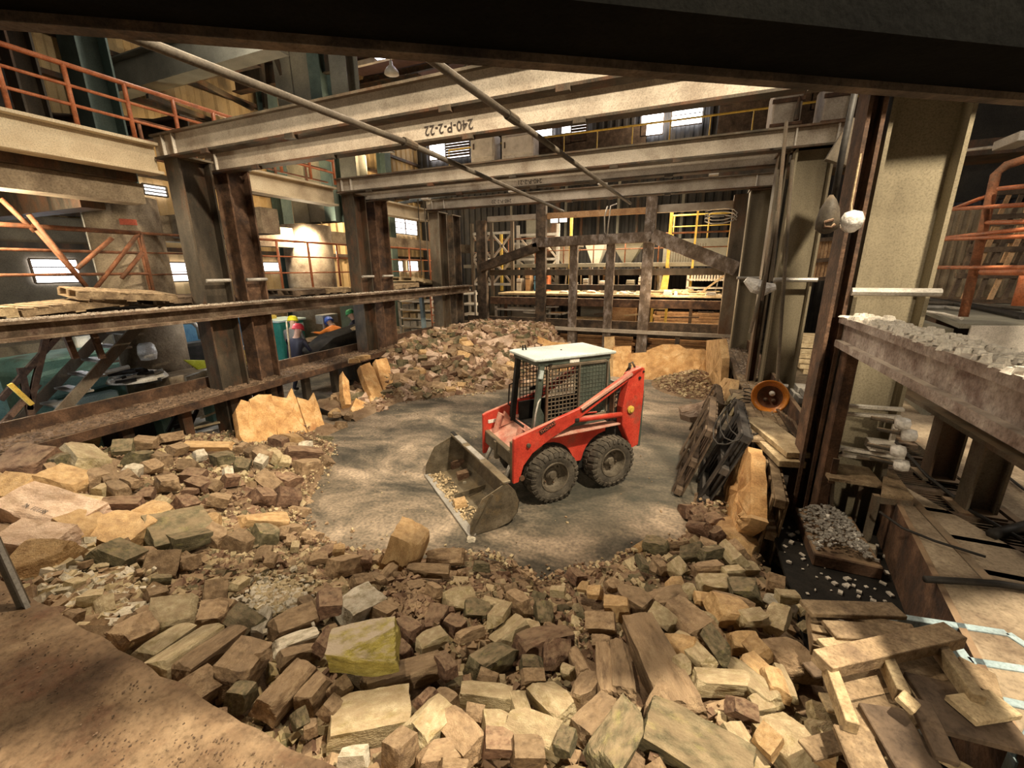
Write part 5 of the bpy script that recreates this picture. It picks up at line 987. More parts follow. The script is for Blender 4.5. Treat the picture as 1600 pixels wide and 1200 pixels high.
for i,(x,z,w,h,mt) in enumerate(((-5.2,3.1,1.1,0.7,'whitebeam'),(-3.9,3.1,0.9,0.9,'white'),(-2.6,3.1,1.2,0.75,'greypanel'),(-6.9,3.1,1.2,0.8,'galv'))):
    e = thing('hopper',['pale funnel-shaped hopper behind the scorched post','white funnel-shaped hopper between the scorched and first ash-white post','grey funnel-shaped hopper between the ash-white posts','pale hopper behind the left brace'][i],'hopper',(x,18.5,z))
    g = MB(); g.hexa([(x-0.15,18.3,z),(x+0.15,18.3,z),(x+0.15,18.7,z),(x-0.15,18.7,z)],[(x-w/2,18.0,z+h),(x+w/2,18.0,z+h),(x+w/2,19,z+h),(x-w/2,19,z+h)]); g.build('funnel',mt,e)
    g = MB(); g.box(x-w/2-0.04,x+w/2+0.04,17.95,19.05,z+h,z+h+0.12); g.build('rim',mt,e)
slab3('grey_container','long grey container behind the slanting right brace','container',(-1.2,1.9,17.9,19.5,3.1,3.95),'greypanel')
for i in range(14): 
    x = -0.9+i*0.09; g = MB(); g.bar((x,17.4,3.1),(x,17.4,3.75),0.02,0.03,up=(0,1,0)); tag(g.build('fence_bar','brownwood'),'thin upright bar of the dark fence right of the yellow post','bar','bars of the dark fence')
# vertical ribs on the dark back wall and pallets on end
for i in range(16):
    x = -9+i*0.9+random.uniform(-.15,.15); g = MB(); g.bar((x,21.6,4.2),(x,21.6,7.2),0.12,0.10,up=(0,1,0)); tag(g.build('wall_stud','darksteel' if i%3 else 'greypanel'),'upright stud on the dark back wall','stud','studs on the dark back wall')
# lattice bracing behind left bay
for k,(x0,y) in enumerate(((-8.6,16.2),(-7.2,17.8))):
    e = thing('lattice_tower',['pale lattice steelwork behind the left bay, nearer one','pale lattice steelwork behind the left bay, farther one'][k],'lattice',(x0,y,0))
    for dx in (0,0.9,1.8): g = MB(); g.bar((x0+dx,y,0),(x0+dx,y,4.7),0.12,0.1,up=(0,1,0)); g.build('leg','galv' if k else 'steel',e)
    for z in (2.3,3.3,4.3):
        g = MB(); g.bar((x0,y,z),(x0+1.8,y,z),0.08,0.1); g.build('cross_bar','galv',e)
    for a,b in ((0,0.9),(0.9,0),(0.9,1.8),(1.8,0.9)):
        for z in (2.3,3.3): g = MB(); g.bar((x0+a,y,z),(x0+b,y,z+1.0),0.07,0.07); g.build('diagonal','whitebeam',e)
for i in range(3):
    x = -8.2+i*0.95; slab3('stored_panel',['leftmost','middle','rightmost'][i]+' grey stored panel standing high behind the left bay','panel',(x,x+0.5,18.9,19.1,3.1,5.1),random.choice(('greypanel','darksteel','corrwall')),'panels standing high behind the top rail')
# yellow ladder tower right of the end post
e = thing('yellow_ladder','pale yellow caged ladder right of the back frame','ladder',(1.9,15.5,2.0))
for x in (1.55,2.0): g = MB(); g.bar((x,15.5,0.9),(x,15.5,4.9),0.07,0.07,up=(0,1,0)); g.build('rail','yellow',e)
for i in range(13): g = MB(); g.bar((1.55,15.5,1.1+i*0.3),(2.0,15.5,1.1+i*0.3),0.04,0.04); g.build('rung','palewood',e)
slab3('stacked_boxes','stack of pinkish cartons behind the right end post','cartons',(1.3,2.1,16.0,16.7,0.0,1.9),'warmwood')
# rope and cable loops
g = MB(); c = ony(948,322,13.9); g.tube([c+Vector((0.03,0,0)),c+Vector((-0.05,0,-0.3)),c+Vector((-0.02,0,-0.75)),c+Vector((0.06,0,-0.9)),c+Vector((0.08,0,-0.5)),c+Vector((0.12,0,0.0)),c+Vector((0.3,0,0.05))],0.02,6); tag(g.build('hanging_rope','galv',smooth=True),'pale rope looped over the top rail in the middle bay','rope')
g = MB(); c = ony(1125,345,13.93); pts = [c+Vector((0.42*math.cos(t*0.7),0,0.14*math.sin(t*0.7)+0.01*t)) for t in range(26)]; g.tube(pts,0.015,6); tag(g.build('cable_coil','galv',smooth=True),'loose coil of cable hung near the top of the right end post','cable')
for i,(px) in enumerate((655,664)):
    a = ony(px-3,296,11.4); b = ony(px+4+3*i,430,11.4); g = MB(); g.tube([a,b],0.018,6); tag(g.build('hanging_cable','tube'),['long cable hanging before the far left wall, left one','long cable hanging before the far left wall, right one'][i],'cable')
# pale beams tying in behind third columns
g = MB(); g.tube([ony(612,320,12.4),ony(720,300,12.4)],0.05,8); tag(g.build('sprinkler_pipe','pipeblue'),'short pipe stub behind the middle left columns','pipe')
M['crustash'] = dirty('crusted_whitish_beam', [(0.16,0.11,0.09),(0.34,0.28,0.25),(0.56,0.50,0.46)], 4, 0.95, 0, 0.7, 20, dust=(0.70,0.62,0.53), dustamt=0.95, stain=(0.12,0.06,0.05), stainamt=0.3)
# ============================================================ RIGHT SIDE
slab3('right_hall_floor','raised concrete floor beyond the right columns','floor slab',(2.62,11.9,-3,14.5,0.70,0.90),'concrete',bevel=0)
e = thing('runner_beam','dust-caked white-topped beam running to the right edge','beam',(1.62,3,2.25)); 
g = MB(); g.ibeam((1.43,0.3,2.32),(1.43,4.76,2.32),0.32,0.28,0.06,0.22); g.build('beam_section','crustash',e)
g = MB()
for i in range(700):
    y = random.uniform(0.6,4.74); x = 1.43+random.gauss(0,0.08); x = min(1.57,max(1.29,x)); r = random.uniform(0.01,0.035); h = random.uniform(0.008,0.035)
    a = random.random()*3; g.hexa([(x+r*math.cos(a+k*PI/2)*1.3,y+r*1.3*math.sin(a+k*PI/2),2.455) for k in range(4)],[(x+r*math.cos(a+k*PI/2)*random.uniform(.5,1),y+r*math.sin(a+k*PI/2)*random.uniform(.5,1),2.46+h) for k in range(4)])
tag(g.build('crusted_dust','white',e),kind='stuff')
slab3('beam_bearing','rust-brown I-section bracket under the dusty beam end','bracket',(1.34,1.44,4.62,4.80,0.0,2.18),'rust')
e = thing('lower_beam','brown-grey lower beam carried by two posts at the right edge','beam',(2.3,3.5,1.55))
g = MB(); g.ibeam((2.32,0.5,1.72),(2.32,6.4,1.72),0.26,0.34,0.04,0.04); g.build('beam_section','steel',e)
for i,(y,lab) in enumerate(((5.05,'steel post under the lower right beam, farther one'),(4.42,'steel post under the lower right beam, nearer one'))):
    e = thing('beam_post',lab,'post',(2.38,y,0.9)); g = MB(); g.ibeam((2.38,y,0.9),(2.38,y,1.55),0.17,0.2,0.02,0.02,up=(1,0,0)); g.build('post_shaft','steel',e)
    g = MB(); g.box(2.22,2.52,y-0.14,y+0.14,0.90,0.92); g.build('base_plate','steel',e)
# walkway grating and kerb
e = thing('floor_grating','dark steel floor grating between pale bearers at the lower right','grating',(2.2,4.4,0.86))
g = MB(); g.box(1.95,2.62,3.3,6.3,0.82,0.85); g.build('grating_plate','dark',e)
for i in range(7):
    y = 3.45+i*0.42; g = MB(); g.box(1.95,2.62,y-0.03,y+0.03,0.85,0.90); g.build('bearer','brownwood',e)
for x in (1.97,2.60): g = MB(); g.box(x-0.03,x+0.03,3.3,6.3,0.85,0.91); g.build('edge_bar','steel',e)
g = MB()
for i in range(60): g.bar((1.97,3.35+i*0.049,0.862),(2.6,3.35+i*0.049,0.862),0.012,0.02)
g.build('grating_bars','darksteel',e)
e = thing('concrete_kerb','broad worn concrete kerb slab at the lower right','slab',(1.75,3.2,0.7))
g = MB(); g.hexa([(1.33,0.9,0.6),(2.6,0.9,0.6),(2.6,3.25,0.6),(1.93,4.9,0.6)],[(1.33,0.9,0.9),(2.6,0.9,0.9),(2.6,3.25,0.9),(1.93,4.9,0.9)]); g.build('slab_body','concrete',e)
g = MB(); g.hexa([(1.30,0.9,0.35),(1.335,0.9,0.35),(1.94,4.9,0.35),(1.90,4.9,0.35)],[(1.30,0.9,0.91),(1.335,0.9,0.91),(1.94,4.9,0.91),(1.90,4.9,0.91)]); g.build('steel_edge','rust',e)
g = MB(); g.box(0.95,1.95,2.2,4.7,0.36,0.40); tag(g.build('debris_grid','dark'),'black wire-mesh floor with scraps between kerb and pallets','grating')
g = MB()
for i in range(140):
    x = random.uniform(1.0,1.85); y = random.uniform(2.6,4.5); r = random.uniform(0.006,0.03); g.bar((x,y,0.405+r*.3),(x+random.uniform(-1,1)*r*2,y+random.uniform(-1,1)*r*2,0.41),r*1.2,r*.6)
tag(g.build('white_scraps','white'),'white scraps strewn over the black mesh floor','scraps',kind='stuff')
g = MB()
for i in range(500):
    x = random.uniform(1.2,1.62); y = random.uniform(3.9,4.6); r = random.uniform(0.006,0.02); z = 0.52+0.1*math.sin((x-1.2)/0.42*PI)
    g.bar((x,y,z),(x+random.uniform(-1,1)*r*2,y+random.uniform(-1,1)*r*2,z+random.uniform(0,r)),r*1.4,r)
tag(g.build('gravel_ballast','galv'),'pale chippings heaped behind the slatted bracket at right','chippings',kind='stuff')
slab3('chippings_tray','rusty steel tray holding the pale chippings','tray',(1.18,1.66,3.85,4.65,0.40,0.52),'rust')
# bracket frame at the column foot
e = thing('bracket_frame','white-splashed angle-iron bracket frame at the foot of the broad right column','bracket',(1.55,4.5,0.4))
for (a,b,w,h,mt) in ((onz(1303,632,1.69),onz(1412,640,1.69),0.05,0.03,'white'),(onz(1303,645,1.60),onz(1408,652,1.60),0.05,0.03,'white'),(onz(1298,697,1.25),onz(1412,715,1.22),0.06,0.03,'white'),(onz(1298,708,1.20),onz(1415,722,1.18),0.06,0.03,'white')):
    y = 4.72; A = Vector((a.x*y/a.y,y,CAMH+(a.z-CAMH)*y/a.y)); B = Vector((b.x*y/b.y,y,CAMH+(b.z-CAMH)*y/b.y)); g = MB(); g.bar(A,B,w,h); g.build('cross_bar',mt,e,bevel=0.004)
for px0,py0,px1,py1,mt in ((1311,645,1304,697,'white'),(1402,650,1393,690,'white'),(1303,712,1294,850,'steel'),(1384,722,1358,860,'steel'),(1345,760,1325,850,'steel')):
    g = MB(); g.bar(ony(px0,py0,4.70),ony(px1,py1,4.70),0.035,0.035,up=(0,1,0)); g.build('upright',mt,e)
for px,py in ((1317,637),(1310,704)):
    c = ony(px,py,4.68); g = MB(); g.lathe([(0.035,0),(0.035,0.05),(0.02,0.05),(0.02,0.0)],c,(0,-1,0),14,cap=False); g.build('eye_ring','galv',e)
g = MB(); q0 = ony(1295,735,4.55); q1 = ony(1378,760,4.55); g.box(q0.x,q1.x,4.5,4.9,q1.z,q1.z+0.03); g.build('shelf_plate','wood',e)
g = MB(); q0 = ony(1358,688,4.66); q1 = ony(1395,705,4.66); g.box(q0.x,q1.x,4.6,4.75,q1.z,q0.z); g.build('small_shelf','white',e)
for i,(px,py) in enumerate(((1412,662),(1422,680),(1405,705),(1410,727))):
    c = ony(px,py,4.35); e = thing('capped_bolt','bolt end wrapped in a white plastic cap beside the bracket frame, '+['topmost of four','second from the top','third from the top','lowest of four'][i],'bolt',c)
    g = MB(); g.lathe([(0.03,-0.06),(0.05,-0.05),(0.055,0.0),(0.045,0.04),(0.0,0.05)],c,(0.9,-0.3,0.1),12); g.build('cap','plastic',e,smooth=True)
    g = MB(); g.tube([c-Vector((0.2,-0.08,0.0)),c],0.018,8); g.build('bolt_shank','darksteel',e)
e = thing('small_bench','small pale bench with dark legs at the lower right','bench',(1.82,4.0,0.4))
g = MB(); q = [onz(x,y,0.95) for x,y in ((1380,742),(1395,738),(1427,782),(1376,776))]; g.prism(q,(0,0,0.03)); g.build('bench_top','wood',e,bevel=0.003)
for p in (q[2],q[3]):
    g = MB(); g.bar((p.x-0.02,p.y+0.02,0.4),(p.x-0.02,p.y+0.02,0.95),0.05,0.05,up=(0,1,0)); g.build('leg','steel',e)
g = MB(); g.bar(q[2]+Vector((0,0,-0.03)),q[3]+Vector((0,0,-0.03)),0.03,0.06); g.build('apron','steel',e)
# orange dish lamp with its cable loops
dc = onz(1203,620,1.10); e = thing('warning_dish','glossy orange dish lamp standing on the right ledge','lamp',dc)
n_ = (CP-dc).normalized(); n_ = (n_+Vector((0,0,0.05))).normalized()
g = MB(); g.lathe([(0.235,0.0),(0.24,0.015),(0.22,0.02),(0.19,-0.01),(0.17,-0.03),(0.16,-0.03)],dc,n_,36,cap=False); g.lathe([(0.24,0.01),(0.22,-0.05),(0.15,-0.10),(0.0,-0.12)],dc,n_,36,cap=False); g.build('dish_rim','amber',e,smooth=True)
g = MB(); g.lathe([(0.165,-0.03),(0.12,-0.055),(0.0,-0.07)],dc,n_,30,cap=False); g.build('reflector','rustorange',e,smooth=True)
g = MB(); u_ = n_.cross(Vector((0,0,1))).normalized(); w_ = u_.cross(n_)
g.lathe([(0.0,0.05),(0.03,0.04),(0.04,0.0),(0.03,-0.04)],dc-u_*0.02+w_*0.05,n_,14); g.build('bulb','shiny',e,smooth=True)
for s in (-1,1):
    g = MB(); g.lathe([(0,0.0),(0.03,-0.01),(0.03,-0.05)],dc+u_*s*0.05-w_*0.05,n_,12); g.build('vent_hole','rust',e,smooth=True)
g = MB(); g.bar(dc-n_*0.06-w_*0.15,Vector((dc.x,dc.y+0.05,0.88)),0.05,0.03,up=(0,1,0)); g.build('stand','darksteel',e)
e = thing('cable_tangle','tangle of black cable loops left of the orange dish lamp','cable',(dc.x-0.4,dc.y-0.1,0.9))
for k in range(5):
    pts = [onz(1196-6*k-(38+5*k)*math.sin(t/9*PI),625+7*k-26*math.sin(t/9*PI*1.6+0.3*k)+2.5*t,0.95+0.015*k) for t in range(10)]
    g = MB(); g.tube(pts,0.009,6); g.build('cable_loop','blackrub',e,smooth=True)
e = thing('angle_offcuts','bundle of rusty angle bars lying right of the orange dish lamp','bars',(1.4,6.2,0.9))
for k in range(7):
    a = onz(1215+k*4,640+k*3,0.95+0.02*k); b = onz(1240+k*4,680+k*4,0.95); g = MB(); g.bar(a,b,0.035,0.025); g.build('angle_bar','rust' if k%2 else 'darksteel',e)
# hanging rod and hook block
e = thing('hook_block','dark hook block hanging on a long rod before the second right column','hook',ony(1293,350,4.5))
g = MB(); g.tube([ony(1341,120,4.5),ony(1318,230,4.5),ony(1299,330,4.5)],0.024,10); g.build('rod','blackrub',e,smooth=True)
c = ony(1293,345,4.5); g = MB(); g.lathe([(0.02,0.20),(0.07,0.09),(0.085,0.0),(0.08,-0.065),(0.035,-0.10),(0,-0.105)],c,n=20); g.build('hook_body','darksteel',e,smooth=True)
g = MB(); g.tube([c+Vector((0.02,-0.085,0.0)),c+Vector((-0.035,-0.09,-0.015)),c+Vector((-0.035,-0.09,-0.055)),c+Vector((0.015,-0.09,-0.06)),c+Vector((0.035,-0.09,-0.035))],0.012,8); g.build('hook_lip','rust',e,smooth=True)
c = ony(1331,346,4.5); g = MB(); g.lathe([(0.0,0.09),(0.06,0.07),(0.085,0.015),(0.07,-0.05),(0.03,-0.085),(0,-0.09)],c,n=16); tag(g.build('wrapped_pulley','plastic',smooth=True),'pulley wrapped in white plastic right of the hook block','pulley')
g = MB(); g.tube([ony(1345,240,4.5),ony(1330,320,4.5),c],0.008,6); tag(g.build('pale_string','palewood'),'thin pale cord running up from the wrapped pulley','cord')
g = MB(); pp = [ony(x,y,8.0) for x,y in ((1165,437),(1180,447),(1195,452),(1212,448))]; g.tube(pp,[0.05,0.12,0.11,0.05],9); o = g.build('plastic_rag','plastic'); tag(o,'crumpled white plastic hanging on the clamp tube by the far right column','rag')
for i,(px,y0_,y1_) in enumerate(((1213,190,440),(1222,250,600),(1198,330,470),(1180,430,520))):
    g = MB(); g.tube([ony(px+16,y0_,7.7),ony(px-8,y1_,7.7)],0.025,8); tag(g.build('tie_rod','steel'),['thin tie rod left of the second right column, topmost','thin tie rod running down beside the second right column','short tie rod near the plastic rag','short tie rod below the plastic rag'][i],'rod')
# stub brace at top
g = MB(); g.bar(ony(1305,255,7.0),ony(1345,190,7.0),0.12,0.25); tag(g.build('knee_brace','steel'),'grey knee brace between the second column top and the nearest right column','brace')
# orange pipe railing
e = thing('pipe_railing','thick worn orange pipe railing at the right edge','railing',(3.0,6.6,2.3))
X = 3.0; A = onx(1505,495,X); B = onx(1556,272,X)
g = MB(); g.tube([A,B,B+Vector((0.06,-0.02,0.08)),B+Vector((0.2,-0.05,0.13)),B+Vector((1.6,-0.3,0.18))],0.045,12); g.build('main_post','rustorange',e,smooth=True)
for px,py,qx,qy in ((1487,327,1545,305),(1487,327,1600,318),(1475,372,1600,355),(1475,374,1600,368),(1462,418,1600,418),(1535,425,1600,425),(1560,295,1600,288),(1535,348,1600,346)):
    g = MB(); g.tube([onx(px,py,X-0.05 if px<1500 else X),onx(qx+30*(qx==1600),qy,X)],0.022 if py!=425 else 0.035,8); g.build('rail','orange',e,smooth=True)
g = MB(); g.tube([onx(1590,478,3.2),onx(1605,425,3.2)],0.05,10); g.build('post','orange',e,smooth=True)
# tarp-topped table at right
e = thing('plant_table','long grey-topped plant table with white skirting at the right edge','table',(4.2,9,0.9))
g = MB(); g.hexa([(3.2,7.2,2.12),(5.6,7.9,2.12),(7.2,13.4,2.12),(4.3,12.6,2.12)],[(3.2,7.2,2.18),(5.6,7.9,2.18),(7.2,13.4,2.18),(4.3,12.6,2.18)]); g.build('table_top','greypanel',e)
g = MB(); g.prism([(3.32,7.24,1.75),(5.6,7.9,1.75),(5.6,7.9,2.16),(3.32,7.24,2.16)],(0,-0.03,0)); g.build('white_skirt','white',e)
g = MB(); g.prism([(3.1,7.3,0.9),(3.1,7.3,2.1),(3.3,9.2,2.1),(3.3,9.2,0.9)],(0.1,0,0)); g.build('side_panel','greypanel',e)
g = MB(); g.prism([(3.2,7.3,0.9),(5.6,8.0,0.9),(5.6,8.0,1.74),(3.2,7.3,1.74)],(0,0.05,0)); g.build('base_panel','steel',e)
for i,(a,b,r,mt) in enumerate((((1450,468),(1600,495),0.05,'blackrub'),((1445,480),(1510,484),0.03,'galv'),((1450,473),(1600,483),0.035,'tube'),((1447,487),(1503,498),0.02,'white'))):
    g = MB(); g.tube([onz(*a,2.22),onz((a[0]+b[0])/2,(a[1]+b[1])/2-2,2.22),onz(*b,2.22)],r,8); tag(g.build('table_pipe',mt),['thick black hose lying on the plant table','pale pipe at the left end of the plant table','grey pipe lying along the plant table','thin white bar on the near edge of the plant table'][i],'pipe')
# slatted racks and corrugated screen beyond
g = ribbed((4.6,15.5,0),(12,15.5,0),0.9,4.3,0.2,0.05,(0,-1,0)); tag(g.build('corrugated_screen','creambeam'),'pale corrugated screen behind the timber racks at right','screen')
slab3('dark_canopy','dark green-black canopy panel above the corrugated screen','panel',(4.6,12,15.2,15.4,4.5,7.0),'corrwall')
g = MB(); g.bar((9.5,14.9,0.9),(9.5,14.9,11.4),0.5,0.4,up=(0,1,0)); tag(g.build('hall_column','greypanel'),'pale hall column at the far right edge','column')
for k,(x,y,z) in enumerate(((5.6,11.4,2.2),(7.0,11.8,2.2),(6.2,12.6,2.9))):
    e = thing('timber_rack',['slatted timber rack leaning at right behind the pipe railing, left one','slatted timber rack leaning at right behind the pipe railing, right one','slatted timber rack behind the other two at right'][k],'rack',(x,y,z))
    for i in range(9): 
        xx = x-0.8+i*0.2; g = MB(); g.bar((xx,y,z),(xx+0.45,y+0.5,z+1.5),0.07,0.05,up=(0,1,0)); g.build('slat','warmwood' if i%2 else 'brownwood',e)
    for i in range(4):
        zz = i/3; g = MB(); g.bar((x-0.9+0.45*zz,y+0.5*zz-0.05,z+1.5*zz),(x+1.0+0.45*zz,y+0.5*zz-0.05,z+1.5*zz),0.06,0.1); g.build('cross_board','brownwood',e)
slab3('rack_base','dark bench holding the timber racks at right','bench',(4.6,8.6,11.2,13.2,0.9,2.2),'darksteel')
e = thing('timber_rack','small orange-lit slatted rack seen between the second column and the hook','rack',ony(1285,400,11.5))
for i in range(7):
    g = MB(); g.bar(ony(1270+i*6,438,11.5),ony(1283+i*5,375,11.5),0.05,0.05,up=(0,1,0)); g.build('slat','warmwood',e)
for (a,b) in (((1275,375),(1320,372)),((1268,408),(1312,404)),((1262,438),(1300,434))):
    g = MB(); g.bar(ony(*a,11.4),ony(*b,11.4),0.05,0.08); g.build('cross_board','brownwood',e)
for px in (1266,1298):
    q = ony(px,436,11.45); g = MB(); g.bar((q.x,q.y,0.9),q,0.07,0.07,up=(0,1,0)); g.build('leg','brownwood',e)
timber_stack('grey and pale boards stacked between the second and broad right columns',2.0,3.4,9.4,10.2,0.90,7,3,'palewood')
timber_stack('low stack of broken boards below at the same gap',1.75,2.6,7.4,8.0,0.45,6,2,'galv')
slab3('stack_plinth','dark plinth under the boards in the gap at right','plinth',(1.75,2.6,7.0,8.2,0,0.45),'darksteel')
# cables lying on the right floor
for i,(pts,r) in enumerate((([(1445,905),(1500,908),(1560,912),(1620,922)],0.022),([(1400,690),(1450,745),(1520,800),(1600,845)],0.016),([(1555,725),(1575,745),(1600,765)],0.012),([(1550,835),(1580,828),(1610,820)],0.04),([(1375,800),(1410,825),(1460,845),(1540,870)],0.010))):
    g = MB(); g.tube([onz(x,y,0.93) for x,y in pts],r,8); tag(g.build('floor_cable','blackrub',smooth=True),['dark cable crossing the concrete kerb at the right edge','long cable running over the gratings at right','thin cable curling on the right hall floor','black bar end lying by the right edge on the gratings','thin cable dropping over the kerb edge'][i],'cable')
# pallets leaning at the right pit wall
def lean_pallet(lab,q,mt,n=7,name='pallet'):
    """q: four world corners (near-bottom, near-top, far-top, far-bottom)"""
    a,b,c,d = [Vector(v) for v in q]; e = thing(name,lab,'pallet',a); u = (d-a); w = (b-a); nn = u.cross(w).normalized()
    for i in range(n):
        t = (i+0.5)/n; g = MB(); g.bar(a+u*t,b+(c-b)*t,u.length/n*0.62,0.02,up=nn); g.build('deck_board',mt,e,bevel=0.003)
    for t in (0.04,0.5,0.96):
        g = MB(); p0 = a+w*t-nn*0.06; p1 = d+(c-d)*t-nn*0.06; g.bar(p0,p1,0.09,0.09,up=nn); g.build('stringer',mt,e,bevel=0.004)
    for i in (0,n//2,n-1):
        t = (i+0.5)/n; g = MB(); g.bar(a+u*t-nn*0.12,b+(c-b)*t-nn*0.12,u.length/n*0.7,0.02,up=nn); g.build('bottom_board',mt,e)
    return e
lean_pallet('brown slatted pallet leaning at the right pit wall, nearest the floor',((0.12,5.35,0.02),(0.42,5.25,0.98),(0.50,6.75,1.0),(0.18,6.75,0.02)),'brownwood',8)
lean_pallet('black charred pallet leaning right of the brown one',((0.42,5.15,0.05),(0.78,5.05,1.05),(0.80,6.35,1.10),(0.45,6.45,0.05)),'darkwood',8)
lean_pallet('brown pallet farther back at the right pit wall',((0.30,6.9,0.02),(0.62,6.9,0.85),(0.62,7.9,0.9),(0.30,7.9,0.02)),'brownwood',7)
lean_pallet('pale slatted pallet standing behind the tall orange slab at right',((0.95,4.2,0.0),(1.0,4.15,0.8),(1.05,5.0,0.85),(1.0,5.0,0.0)),'wood',7)
# loose pallets at the lower right
def flat_quad(px, zs): return [onz(x,y,z) for (x,y),z in zip(px,zs)]
def frame_from(q): # a: origin, b: along, d: across
    a,b,c,d = q; return a,b-a,d-a
def quad_pallet(lab,px,zs,mt,n,th=0.11,skip=(),n_str=3,slat=0.72,name='pallet'):
    q = flat_quad(px,zs); a,u,w = frame_from(q); nn = u.cross(w).normalized(); nn = nn if nn.z>0 else -nn
    e = thing(name,lab,'pallet',a)
    for i in range(n):
        if i in skip: continue
        t = (i+0.5)/n; g = MB(); g.bar(a+w*t,a+w*t+u,w.length/n*slat,0.022,up=nn); g.build('deck_board',mt,e,bevel=0.003)
    for i in range(n_str):
        t = 0.05+0.9*i/(n_str-1); g = MB(); g.bar(a+u*t-nn*th/2,a+u*t+w-nn*th/2,0.05,th-0.03,up=nn); g.build('stringer',mt,e,bevel=0.003)
    return e
quad_pallet('grey weathered pallet under the others at the lower right heap',((1262,945),(1425,975),(1395,1015),(1270,1005)),(0.93,0.95,0.90,0.90),'wood',4)
e = thing('pallet','inverted pallet with three stringers and one dusty edge board, lower right','pallet',onz(1400,1080,1.0))
ZP = 1.02
def pb(a,b,w,t,mt,nm,z=ZP,z2=None): g = MB(); g.bar(onz(*a,z),onz(*b,z2 or z),w,t); return g.build(nm,mt,e,bevel=0.003)
pb((1283,1038),(1490,992),0.105,0.07,'wood','edge_board',1.06)
for a,b in (((1295,1045),(1330,1140)),((1385,1035),(1410,1090)),((1468,1015),(1528,1098))): pb(a,b,0.05,0.08,'palewood','stringer',1.03)
for a,b in (((1300,1062),(1480,1020)),((1308,1090),(1498,1045)),((1318,1115),(1515,1075)),((1330,1145),(1522,1095))): pb(a,b,0.085,0.02,'wood','deck_board',0.97)
for i,(a,b,w,z,mt,lab) in enumerate((((1258,950),(1405,955),0.11,0.97,'wood','grey plank at the top of the lower right heap'),((1295,985),(1430,992),0.12,0.96,'wood','grey plank second from the top of the lower right heap'),((1285,1010),(1350,1005),0.08,0.95,'palewood','short pale plank in the lower right heap'),
      ((1500,1045),(1560,1075),0.16,0.96,'wood','broad plank sticking out right of the inverted pallet'),((1440,1095),(1580,1130),0.28,0.99,'brownwood','broad brown board lying below the inverted pallet'),((1500,1110),(1570,1100),0.12,1.02,'palewood','pale plank across the broad brown board'),
      ((1435,1095),(1480,1190),0.08,1.04,'brownwood','narrow brown batten standing out at the lower right corner'),((1375,1105),(1440,1210),0.18,1.0,'brownwood','brown board coated with grit near the bottom right corner'),((1330,1140),(1370,1230),0.14,1.0,'wood','tan board running off the bottom edge, right of centre'),((1405,1085),(1432,1110),0.07,1.10,'palewood','short pale offcut on the inverted pallet'))):
    plank(lab,onz(*a,z),onz(*b,z-0.02),w,0.03,mt)
# pale blue steel frame
e = thing('steel_trestle','pale blue welded steel frame at the lower right corner','frame',(1.5,2.2,0.8))
for a,b in (((1398,968),(1572,995)),((1572,995),(1640,1040)),((1490,1010),(1515,1045)),((1512,1038),(1640,1058)),((1560,1100),(1640,1118)),((1560,1135),(1596,1180)),((1596,1180),(1625,1120))):
    g = MB(); g.bar(onz(*a,0.88),onz(*b,0.88),0.045,0.06); g.build('frame_bar','paleblue',e,bevel=0.003)
for a in ((1572,995),(1596,1180),(1398,968)):
    p = onz(*a,0.88); g = MB(); g.bar((p.x,p.y,0.1),(p.x,p.y,0.86),0.05,0.05,up=(0,1,0)); g.build('leg','paleblue',e)
g = MB(); c = onz(1560,1080,0.6); g.lathe([(0.14,-0.3),(0.15,-0.1),(0.15,0.1),(0.12,0.14),(0,0.14)],c,n=20); tag(g.build('blue_drum','bluepaint',smooth=True),'dark blue drum just showing under the lower right planks','drum')
for i in range(16):
    a = Vector((random.uniform(0.75,1.35),random.uniform(1.5,2.5),0.80+random.random()*0.08)); an = random.uniform(-0.5,0.9)+(PI/2 if i%3==0 else 0); L = random.uniform(0.25,0.6); d = Vector((math.cos(an)*L,math.sin(an)*L,random.uniform(-.04,.04)))
    plank('grey-brown broken pallet slat lying under the lower right pallets',a-d/2,a+d/2,random.uniform(0.06,0.10),0.02,random.choice(('wood','brownwood','palewood')),name='broken_lath',group='broken slats under the lower right pallets')
# foreground deck at left
e = thing('concrete_deck','brown dusty concrete deck at the lower left corner, near the camera','deck',(-2.5,0,0.9))
g = MB(); nx = 60; ny = 26; vs = []; 
for j in range(ny+1):
    for i in range(nx+1):
        x = -6+(5.35)*i/nx; y = -1.4+(0.76+1.4)*j/ny; z = 1.12+0.012*noise.noise(Vector((x*2,y*2,3)))+0.006*noise.noise(Vector((x*9,y*9,1)))
        if j == ny: y += 0.02*noise.noise(Vector((x*6,0,0))); z -= 0.01
        if x > -1.35: z += 0.10*min(1,(x+1.35)/0.5)*(0.6+0.4*noise.noise(Vector((x*5,y*5,9))))
        vs.append((x,y,z))
for i in range(nx+1): v = vs[ny*(nx+1)+i]; vs.append((v[0],v[1],0.5))
fs = [(j*(nx+1)+i,j*(nx+1)+i+1,(j+1)*(nx+1)+i+1,(j+1)*(nx+1)+i) for j in range(ny+1) for i in range(nx)]
g.add(vs,fs); o_ = g.build('deck_surface',dirty('brown_deck_dust',[(0.10,0.062,0.038),(0.21,0.14,0.085),(0.36,0.26,0.165)],3.2,0.95,0,1.0,14,stain=(0.13,0.06,0.035),stainamt=0.35),e,smooth=True)
e = thing('upright_channel','grey steel channel post at the left edge of the concrete deck','post',onz(45,955,1.12))
a = onz(50,962,1.12); b = onx(-30,800,a.x-0.42)
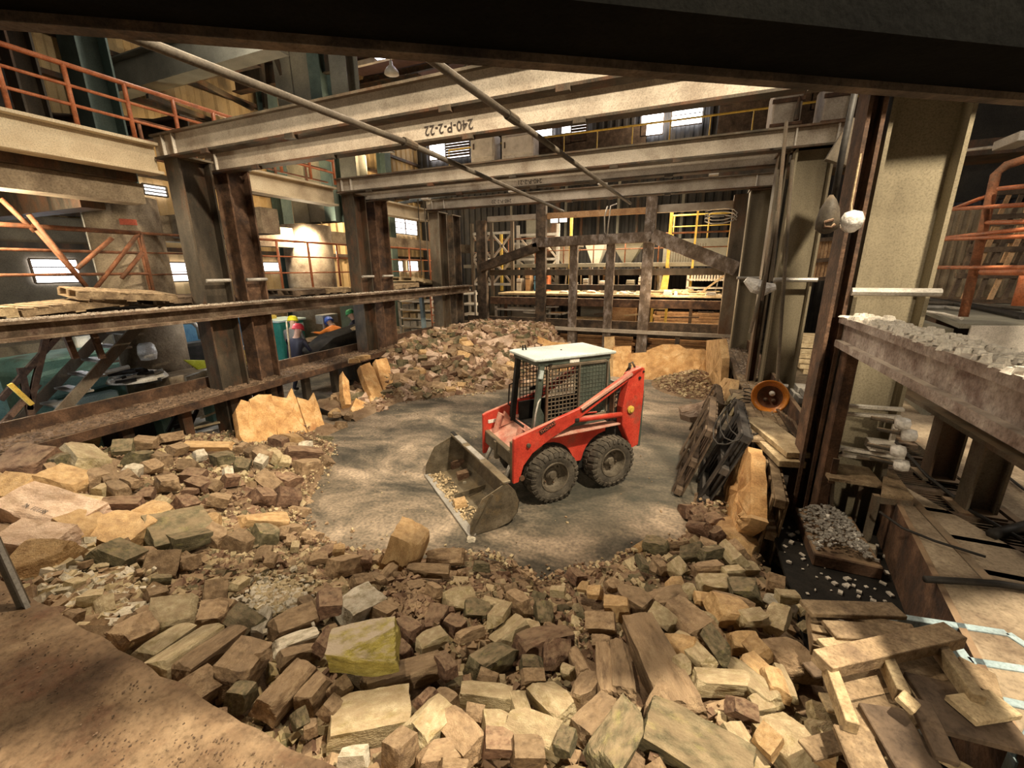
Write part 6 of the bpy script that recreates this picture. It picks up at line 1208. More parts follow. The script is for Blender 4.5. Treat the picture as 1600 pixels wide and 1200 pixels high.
g = MB(); g.bar(a-Vector((0,0,0.3)),b,0.02,0.05,up=(0,1,0)); g.build('channel_web','steel',e); g = MB(); g.bar(a+Vector((0.03,0,-0.3)),b+Vector((0.03,0,0)),0.05,0.02,up=(0,1,0)); g.build('channel_flange','galv',e)

rdd = random.Random(5); g = MB()
for i in range(1400):
    x = rdd.uniform(-4.2,-0.75); y = 0.72-abs(rdd.gauss(0,0.22)); r = rdd.uniform(0.001,0.0045); z = 1.125
    if rdd.random() < 0.5: x = rdd.gauss(-1.5,0.35); y = 0.45+rdd.gauss(0,0.16)
    if y > 0.7: continue
    if x > -1.35: z += 0.10*min(1,(x+1.35)/0.5)*0.6
    g.bar((x,y,z),(x+rdd.uniform(-1,1)*r*2,y+rdd.uniform(-1,1)*r*2,z+r*.5),r*1.5,r)
tag(g.build('deck_crumbs','ledgedust'),'brown crumbs strewn on the concrete deck at the lower left','crumbs',kind='stuff')
# ============================================================ RUBBLE
def interp(t, P):
    if t <= P[0][0]: return P[0][1]
    for (a,b),(c,d) in zip(P,P[1:]):
        if t <= c: return b+(d-b)*(t-a)/(c-a)
    return P[-1][1]
YBN = [(-7.3,5.0),(-6.2,4.95),(-5.37,4.86),(-4.75,4.01),(-4.24,3.22),(-3.64,2.79),(-2.97,2.83),(-2.41,2.96),(-1.97,3.24),(-1.48,3.29),(-1.03,3.18),(-0.8,3.47),(-0.51,3.63),(-0.2,4.10),(0.12,4.25),(0.32,4.9),(0.8,5.0),(1.0,4.0),(1.3,3.4)]
def hgt(x,y):
    """upper envelope of the heaps"""
    h = 0.0; yb = interp(x,YBN)
    if y < yb:
        t = min(1.0,(yb-y)/(yb-0.7)); h = 0.10+0.92*t**0.85
        if x > 0.4: h = 0.10+0.85*t**0.9
        h += 0.07*noise.noise(Vector((x*1.3,y*1.3,0.5)))*min(1,t*4)
        h -= 0.13*math.exp(-((x+0.6)/0.9)**2-((y-2.3)/0.6)**2)
    # heap in the far left corner
    d = (x+4.35)*-0.72+(y-9.0)*0.70
    if x < -3.2 and y > 6.6 and y < 13.9:
        d = min(d, 9, (y-7.3)*1.2+0.2); 
        lim = max(0,min(1,(-3.3-x)/1.2)); 
        if d > 0: h = max(h, lim*(0.10+min(1.05,0.42*d)))
    # gravel bank at the far right corner
    e = 1-math.hypot((x-0.3)/1.1,(y-11.3)/1.3)
    if e > 0: h = max(h,0.42*e)
    # strip under the left slabs
    if -7.3 < x < -5.9 and 4.6 < y < 8.5: h = max(h,0.06+0.22*max(0,min(1,(-5.9-x)/0.9)))
    if 0.25 < x < 0.95 and 4.0 < y < 5.6: h = max(h,0.28*(1-abs(y-4.7)/1.0))
    return h
def hit(px,py):
    r = ray(px,py).normalized(); t = 0.6; p = CP+r*t
    while t < 25:
        p = CP+r*t
        if p.z <= hgt(p.x,p.y): break
        t += 0.02
    return p
def bmat(name, cols, **k):
    k.setdefault('dust',(0.38,0.275,0.175)); k.setdefault('dustamt',0.55); k.setdefault('rnd',0.22)
    return dirty(name, cols, 4.5, 0.92, 0, 0.45, 26, **k)
B = {'bt': bmat('tan_brick',[(0.16,0.105,0.06),(0.31,0.215,0.13),(0.49,0.37,0.235)],stain=(0.15,0.10,0.065)),
 'by': bmat('cream_yellow_brick',[(0.33,0.265,0.16),(0.52,0.435,0.275),(0.70,0.61,0.42)],stain=(0.30,0.24,0.10),stainamt=0.35),
 'bg': bmat('dark_olive_brick',[(0.055,0.05,0.03),(0.13,0.115,0.07),(0.26,0.22,0.14)],stain=(0.26,0.24,0.10),stainamt=0.25,dustamt=0.4),
 'bo': bmat('orange_yellow_brick',[(0.34,0.21,0.10),(0.54,0.36,0.18),(0.70,0.51,0.29)],stain=(0.30,0.17,0.08),stainamt=0.3,dustamt=0.3),
 'bw': bmat('whitish_brick',[(0.50,0.46,0.38),(0.66,0.61,0.51),(0.78,0.73,0.63)],stain=(0.30,0.27,0.18),dustamt=0.3),
 'br': bmat('reddish_brown_brick',[(0.10,0.055,0.038),(0.20,0.12,0.08),(0.33,0.22,0.15)],stain=(0.07,0.04,0.03)),
 'bp': bmat('pinkish_brick',[(0.42,0.29,0.21),(0.56,0.42,0.33),(0.66,0.53,0.43)],stain=(0.28,0.19,0.13),dustamt=0.3),
 'gy': bmat('mossy_yellow_brick',[(0.26,0.22,0.05),(0.40,0.34,0.09),(0.52,0.46,0.16)],stain=(0.15,0.13,0.04),dust=(0.46,0.38,0.29),dustamt=1.0,rnd=0.02),
 'sl': bmat('orange_refractory_slab',[(0.38,0.20,0.08),(0.62,0.37,0.16),(0.78,0.56,0.31)],stain=(0.40,0.19,0.08),stainamt=0.25,dustamt=0.15,rnd=0.06)}
LABC = {'bt':'tan','by':'cream-yellow','bg':'dark olive-grey','bo':'orange-yellow','bw':'whitish','br':'reddish-brown','bp':'pinkish','gy':'mossy yellow'}
def proto(seed, n=5, chips=5, rough=0.02):
    rd = random.Random(seed); me = bpy.data.meshes.new('brick'); bm = bmesh.new(); bmesh.ops.create_cube(bm,size=1.0)
    bmesh.ops.subdivide_edges(bm,edges=bm.edges[:],cuts=n,use_grid_fill=True)
    pl = []
    for i in range(chips):
        c = Vector([rd.choice((-1,1))*0.5 for _ in range(3)])
        if rd.random() < 0.5: c[rd.randrange(3)] = rd.uniform(-0.4,0.4)*0
        nn = Vector([c[k]+rd.uniform(-.25,.25) for k in range(3)]).normalized(); pl.append((nn, nn.dot(c)-rd.uniform(0.04,0.24)))
    tap = [rd.uniform(0.82,1.0) for _ in range(2)]
    for v in bm.verts:
        p = v.co.copy(); m = [abs(c) for c in p]
        k = (p.z+0.5); p.x *= 1-(1-tap[0])*k; p.y *= 1-(1-tap[1])*k
        for nn,d in pl:
            e = p.dot(nn)-d
            if e > 0: p -= nn*e
        q = noise.noise_vector(p*3.1+Vector((seed*7.3,0,0)))*rough+noise.noise_vector(p*9+Vector((seed*3.3,0,0)))*rough*0.5
        v.co = p+q
    bmesh.ops.recalc_face_normals(bm,faces=bm.faces); bm.to_mesh(me); bm.free(); return me
PR = [proto(s,4,4+s%4,0.022) for s in range(16)]
PB = [proto(40+s,9,5+s%3,0.03) for s in range(10)]
_mc = {}
def shared(me,mk):
    k = (me.name,mk)
    if k not in _mc: m = me.copy(); m.materials.append(B[mk]); _mc[k] = m
    return _mc[k]
def zone(p):
    if p.y > 6: return 'far left corner heap'
    if p.x < -4.2: return 'heap along the left ledge'
    if p.x > 0.25: return 'heap at the lower right'
    if p.y < 1.35 and p.x > -1.6: return 'front of the heap at the bottom edge'
    if p.x < -1.9: return 'heap at the lower left'
    return 'middle of the near heap'
placed = []
def brick(name, c, ax, nn, L, Wd, T, mk, label=None, big=False, group=None, rnd=None):
    ax = Vector(ax).normalized(); nn = Vector(nn); nn = (nn-ax*nn.dot(ax)).normalized(); sd = nn.cross(ax)
    me = shared(random.choice(PB if big else PR),mk); o = bpy.data.objects.new(name,me); COL.objects.link(o)
    fl = random.choice((1,-1))
    R3 = Matrix((ax*fl,sd*fl,nn)).transposed(); o.rotation_mode = 'QUATERNION'; o.rotation_quaternion = R3.to_quaternion(); o.location = c; o.scale = (L,Wd,T)
    if label is None:
        z = zone(Vector(c)); label = '%s broken refractory brick in the %s'%(LABC[mk],z); group = '%s bricks, %s'%(LABC[mk],z)
    tag(o,label,'brick' if not big else 'block',group); placed.append((Vector(c),max(L,Wd)/2)); return o
UPV = Vector((0,0,1))
def hero(ox,oy,u1,v1,u2,v2,w,mk,t=None,label=None,sc=4.0,tilt=0.3,lift=0.0,big=None,name=None):
    x1,y1,x2,y2 = ox+u1/sc,oy+v1/sc,ox+u2/sc,oy+v2/sc; a = hit(x1,y1); b = hit(x2,y2)
    mid = (a+b)/2; dp = proj(mid)[2]
    if (a-b).length > 3.2*max(0.12,math.hypot(x2-x1,y2-y1)/FPX*dp):  # the ray skimmed the heap: fall back to a level line
        zz = mid.z; a = onz(x1,y1,max(a.z,b.z)); b = onz(x2,y2,max(a.z,b.z)); mid = (a+b)/2
    W_ = w/sc/FPX*dp*1.12; L = (a-b).length
    mx = 2.6*math.hypot(x2-x1,y2-y1)/FPX*dp
    L = min(L,mx)*1.08; W_ *= 1.08; T = (t/sc/FPX*dp) if t else min(W_,L)*random.uniform(0.7,1.0)
    tc = (CP-mid).normalized(); jt = 0.18 if label else 0.42
    nn = (UPV*(1-tilt)+tc*tilt+Vector((random.uniform(-jt,jt),random.uniform(-jt,jt),0))).normalized()
    if not label: lift += random.uniform(-0.02,0.06)
    ax = (b-a).normalized(); nn = (nn-ax*nn.dot(ax)).normalized()
    bg_ = big if big is not None else (w > 140 or label is not None)
    if big is None and L < 0.12: bg_ = False
    return brick(name or ('refractory_block' if bg_ else 'broken_brick'), mid-nn*(T/2-lift-0.035), ax, nn, L*1.04, W_, T, mk, label, bg_ )
TA = [(380,300,600,270,140,'bo'),(80,320,180,300,80,'by'),(200,330,350,300,80,'by'),(240,400,400,400,80,'bg'),(470,380,600,500,150,'by'),(350,480,420,490,100,'bg'),
 (470,700,620,760,150,'by'),(0,640,190,660,150,'bo'),(470,1080,680,1020,150,'by'),(820,1080,970,1080,130,'bt'),(900,1140,1110,1130,150,'bt'),(640,760,900,760,60,'br'),(1060,1000,1290,950,110,'bg'),(1290,920,1400,980,90,'bt'),(1440,960,1560,1010,100,'bt'),
 (580,560,640,600,110,'bt'),(660,520,710,620,70,'bt'),(740,560,790,620,110,'bt'),(800,560,850,530,80,'bw'),(780,640,850,620,90,'bt'),(980,640,1110,620,120,'bt'),(900,530,1000,500,80,'bt'),(830,470,900,450,90,'bg'),(700,400,830,390,90,'bg'),(850,370,970,380,60,'bt'),
 (1120,510,1230,510,70,'bt'),(1400,550,1460,550,100,'bw'),(1470,490,1560,500,90,'bg'),(1310,720,1430,740,60,'bt'),(1110,760,1220,730,80,'br'),(1360,450,1420,470,90,'bg'),(1220,450,1280,440,60,'bw'),(1150,570,1280,590,70,'br'),(990,720,1040,740,50,'by'),(1190,600,1300,640,70,'br'),
 (940,440,1040,470,70,'bt'),(1060,430,1140,410,60,'bt'),(1300,620,1360,640,60,'bt'),(1400,600,1480,590,60,'br'),(600,650,670,660,60,'by'),(290,560,360,540,70,'bt'),(1000,350,1120,330,60,'bt'),(1470,390,1540,390,70,'bt'),(1560,400,1600,420,70,'bt'),(690,640,770,690,70,'bt'),(860,700,960,700,60,'br')]
TB = [(0,410,70,460,70,'bt'),(90,430,160,470,60,'by'),(280,390,330,370,50,'bw'),(180,390,250,400,60,'bt'),(20,560,130,650,80,'bt'),(160,600,260,560,90,'br'),(270,520,380,500,90,'bt'),(0,700,110,700,100,'br'),(130,710,260,720,110,'br'),(240,790,310,800,60,'bt'),
 (0,940,120,940,110,'bg'),(130,930,190,940,60,'bt'),(190,980,250,980,70,'bt'),(320,960,380,960,80,'bt'),(220,1010,270,1010,50,'by'),(0,1060,90,1060,90,'bt'),(70,1120,130,1120,80,'bt'),(330,1090,450,1080,60,'bt'),(480,1160,620,1120,90,'bt'),(480,1060,550,1060,50,'bo'),
 (630,1120,710,1120,80,'br'),(1080,1080,1290,1080,80,'bt'),(960,1160,1200,1170,60,'bt'),(1320,975,1370,980,40,'bw'),(0,480,60,500,60,'bw'),(150,480,210,490,50,'by'),(420,480,470,490,60,'bt'),(200,420,400,440,60,'br'),(160,310,260,340,90,'bo'),(100,350,180,360,60,'br'),(380,340,470,340,50,'bg'),(480,190,530,190,30,'bt'),(560,190,600,200,40,'bt'),(500,260,560,260,40,'bt')]
TC = [(830,1000,970,1020,80,'bg'),(1170,990,1270,1030,80,'bt'),(1080,790,1130,800,80,'br'),(1150,770,1200,840,70,'br'),(1210,860,1300,840,80,'br'),(1260,930,1310,960,80,'br'),(790,1100,830,1170,50,'bg'),(870,1130,920,1150,90,'bt'),(900,1150,960,1140,60,'bt'),(1000,1170,1050,1130,80,'by'),
 (1060,1060,1180,1030,100,'bg'),(1180,1090,1300,1060,60,'bg'),(1330,1040,1430,1140,90,'by'),(1380,1030,1430,1080,80,'bt'),(1440,1140,1530,1140,60,'by'),(1320,1190,1430,1180,50,'by'),(1150,1180,1290,1160,60,'bt'),(1120,850,1190,850,50,'br'),(1130,900,1230,920,60,'br'),(1000,1010,1090,1010,50,'bt'),(1200,1040,1280,1060,50,'by')]
TE = [(420,100,500,70,60,'by'),(470,210,620,190,90,'by'),(580,230,700,200,110,'by'),(490,300,630,280,80,'bt'),(490,390,690,390,110,'bt'),(700,420,900,330,160,'bt'),(870,560,1120,380,120,'by'),(990,640,1330,400,120,'by'),(1230,280,1420,260,130,'bt'),(1100,640,1450,380,110,'bt'),(1110,790,1340,640,180,'bt'),
 (1460,820,1560,700,110,'bg'),(1120,1000,1400,900,150,'br'),(1460,250,1590,330,140,'bg'),(280,260,400,240,70,'br'),(400,320,480,290,70,'bt'),(900,160,1040,120,60,'bt'),(1270,120,1420,100,110,'bt'),(940,60,1060,50,50,'bg'),(1440,120,1520,60,50,'by'),(760,300,860,270,70,'bt'),(1330,180,1460,200,60,'bt')]
TF = [(100,330,370,230,120,'bt'),(380,200,520,190,150,'br'),(0,290,80,290,180,'bw'),(380,480,450,380,80,'br'),(130,440,370,350,70,'bw'),(160,500,360,440,90,'bt'),(300,800,440,640,110,'bt'),(1010,470,1160,410,90,'by'),(1070,260,1180,280,140,'br'),(1180,160,1360,140,130,'by'),(1200,280,1300,330,100,'br'),(1260,430,1400,380,50,'bt'),
 (1380,560,1590,430,130,'bg'),(1490,300,1560,200,80,'by'),(1310,190,1460,200,110,'bg'),(1290,720,1590,760,120,'by'),(1430,930,1600,930,140,'by'),(1310,860,1420,880,90,'bt'),(1420,1080,1590,1090,110,'br'),(840,1150,960,1040,130,'bt'),(530,1170,700,1160,80,'bw'),(900,330,1000,400,100,'br'),(1160,1180,1330,1190,50,'bt'),(0,600,60,560,100,'bt'),
 (470,760,560,700,90,'bt'),(220,940,300,900,90,'bg'),(300,960,380,930,80,'bt'),(400,920,480,820,90,'bt'),(1150,560,1220,640,80,'br'),(900,450,960,500,70,'br'),(940,80,1050,60,70,'bt'),(1080,110,1140,150,60,'bt'),(880,60,940,90,40,'bt'),(1130,740,1230,800,100,'bt'),(1000,840,1080,760,70,'br'),(720,20,800,60,50,'bt'),(1390,620,1510,670,80,'bt'),(590,60,700,40,60,'bt')]
TG = [(150,240,260,230,120,'bg'),(40,320,170,320,110,'by'),(60,440,340,380,130,'br'),(200,490,350,500,150,'br'),(60,580,190,580,90,'bg'),(50,650,170,650,70,'bt'),(0,800,100,790,140,'by'),(0,1130,180,1130,110,'bt'),(420,800,500,660,120,'bt'),(300,1090,390,1120,120,'bg'),
 (390,500,460,640,80,'bt'),(470,300,640,300,100,'bt'),(590,200,730,200,120,'bo'),(680,100,850,200,120,'bt'),(900,240,1030,330,100,'by'),(1050,400,1230,570,100,'by'),(1240,380,1360,540,90,'bg'),(1260,200,1430,220,140,'bo'),(1370,420,1530,420,100,'bo'),(1430,290,1580,270,90,'by'),(1150,130,1300,150,60,'bo'),
 (1180,40,1350,40,80,'by'),(1370,90,1540,100,120,'bg'),(970,60,1070,60,90,'bo'),(1270,130,1500,200,70,'bt'),(510,420,620,420,60,'bt'),(250,130,330,140,50,'by'),(420,80,480,90,50,'bo'),(480,110,560,110,60,'bo'),(330,600,390,620,60,'by'),(1050,600,1110,640,70,'by'),(1120,240,1240,280,80,'by'),(1340,800,1500,880,90,'br'),(1080,110,1150,90,60,'by'),(600,60,660,40,60,'bt'),(0,150,90,220,90,'bt')]
TH = [(0,30,100,60,90,'bt'),(60,170,180,180,60,'by'),(170,220,380,300,80,'by'),(0,250,120,300,150,'by'),(210,330,350,370,50,'by'),(0,640,60,780,110,'bo'),(340,120,430,150,60,'bo'),(200,20,250,100,40,'by'),(640,770,860,750,90,'by'),(890,750,940,830,50,'by'),(60,580,160,780,50,'by'),(-80,760,-10,860,110,'by'),(-60,1010,60,1120,120,'bo'),(300,1130,420,1190,90,'bo'),(-110,430,-20,520,110,'bo'),(250,100,330,130,60,'by')]
SPECIAL = [
 ((0,600),(290,250,560,205,110,'bp'),'smooth pinkish block lying on the left ledge above the heap'),
 ((0,600),(60,470,280,500,200,'br'),'large reddish-brown block in the heap at the far left edge'),
 ((0,600),(340,650,520,560,200,'bo'),'large orange-cream wedge block at left, behind the block with scribbled writing'),
 ((0,600),(60,960,400,1000,180,'bp'),'big pinkish block at the left edge below the one with writing'),
 ((0,600),(120,1110,380,1130,230,'bo'),'big rough orange block at the left edge, lowest of the pale ones'),
 ((0,600),(420,950,620,870,200,'bo'),'long orange block left of the rough split one at left'),
 ((0,600),(640,880,890,960,230,'bo'),'rough split orange-cream block in the left foreground heap'),
 ((0,600),(640,1130,800,1060,180,'bg'),'pointed dark block at left in front of the rough split orange one'),
 ((0,600),(880,790,1060,840,150,'bo'),'triangular orange slab beside the big dark olive block'),
 ((0,600),(920,960,1290,880,230,'bg'),'biggest dark olive block in the left heap'),
 ((0,600),(1170,395,1440,395,50,'bo'),'long thin orange bar lying on top of the left heap under the ledge'),
 ((400,600),(-80,840,180,850,110,'bo'),'flat orange block overhanging a dark one at the left rim of the floor'),
 ((0,900),(930,290,1210,250,190,'by'),'broad cream block at lower left above two long flat bricks'),
 ((0,900),(1400,700,1580,480,200,'bt'),'tall smooth grey-tan block leaning at lower left centre'),
 ((400,900),(530,230,740,130,170,'bw'),'pale pyramid-shaped block behind the mossy yellow one'),
 ((400,900),(60,860,290,600,140,'bt'),'long grey-tan bar with a dark green side, left of the mossy yellow block'),
 ((400,900),(480,930,950,840,240,'by'),'large cream block with a flat white front at the bottom centre-left'),
 ((400,900),(690,690,1130,560,120,'bt'),'long brown and cream bar wedged behind the large cream block'),
 ((400,900),(990,1010,1170,850,180,'by'),'cream prism-shaped block right of the large cream block'),
 ((400,900),(1200,900,1380,1100,170,'bt'),'rounded tan block leaning right of the cream prism'),
 ((800,900),(180,700,360,880,170,'by'),'jagged cream splinter block standing at the bottom centre'),
 ((800,900),(0,930,290,1040,150,'by'),'long smooth cream brick at the bottom centre below the jagged splinter'),
 ((800,900),(570,480,590,770,90,'bt'),'left one of two upright grey-tan bricks side by side at bottom centre'),
 ((800,900),(670,460,700,750,110,'bt'),'right one of two upright grey-tan bricks side by side at bottom centre'),
 ((800,900),(790,290,1060,830,200,'bt'),'long rough tan slab lying diagonally at bottom right of centre'),
 ((800,900),(860,900,1480,1260,270,'bg'),'huge dark slab with a pale edge running off the bottom, right of centre'),
 ((800,900),(440,1010,620,830,170,'bt'),'worn tan block at the bottom edge left of the huge dark slab'),
 ((800,900),(560,1160,760,860,190,'bg'),'broad dusty olive block at the bottom edge beside the huge dark slab'),
 ((800,900),(870,150,1060,120,120,'bt'),'smooth tan block at the top of the right heap'),
 ((800,900),(1000,200,1200,370,180,'bt'),'broad smooth tan block in the middle of the right heap'),
 ((800,900),(960,450,1150,490,140,'bo'),'orange block with a pale end, left of the cream long ones at right'),
 ((800,900),(1130,660,1480,680,100,'by'),'cream and green bar above the dark hollow at lower right'),
 ((800,900),(1370,560,1620,800,110,'by'),'long pale cream bar sloping to the bottom right'),
 ((800,900),(1470,530,1640,700,110,'bo'),'orange brick lying on the long pale cream bar'),
 ((1200,900),(40,420,220,600,180,'bt'),'flat tan block dusted grey, left of the lower right pallets'),
 ((1200,900),(0,900,240,1130,240,'by'),'huge cream slab sloping off the bottom edge at lower right'),
 ((1200,900),(260,860,500,960,110,'by'),'clean cream brick below the lower right pallets'),
 ((1200,900),(250,990,420,1060,150,'by'),'cream block under the clean cream brick'),
 ((1200,900),(500,90,790,110,110,'bo'),'orange brick lying alone behind the lower right pallets'),
 ((800,600),(1370,960,1600,880,230,'bo'),'big cracked orange block at the foot of the tall orange slab'),
 ((1200,600),(-40,930,110,860,220,'bo'),'rough glowing orange block on the big cracked one'),
 ((1200,600),(70,1010,170,1000,110,'by'),'cream block end sticking out under the orange ones, upper'),
 ((1200,600),(40,1120,160,1090,90,'by'),'cream block end sticking out under the orange ones, lower'),
]
for (ox,oy),lst in (((0,600),TA),((400,600),TB),((800,600),TC),((0,900),TE),((400,900),TF),((800,900),TG),((1200,900),TH)):
    for q in lst: hero(ox,oy,*q)
for (ox,oy),q,lab in SPECIAL: hero(ox,oy,*q,label=lab,lift=0.05 if ox == 0 else 0.02,t=(q[4]*0.8 if ox==0 else None),tilt=0.45 if ox==0 else 0.3)
# scribbled block
o = hero(0,600,130,740,550,880,230,'bp',label='large pinkish block at left with scribbled black writing on its face',lift=0.08,tilt=0.7,t=200)
mt4 = o.matrix_basis.copy(); nn = (mt4.to_3x3() @ Vector((0,0,1))).normalized(); axv = (mt4.to_3x3() @ Vector((1,0,0))).normalized(); 
if axv.dot(ray(900,800)-ray(0,800)) < 0: axv = -axv
me = text_mesh('7A   11/1195',0.055,0.001); y_ = nn.cross(axv).normalized(); me.transform(Matrix((axv,y_,nn)).transposed().to_4x4()); me.materials.clear(); me.materials.append(M['ink'])
top = Vector(o.location)+nn*(o.scale.z*0.5+0.012)-y_*o.scale.y*0.22
t_ = bpy.data.objects.new('scribbled_writing',me); COL.objects.link(t_); t_.parent = o; t_.matrix_parent_inverse = Matrix.LocRotScale(o.location,o.rotation_quaternion,o.scale).inverted(); t_.matrix_basis = Matrix.Translation(top)
# block with moss-yellow front
a = onz(400+455/4,900+470/4,1.02); b = onz(400+875/4,900+400/4,1.02)
nn = Vector((0,-0.25,1)).normalized(); ax = (b-a).normalized(); nn = (nn-ax*nn.dot(ax)).normalized()
o = brick('refractory_block',(a+b)/2-nn*0.06+Vector((0,0,0.03)),ax,nn,(b-a).length*1.05,0.21,0.17,'gy','block with a mossy yellow front and dusty grey top at the bottom, left of centre',True)
# standing chunk at the floor's near rim
a = onz(625,905,0.12); 
o = brick('refractory_block',onz(628,872,0.25)+Vector((0,0,0.0)),(0.35,0.15,0.93),(0.3,-0.9,0.2),0.62,0.34,0.30,'bo','tall broken block standing up at the near rim of the cleared floor',True)
# bricks lying in the bucket (bucket floor is 3 cm up)
for (px,py,s,mk,lab) in ((714,721,0.19,'br','larger brown brick lying inside the loader bucket'),(723,740,0.14,'br','smaller brown brick lying inside the loader bucket'),(719,784,0.13,'bo','orange lump at the lip of the loader bucket'),(735,842,0.06,'bw','small pale stone on the floor at the bucket corner'),(726,753,0.04,'bw','tiny white stone beside the bucket divider')):
    z = 0.03+s*0.33 if s != 0.06 else 0.02; c = onz(px,py,z+s*0.1); c.z = z
    brick('broken_brick',c,(0.7,0.6,0.1),(0.1,0.1,1),s*1.2,s,s*0.7,mk,lab)
brick('broken_brick',onz(1352,857,0.46),(0.8,-0.25,0.05),(0,0,1),0.17,0.12,0.07,'bw','clean white brick on the black mesh floor at right')
for i,(px,py) in enumerate(((560,568),(570,566),(553,571))): brick('broken_brick',onz(px,py-8,0.93),(0.6,0.8,0),(0,0,1),0.26,0.13,0.10,'bo',['orange-yellow brick lying on the left ledge, middle of three','orange-yellow brick lying on the left ledge, farthest of three','orange-yellow brick lying on the left ledge, nearest of three'][i])
# random individual bricks filling between
def surf_normal(x,y):
    e = 0.08; return Vector((hgt(x-e,y)-hgt(x+e,y),hgt(x,y-e)-hgt(x,y+e),2*e)).normalized()
def free(p,r):
    for c,s in placed:
        if abs(c.x-p.x) < 0.7 and (c-p).length < (s+r)*0.62: return False
    return True
rd = random.Random(11); ind = len(placed); tries = 0
while ind < 345 and tries < 20000:
    tries += 1; px = rd.uniform(30,1300); py = rd.uniform(510,1195)
    if rd.random() < 0.35: px = rd.uniform(630,800); py = rd.uniform(515,605)
    p = hit(px,py)
    if p.z < 0.12 or p.y > 13.6 or p.x > 1.15 or p.x < -7.25 or (p.x > 0.45 and p.y < 2.6 and p.x > 0.6): continue
    s = rd.uniform(0.17,0.30) if p.y > 6 else rd.uniform(0.10,0.19)*(1.15 if p.y < 2.2 else 1)
    if p.y < 0.95 and p.x < -1.1: continue
    if not free(p,s*0.5): continue
    a = rd.random()*PI; ax = Vector((math.cos(a),math.sin(a),rd.uniform(-.35,.35))); nn = surf_normal(p.x,p.y)+Vector((rd.uniform(-.5,.5),rd.uniform(-.5,.5),0))
    mk = rd.choice(('bt','bt','bt','br','bg','by','bt','bo') if p.x < 0.2 else ('by','by','bo','bt','bg','bw'))
    if p.y > 6: mk = rd.choice(('bt','bt','bg','br','bp','bt','bo'))
    brick('broken_brick',p-Vector((0,0,s*0.15)),ax,nn,s*1.35,s*0.8,s*0.6,mk); ind += 1
# every brick gets its own description: look, side and nearest landmark
LM = [((-1.33,1.25,1.1),'mossy yellow block')]
def _lm(key,phrase):
    for o in COL.objects:
        if key in str(o.get('label','')) : LM.append((tuple(o.location),phrase)); return
for k_,p_ in (('scribbled black writing','block with writing'),('pale pyramid-shaped','pale pyramid block'),('large cream block with a flat','big flat cream block'),('cream prism-shaped','cream prism block'),('jagged cream splinter','jagged cream splinter'),
  ('long smooth cream brick','long smooth cream brick'),('long rough tan slab','long rough tan slab'),('huge dark slab','huge dark slab'),('broad smooth tan block','broad smooth tan block'),('huge cream slab sloping','huge sloping cream slab'),('clean cream brick','clean cream brick'),
  ('big cracked orange','big cracked orange block'),('biggest dark olive','biggest dark olive block'),('flat orange block overhanging','overhanging flat orange block'),('tall broken block standing','tall block at the floor rim'),('long thin orange bar','long thin orange bar'),
  ('smooth pinkish block lying','smooth pinkish ledge block'),('tall smooth grey-tan','tall leaning grey-tan block'),('broad cream block at lower left','broad lower left cream block'),('big rough orange block','rough left-edge orange block'),('rough split orange-cream','rough split orange block'),
  ('smooth tan block at the top','topmost smooth tan block'),('cream and green bar','cream and green bar')): _lm(k_,p_)
LM += [((-5.6,5.2,0.3),'wavy row of orange slabs'),((-6.4,8.0,0.5),'pair of leaning orange slabs'),((-4.9,11.0,1.0),'propped pinkish plate'),((-5.2,8.6,0.2),'floor rim of the far heap'),((-6.8,11.5,0.9),'ledge by the far heap'),((0.15,6.2,0.0),'foot of the brown pallet'),((-3.0,2.75,0.1),'left floor rim'),((-0.3,3.6,0.1),'right floor rim'),((-2.6,1.5,0.9),'bank of pale lumps'),((-6.0,3.4,0.7),'left heap top under the ledge')]
LMP = [(Vector(a),p,proj(a)) for a,p in LM]
cand = [o for o in COL.objects if ' broken refractory brick in the ' in str(o.get('label',''))]
bk_ = {}
for o in cand:
    c = Vector(o.location); x,y,d = proj(c); best = min(LMP,key=lambda t:(t[0]-c).length); lx,ly,_ = best[2]; dx,dy = x-lx,y-ly
    side = ('right of' if dx > 0 else 'left of') if abs(dx) > abs(dy) else ('in front of' if dy > 0 else 'behind')
    s_ = sorted(o.scale); shp = 'long' if s_[2] > 1.9*s_[1] else ('flat' if s_[0] < 0.55*s_[1] else 'squat'); sz = 'small' if s_[2] < 0.17 else ('large' if s_[2] > 0.28 else 'mid-sized')
    col = o['label'].split(' broken')[0]
    bk_.setdefault((col,sz,shp,side,best[1]),[]).append(((best[0]-c).length,o))
ORD = ['nearest to it','second nearest to it','third nearest to it','fourth nearest to it','fifth nearest to it','sixth nearest to it','seventh nearest to it','eighth nearest to it','ninth nearest to it','tenth nearest to it']
for (col,sz,shp,side,lm),L_ in bk_.items():
    L_.sort(key=lambda t:t[0])
    for i,(d,o) in enumerate(L_):
        o['label'] = '%s %s %s brick %s the %s'%(sz,shp,col,side,lm)+((', '+ORD[min(i,9)]) if len(L_) > 1 else '')
        if len(o['label'].split()) > 16: o['label'] = o['label'].replace('%s %s '%(sz,shp),'').replace('nearest to it','nearest')
        o['group'] = 'broken bricks, '+zone(Vector(o.location))
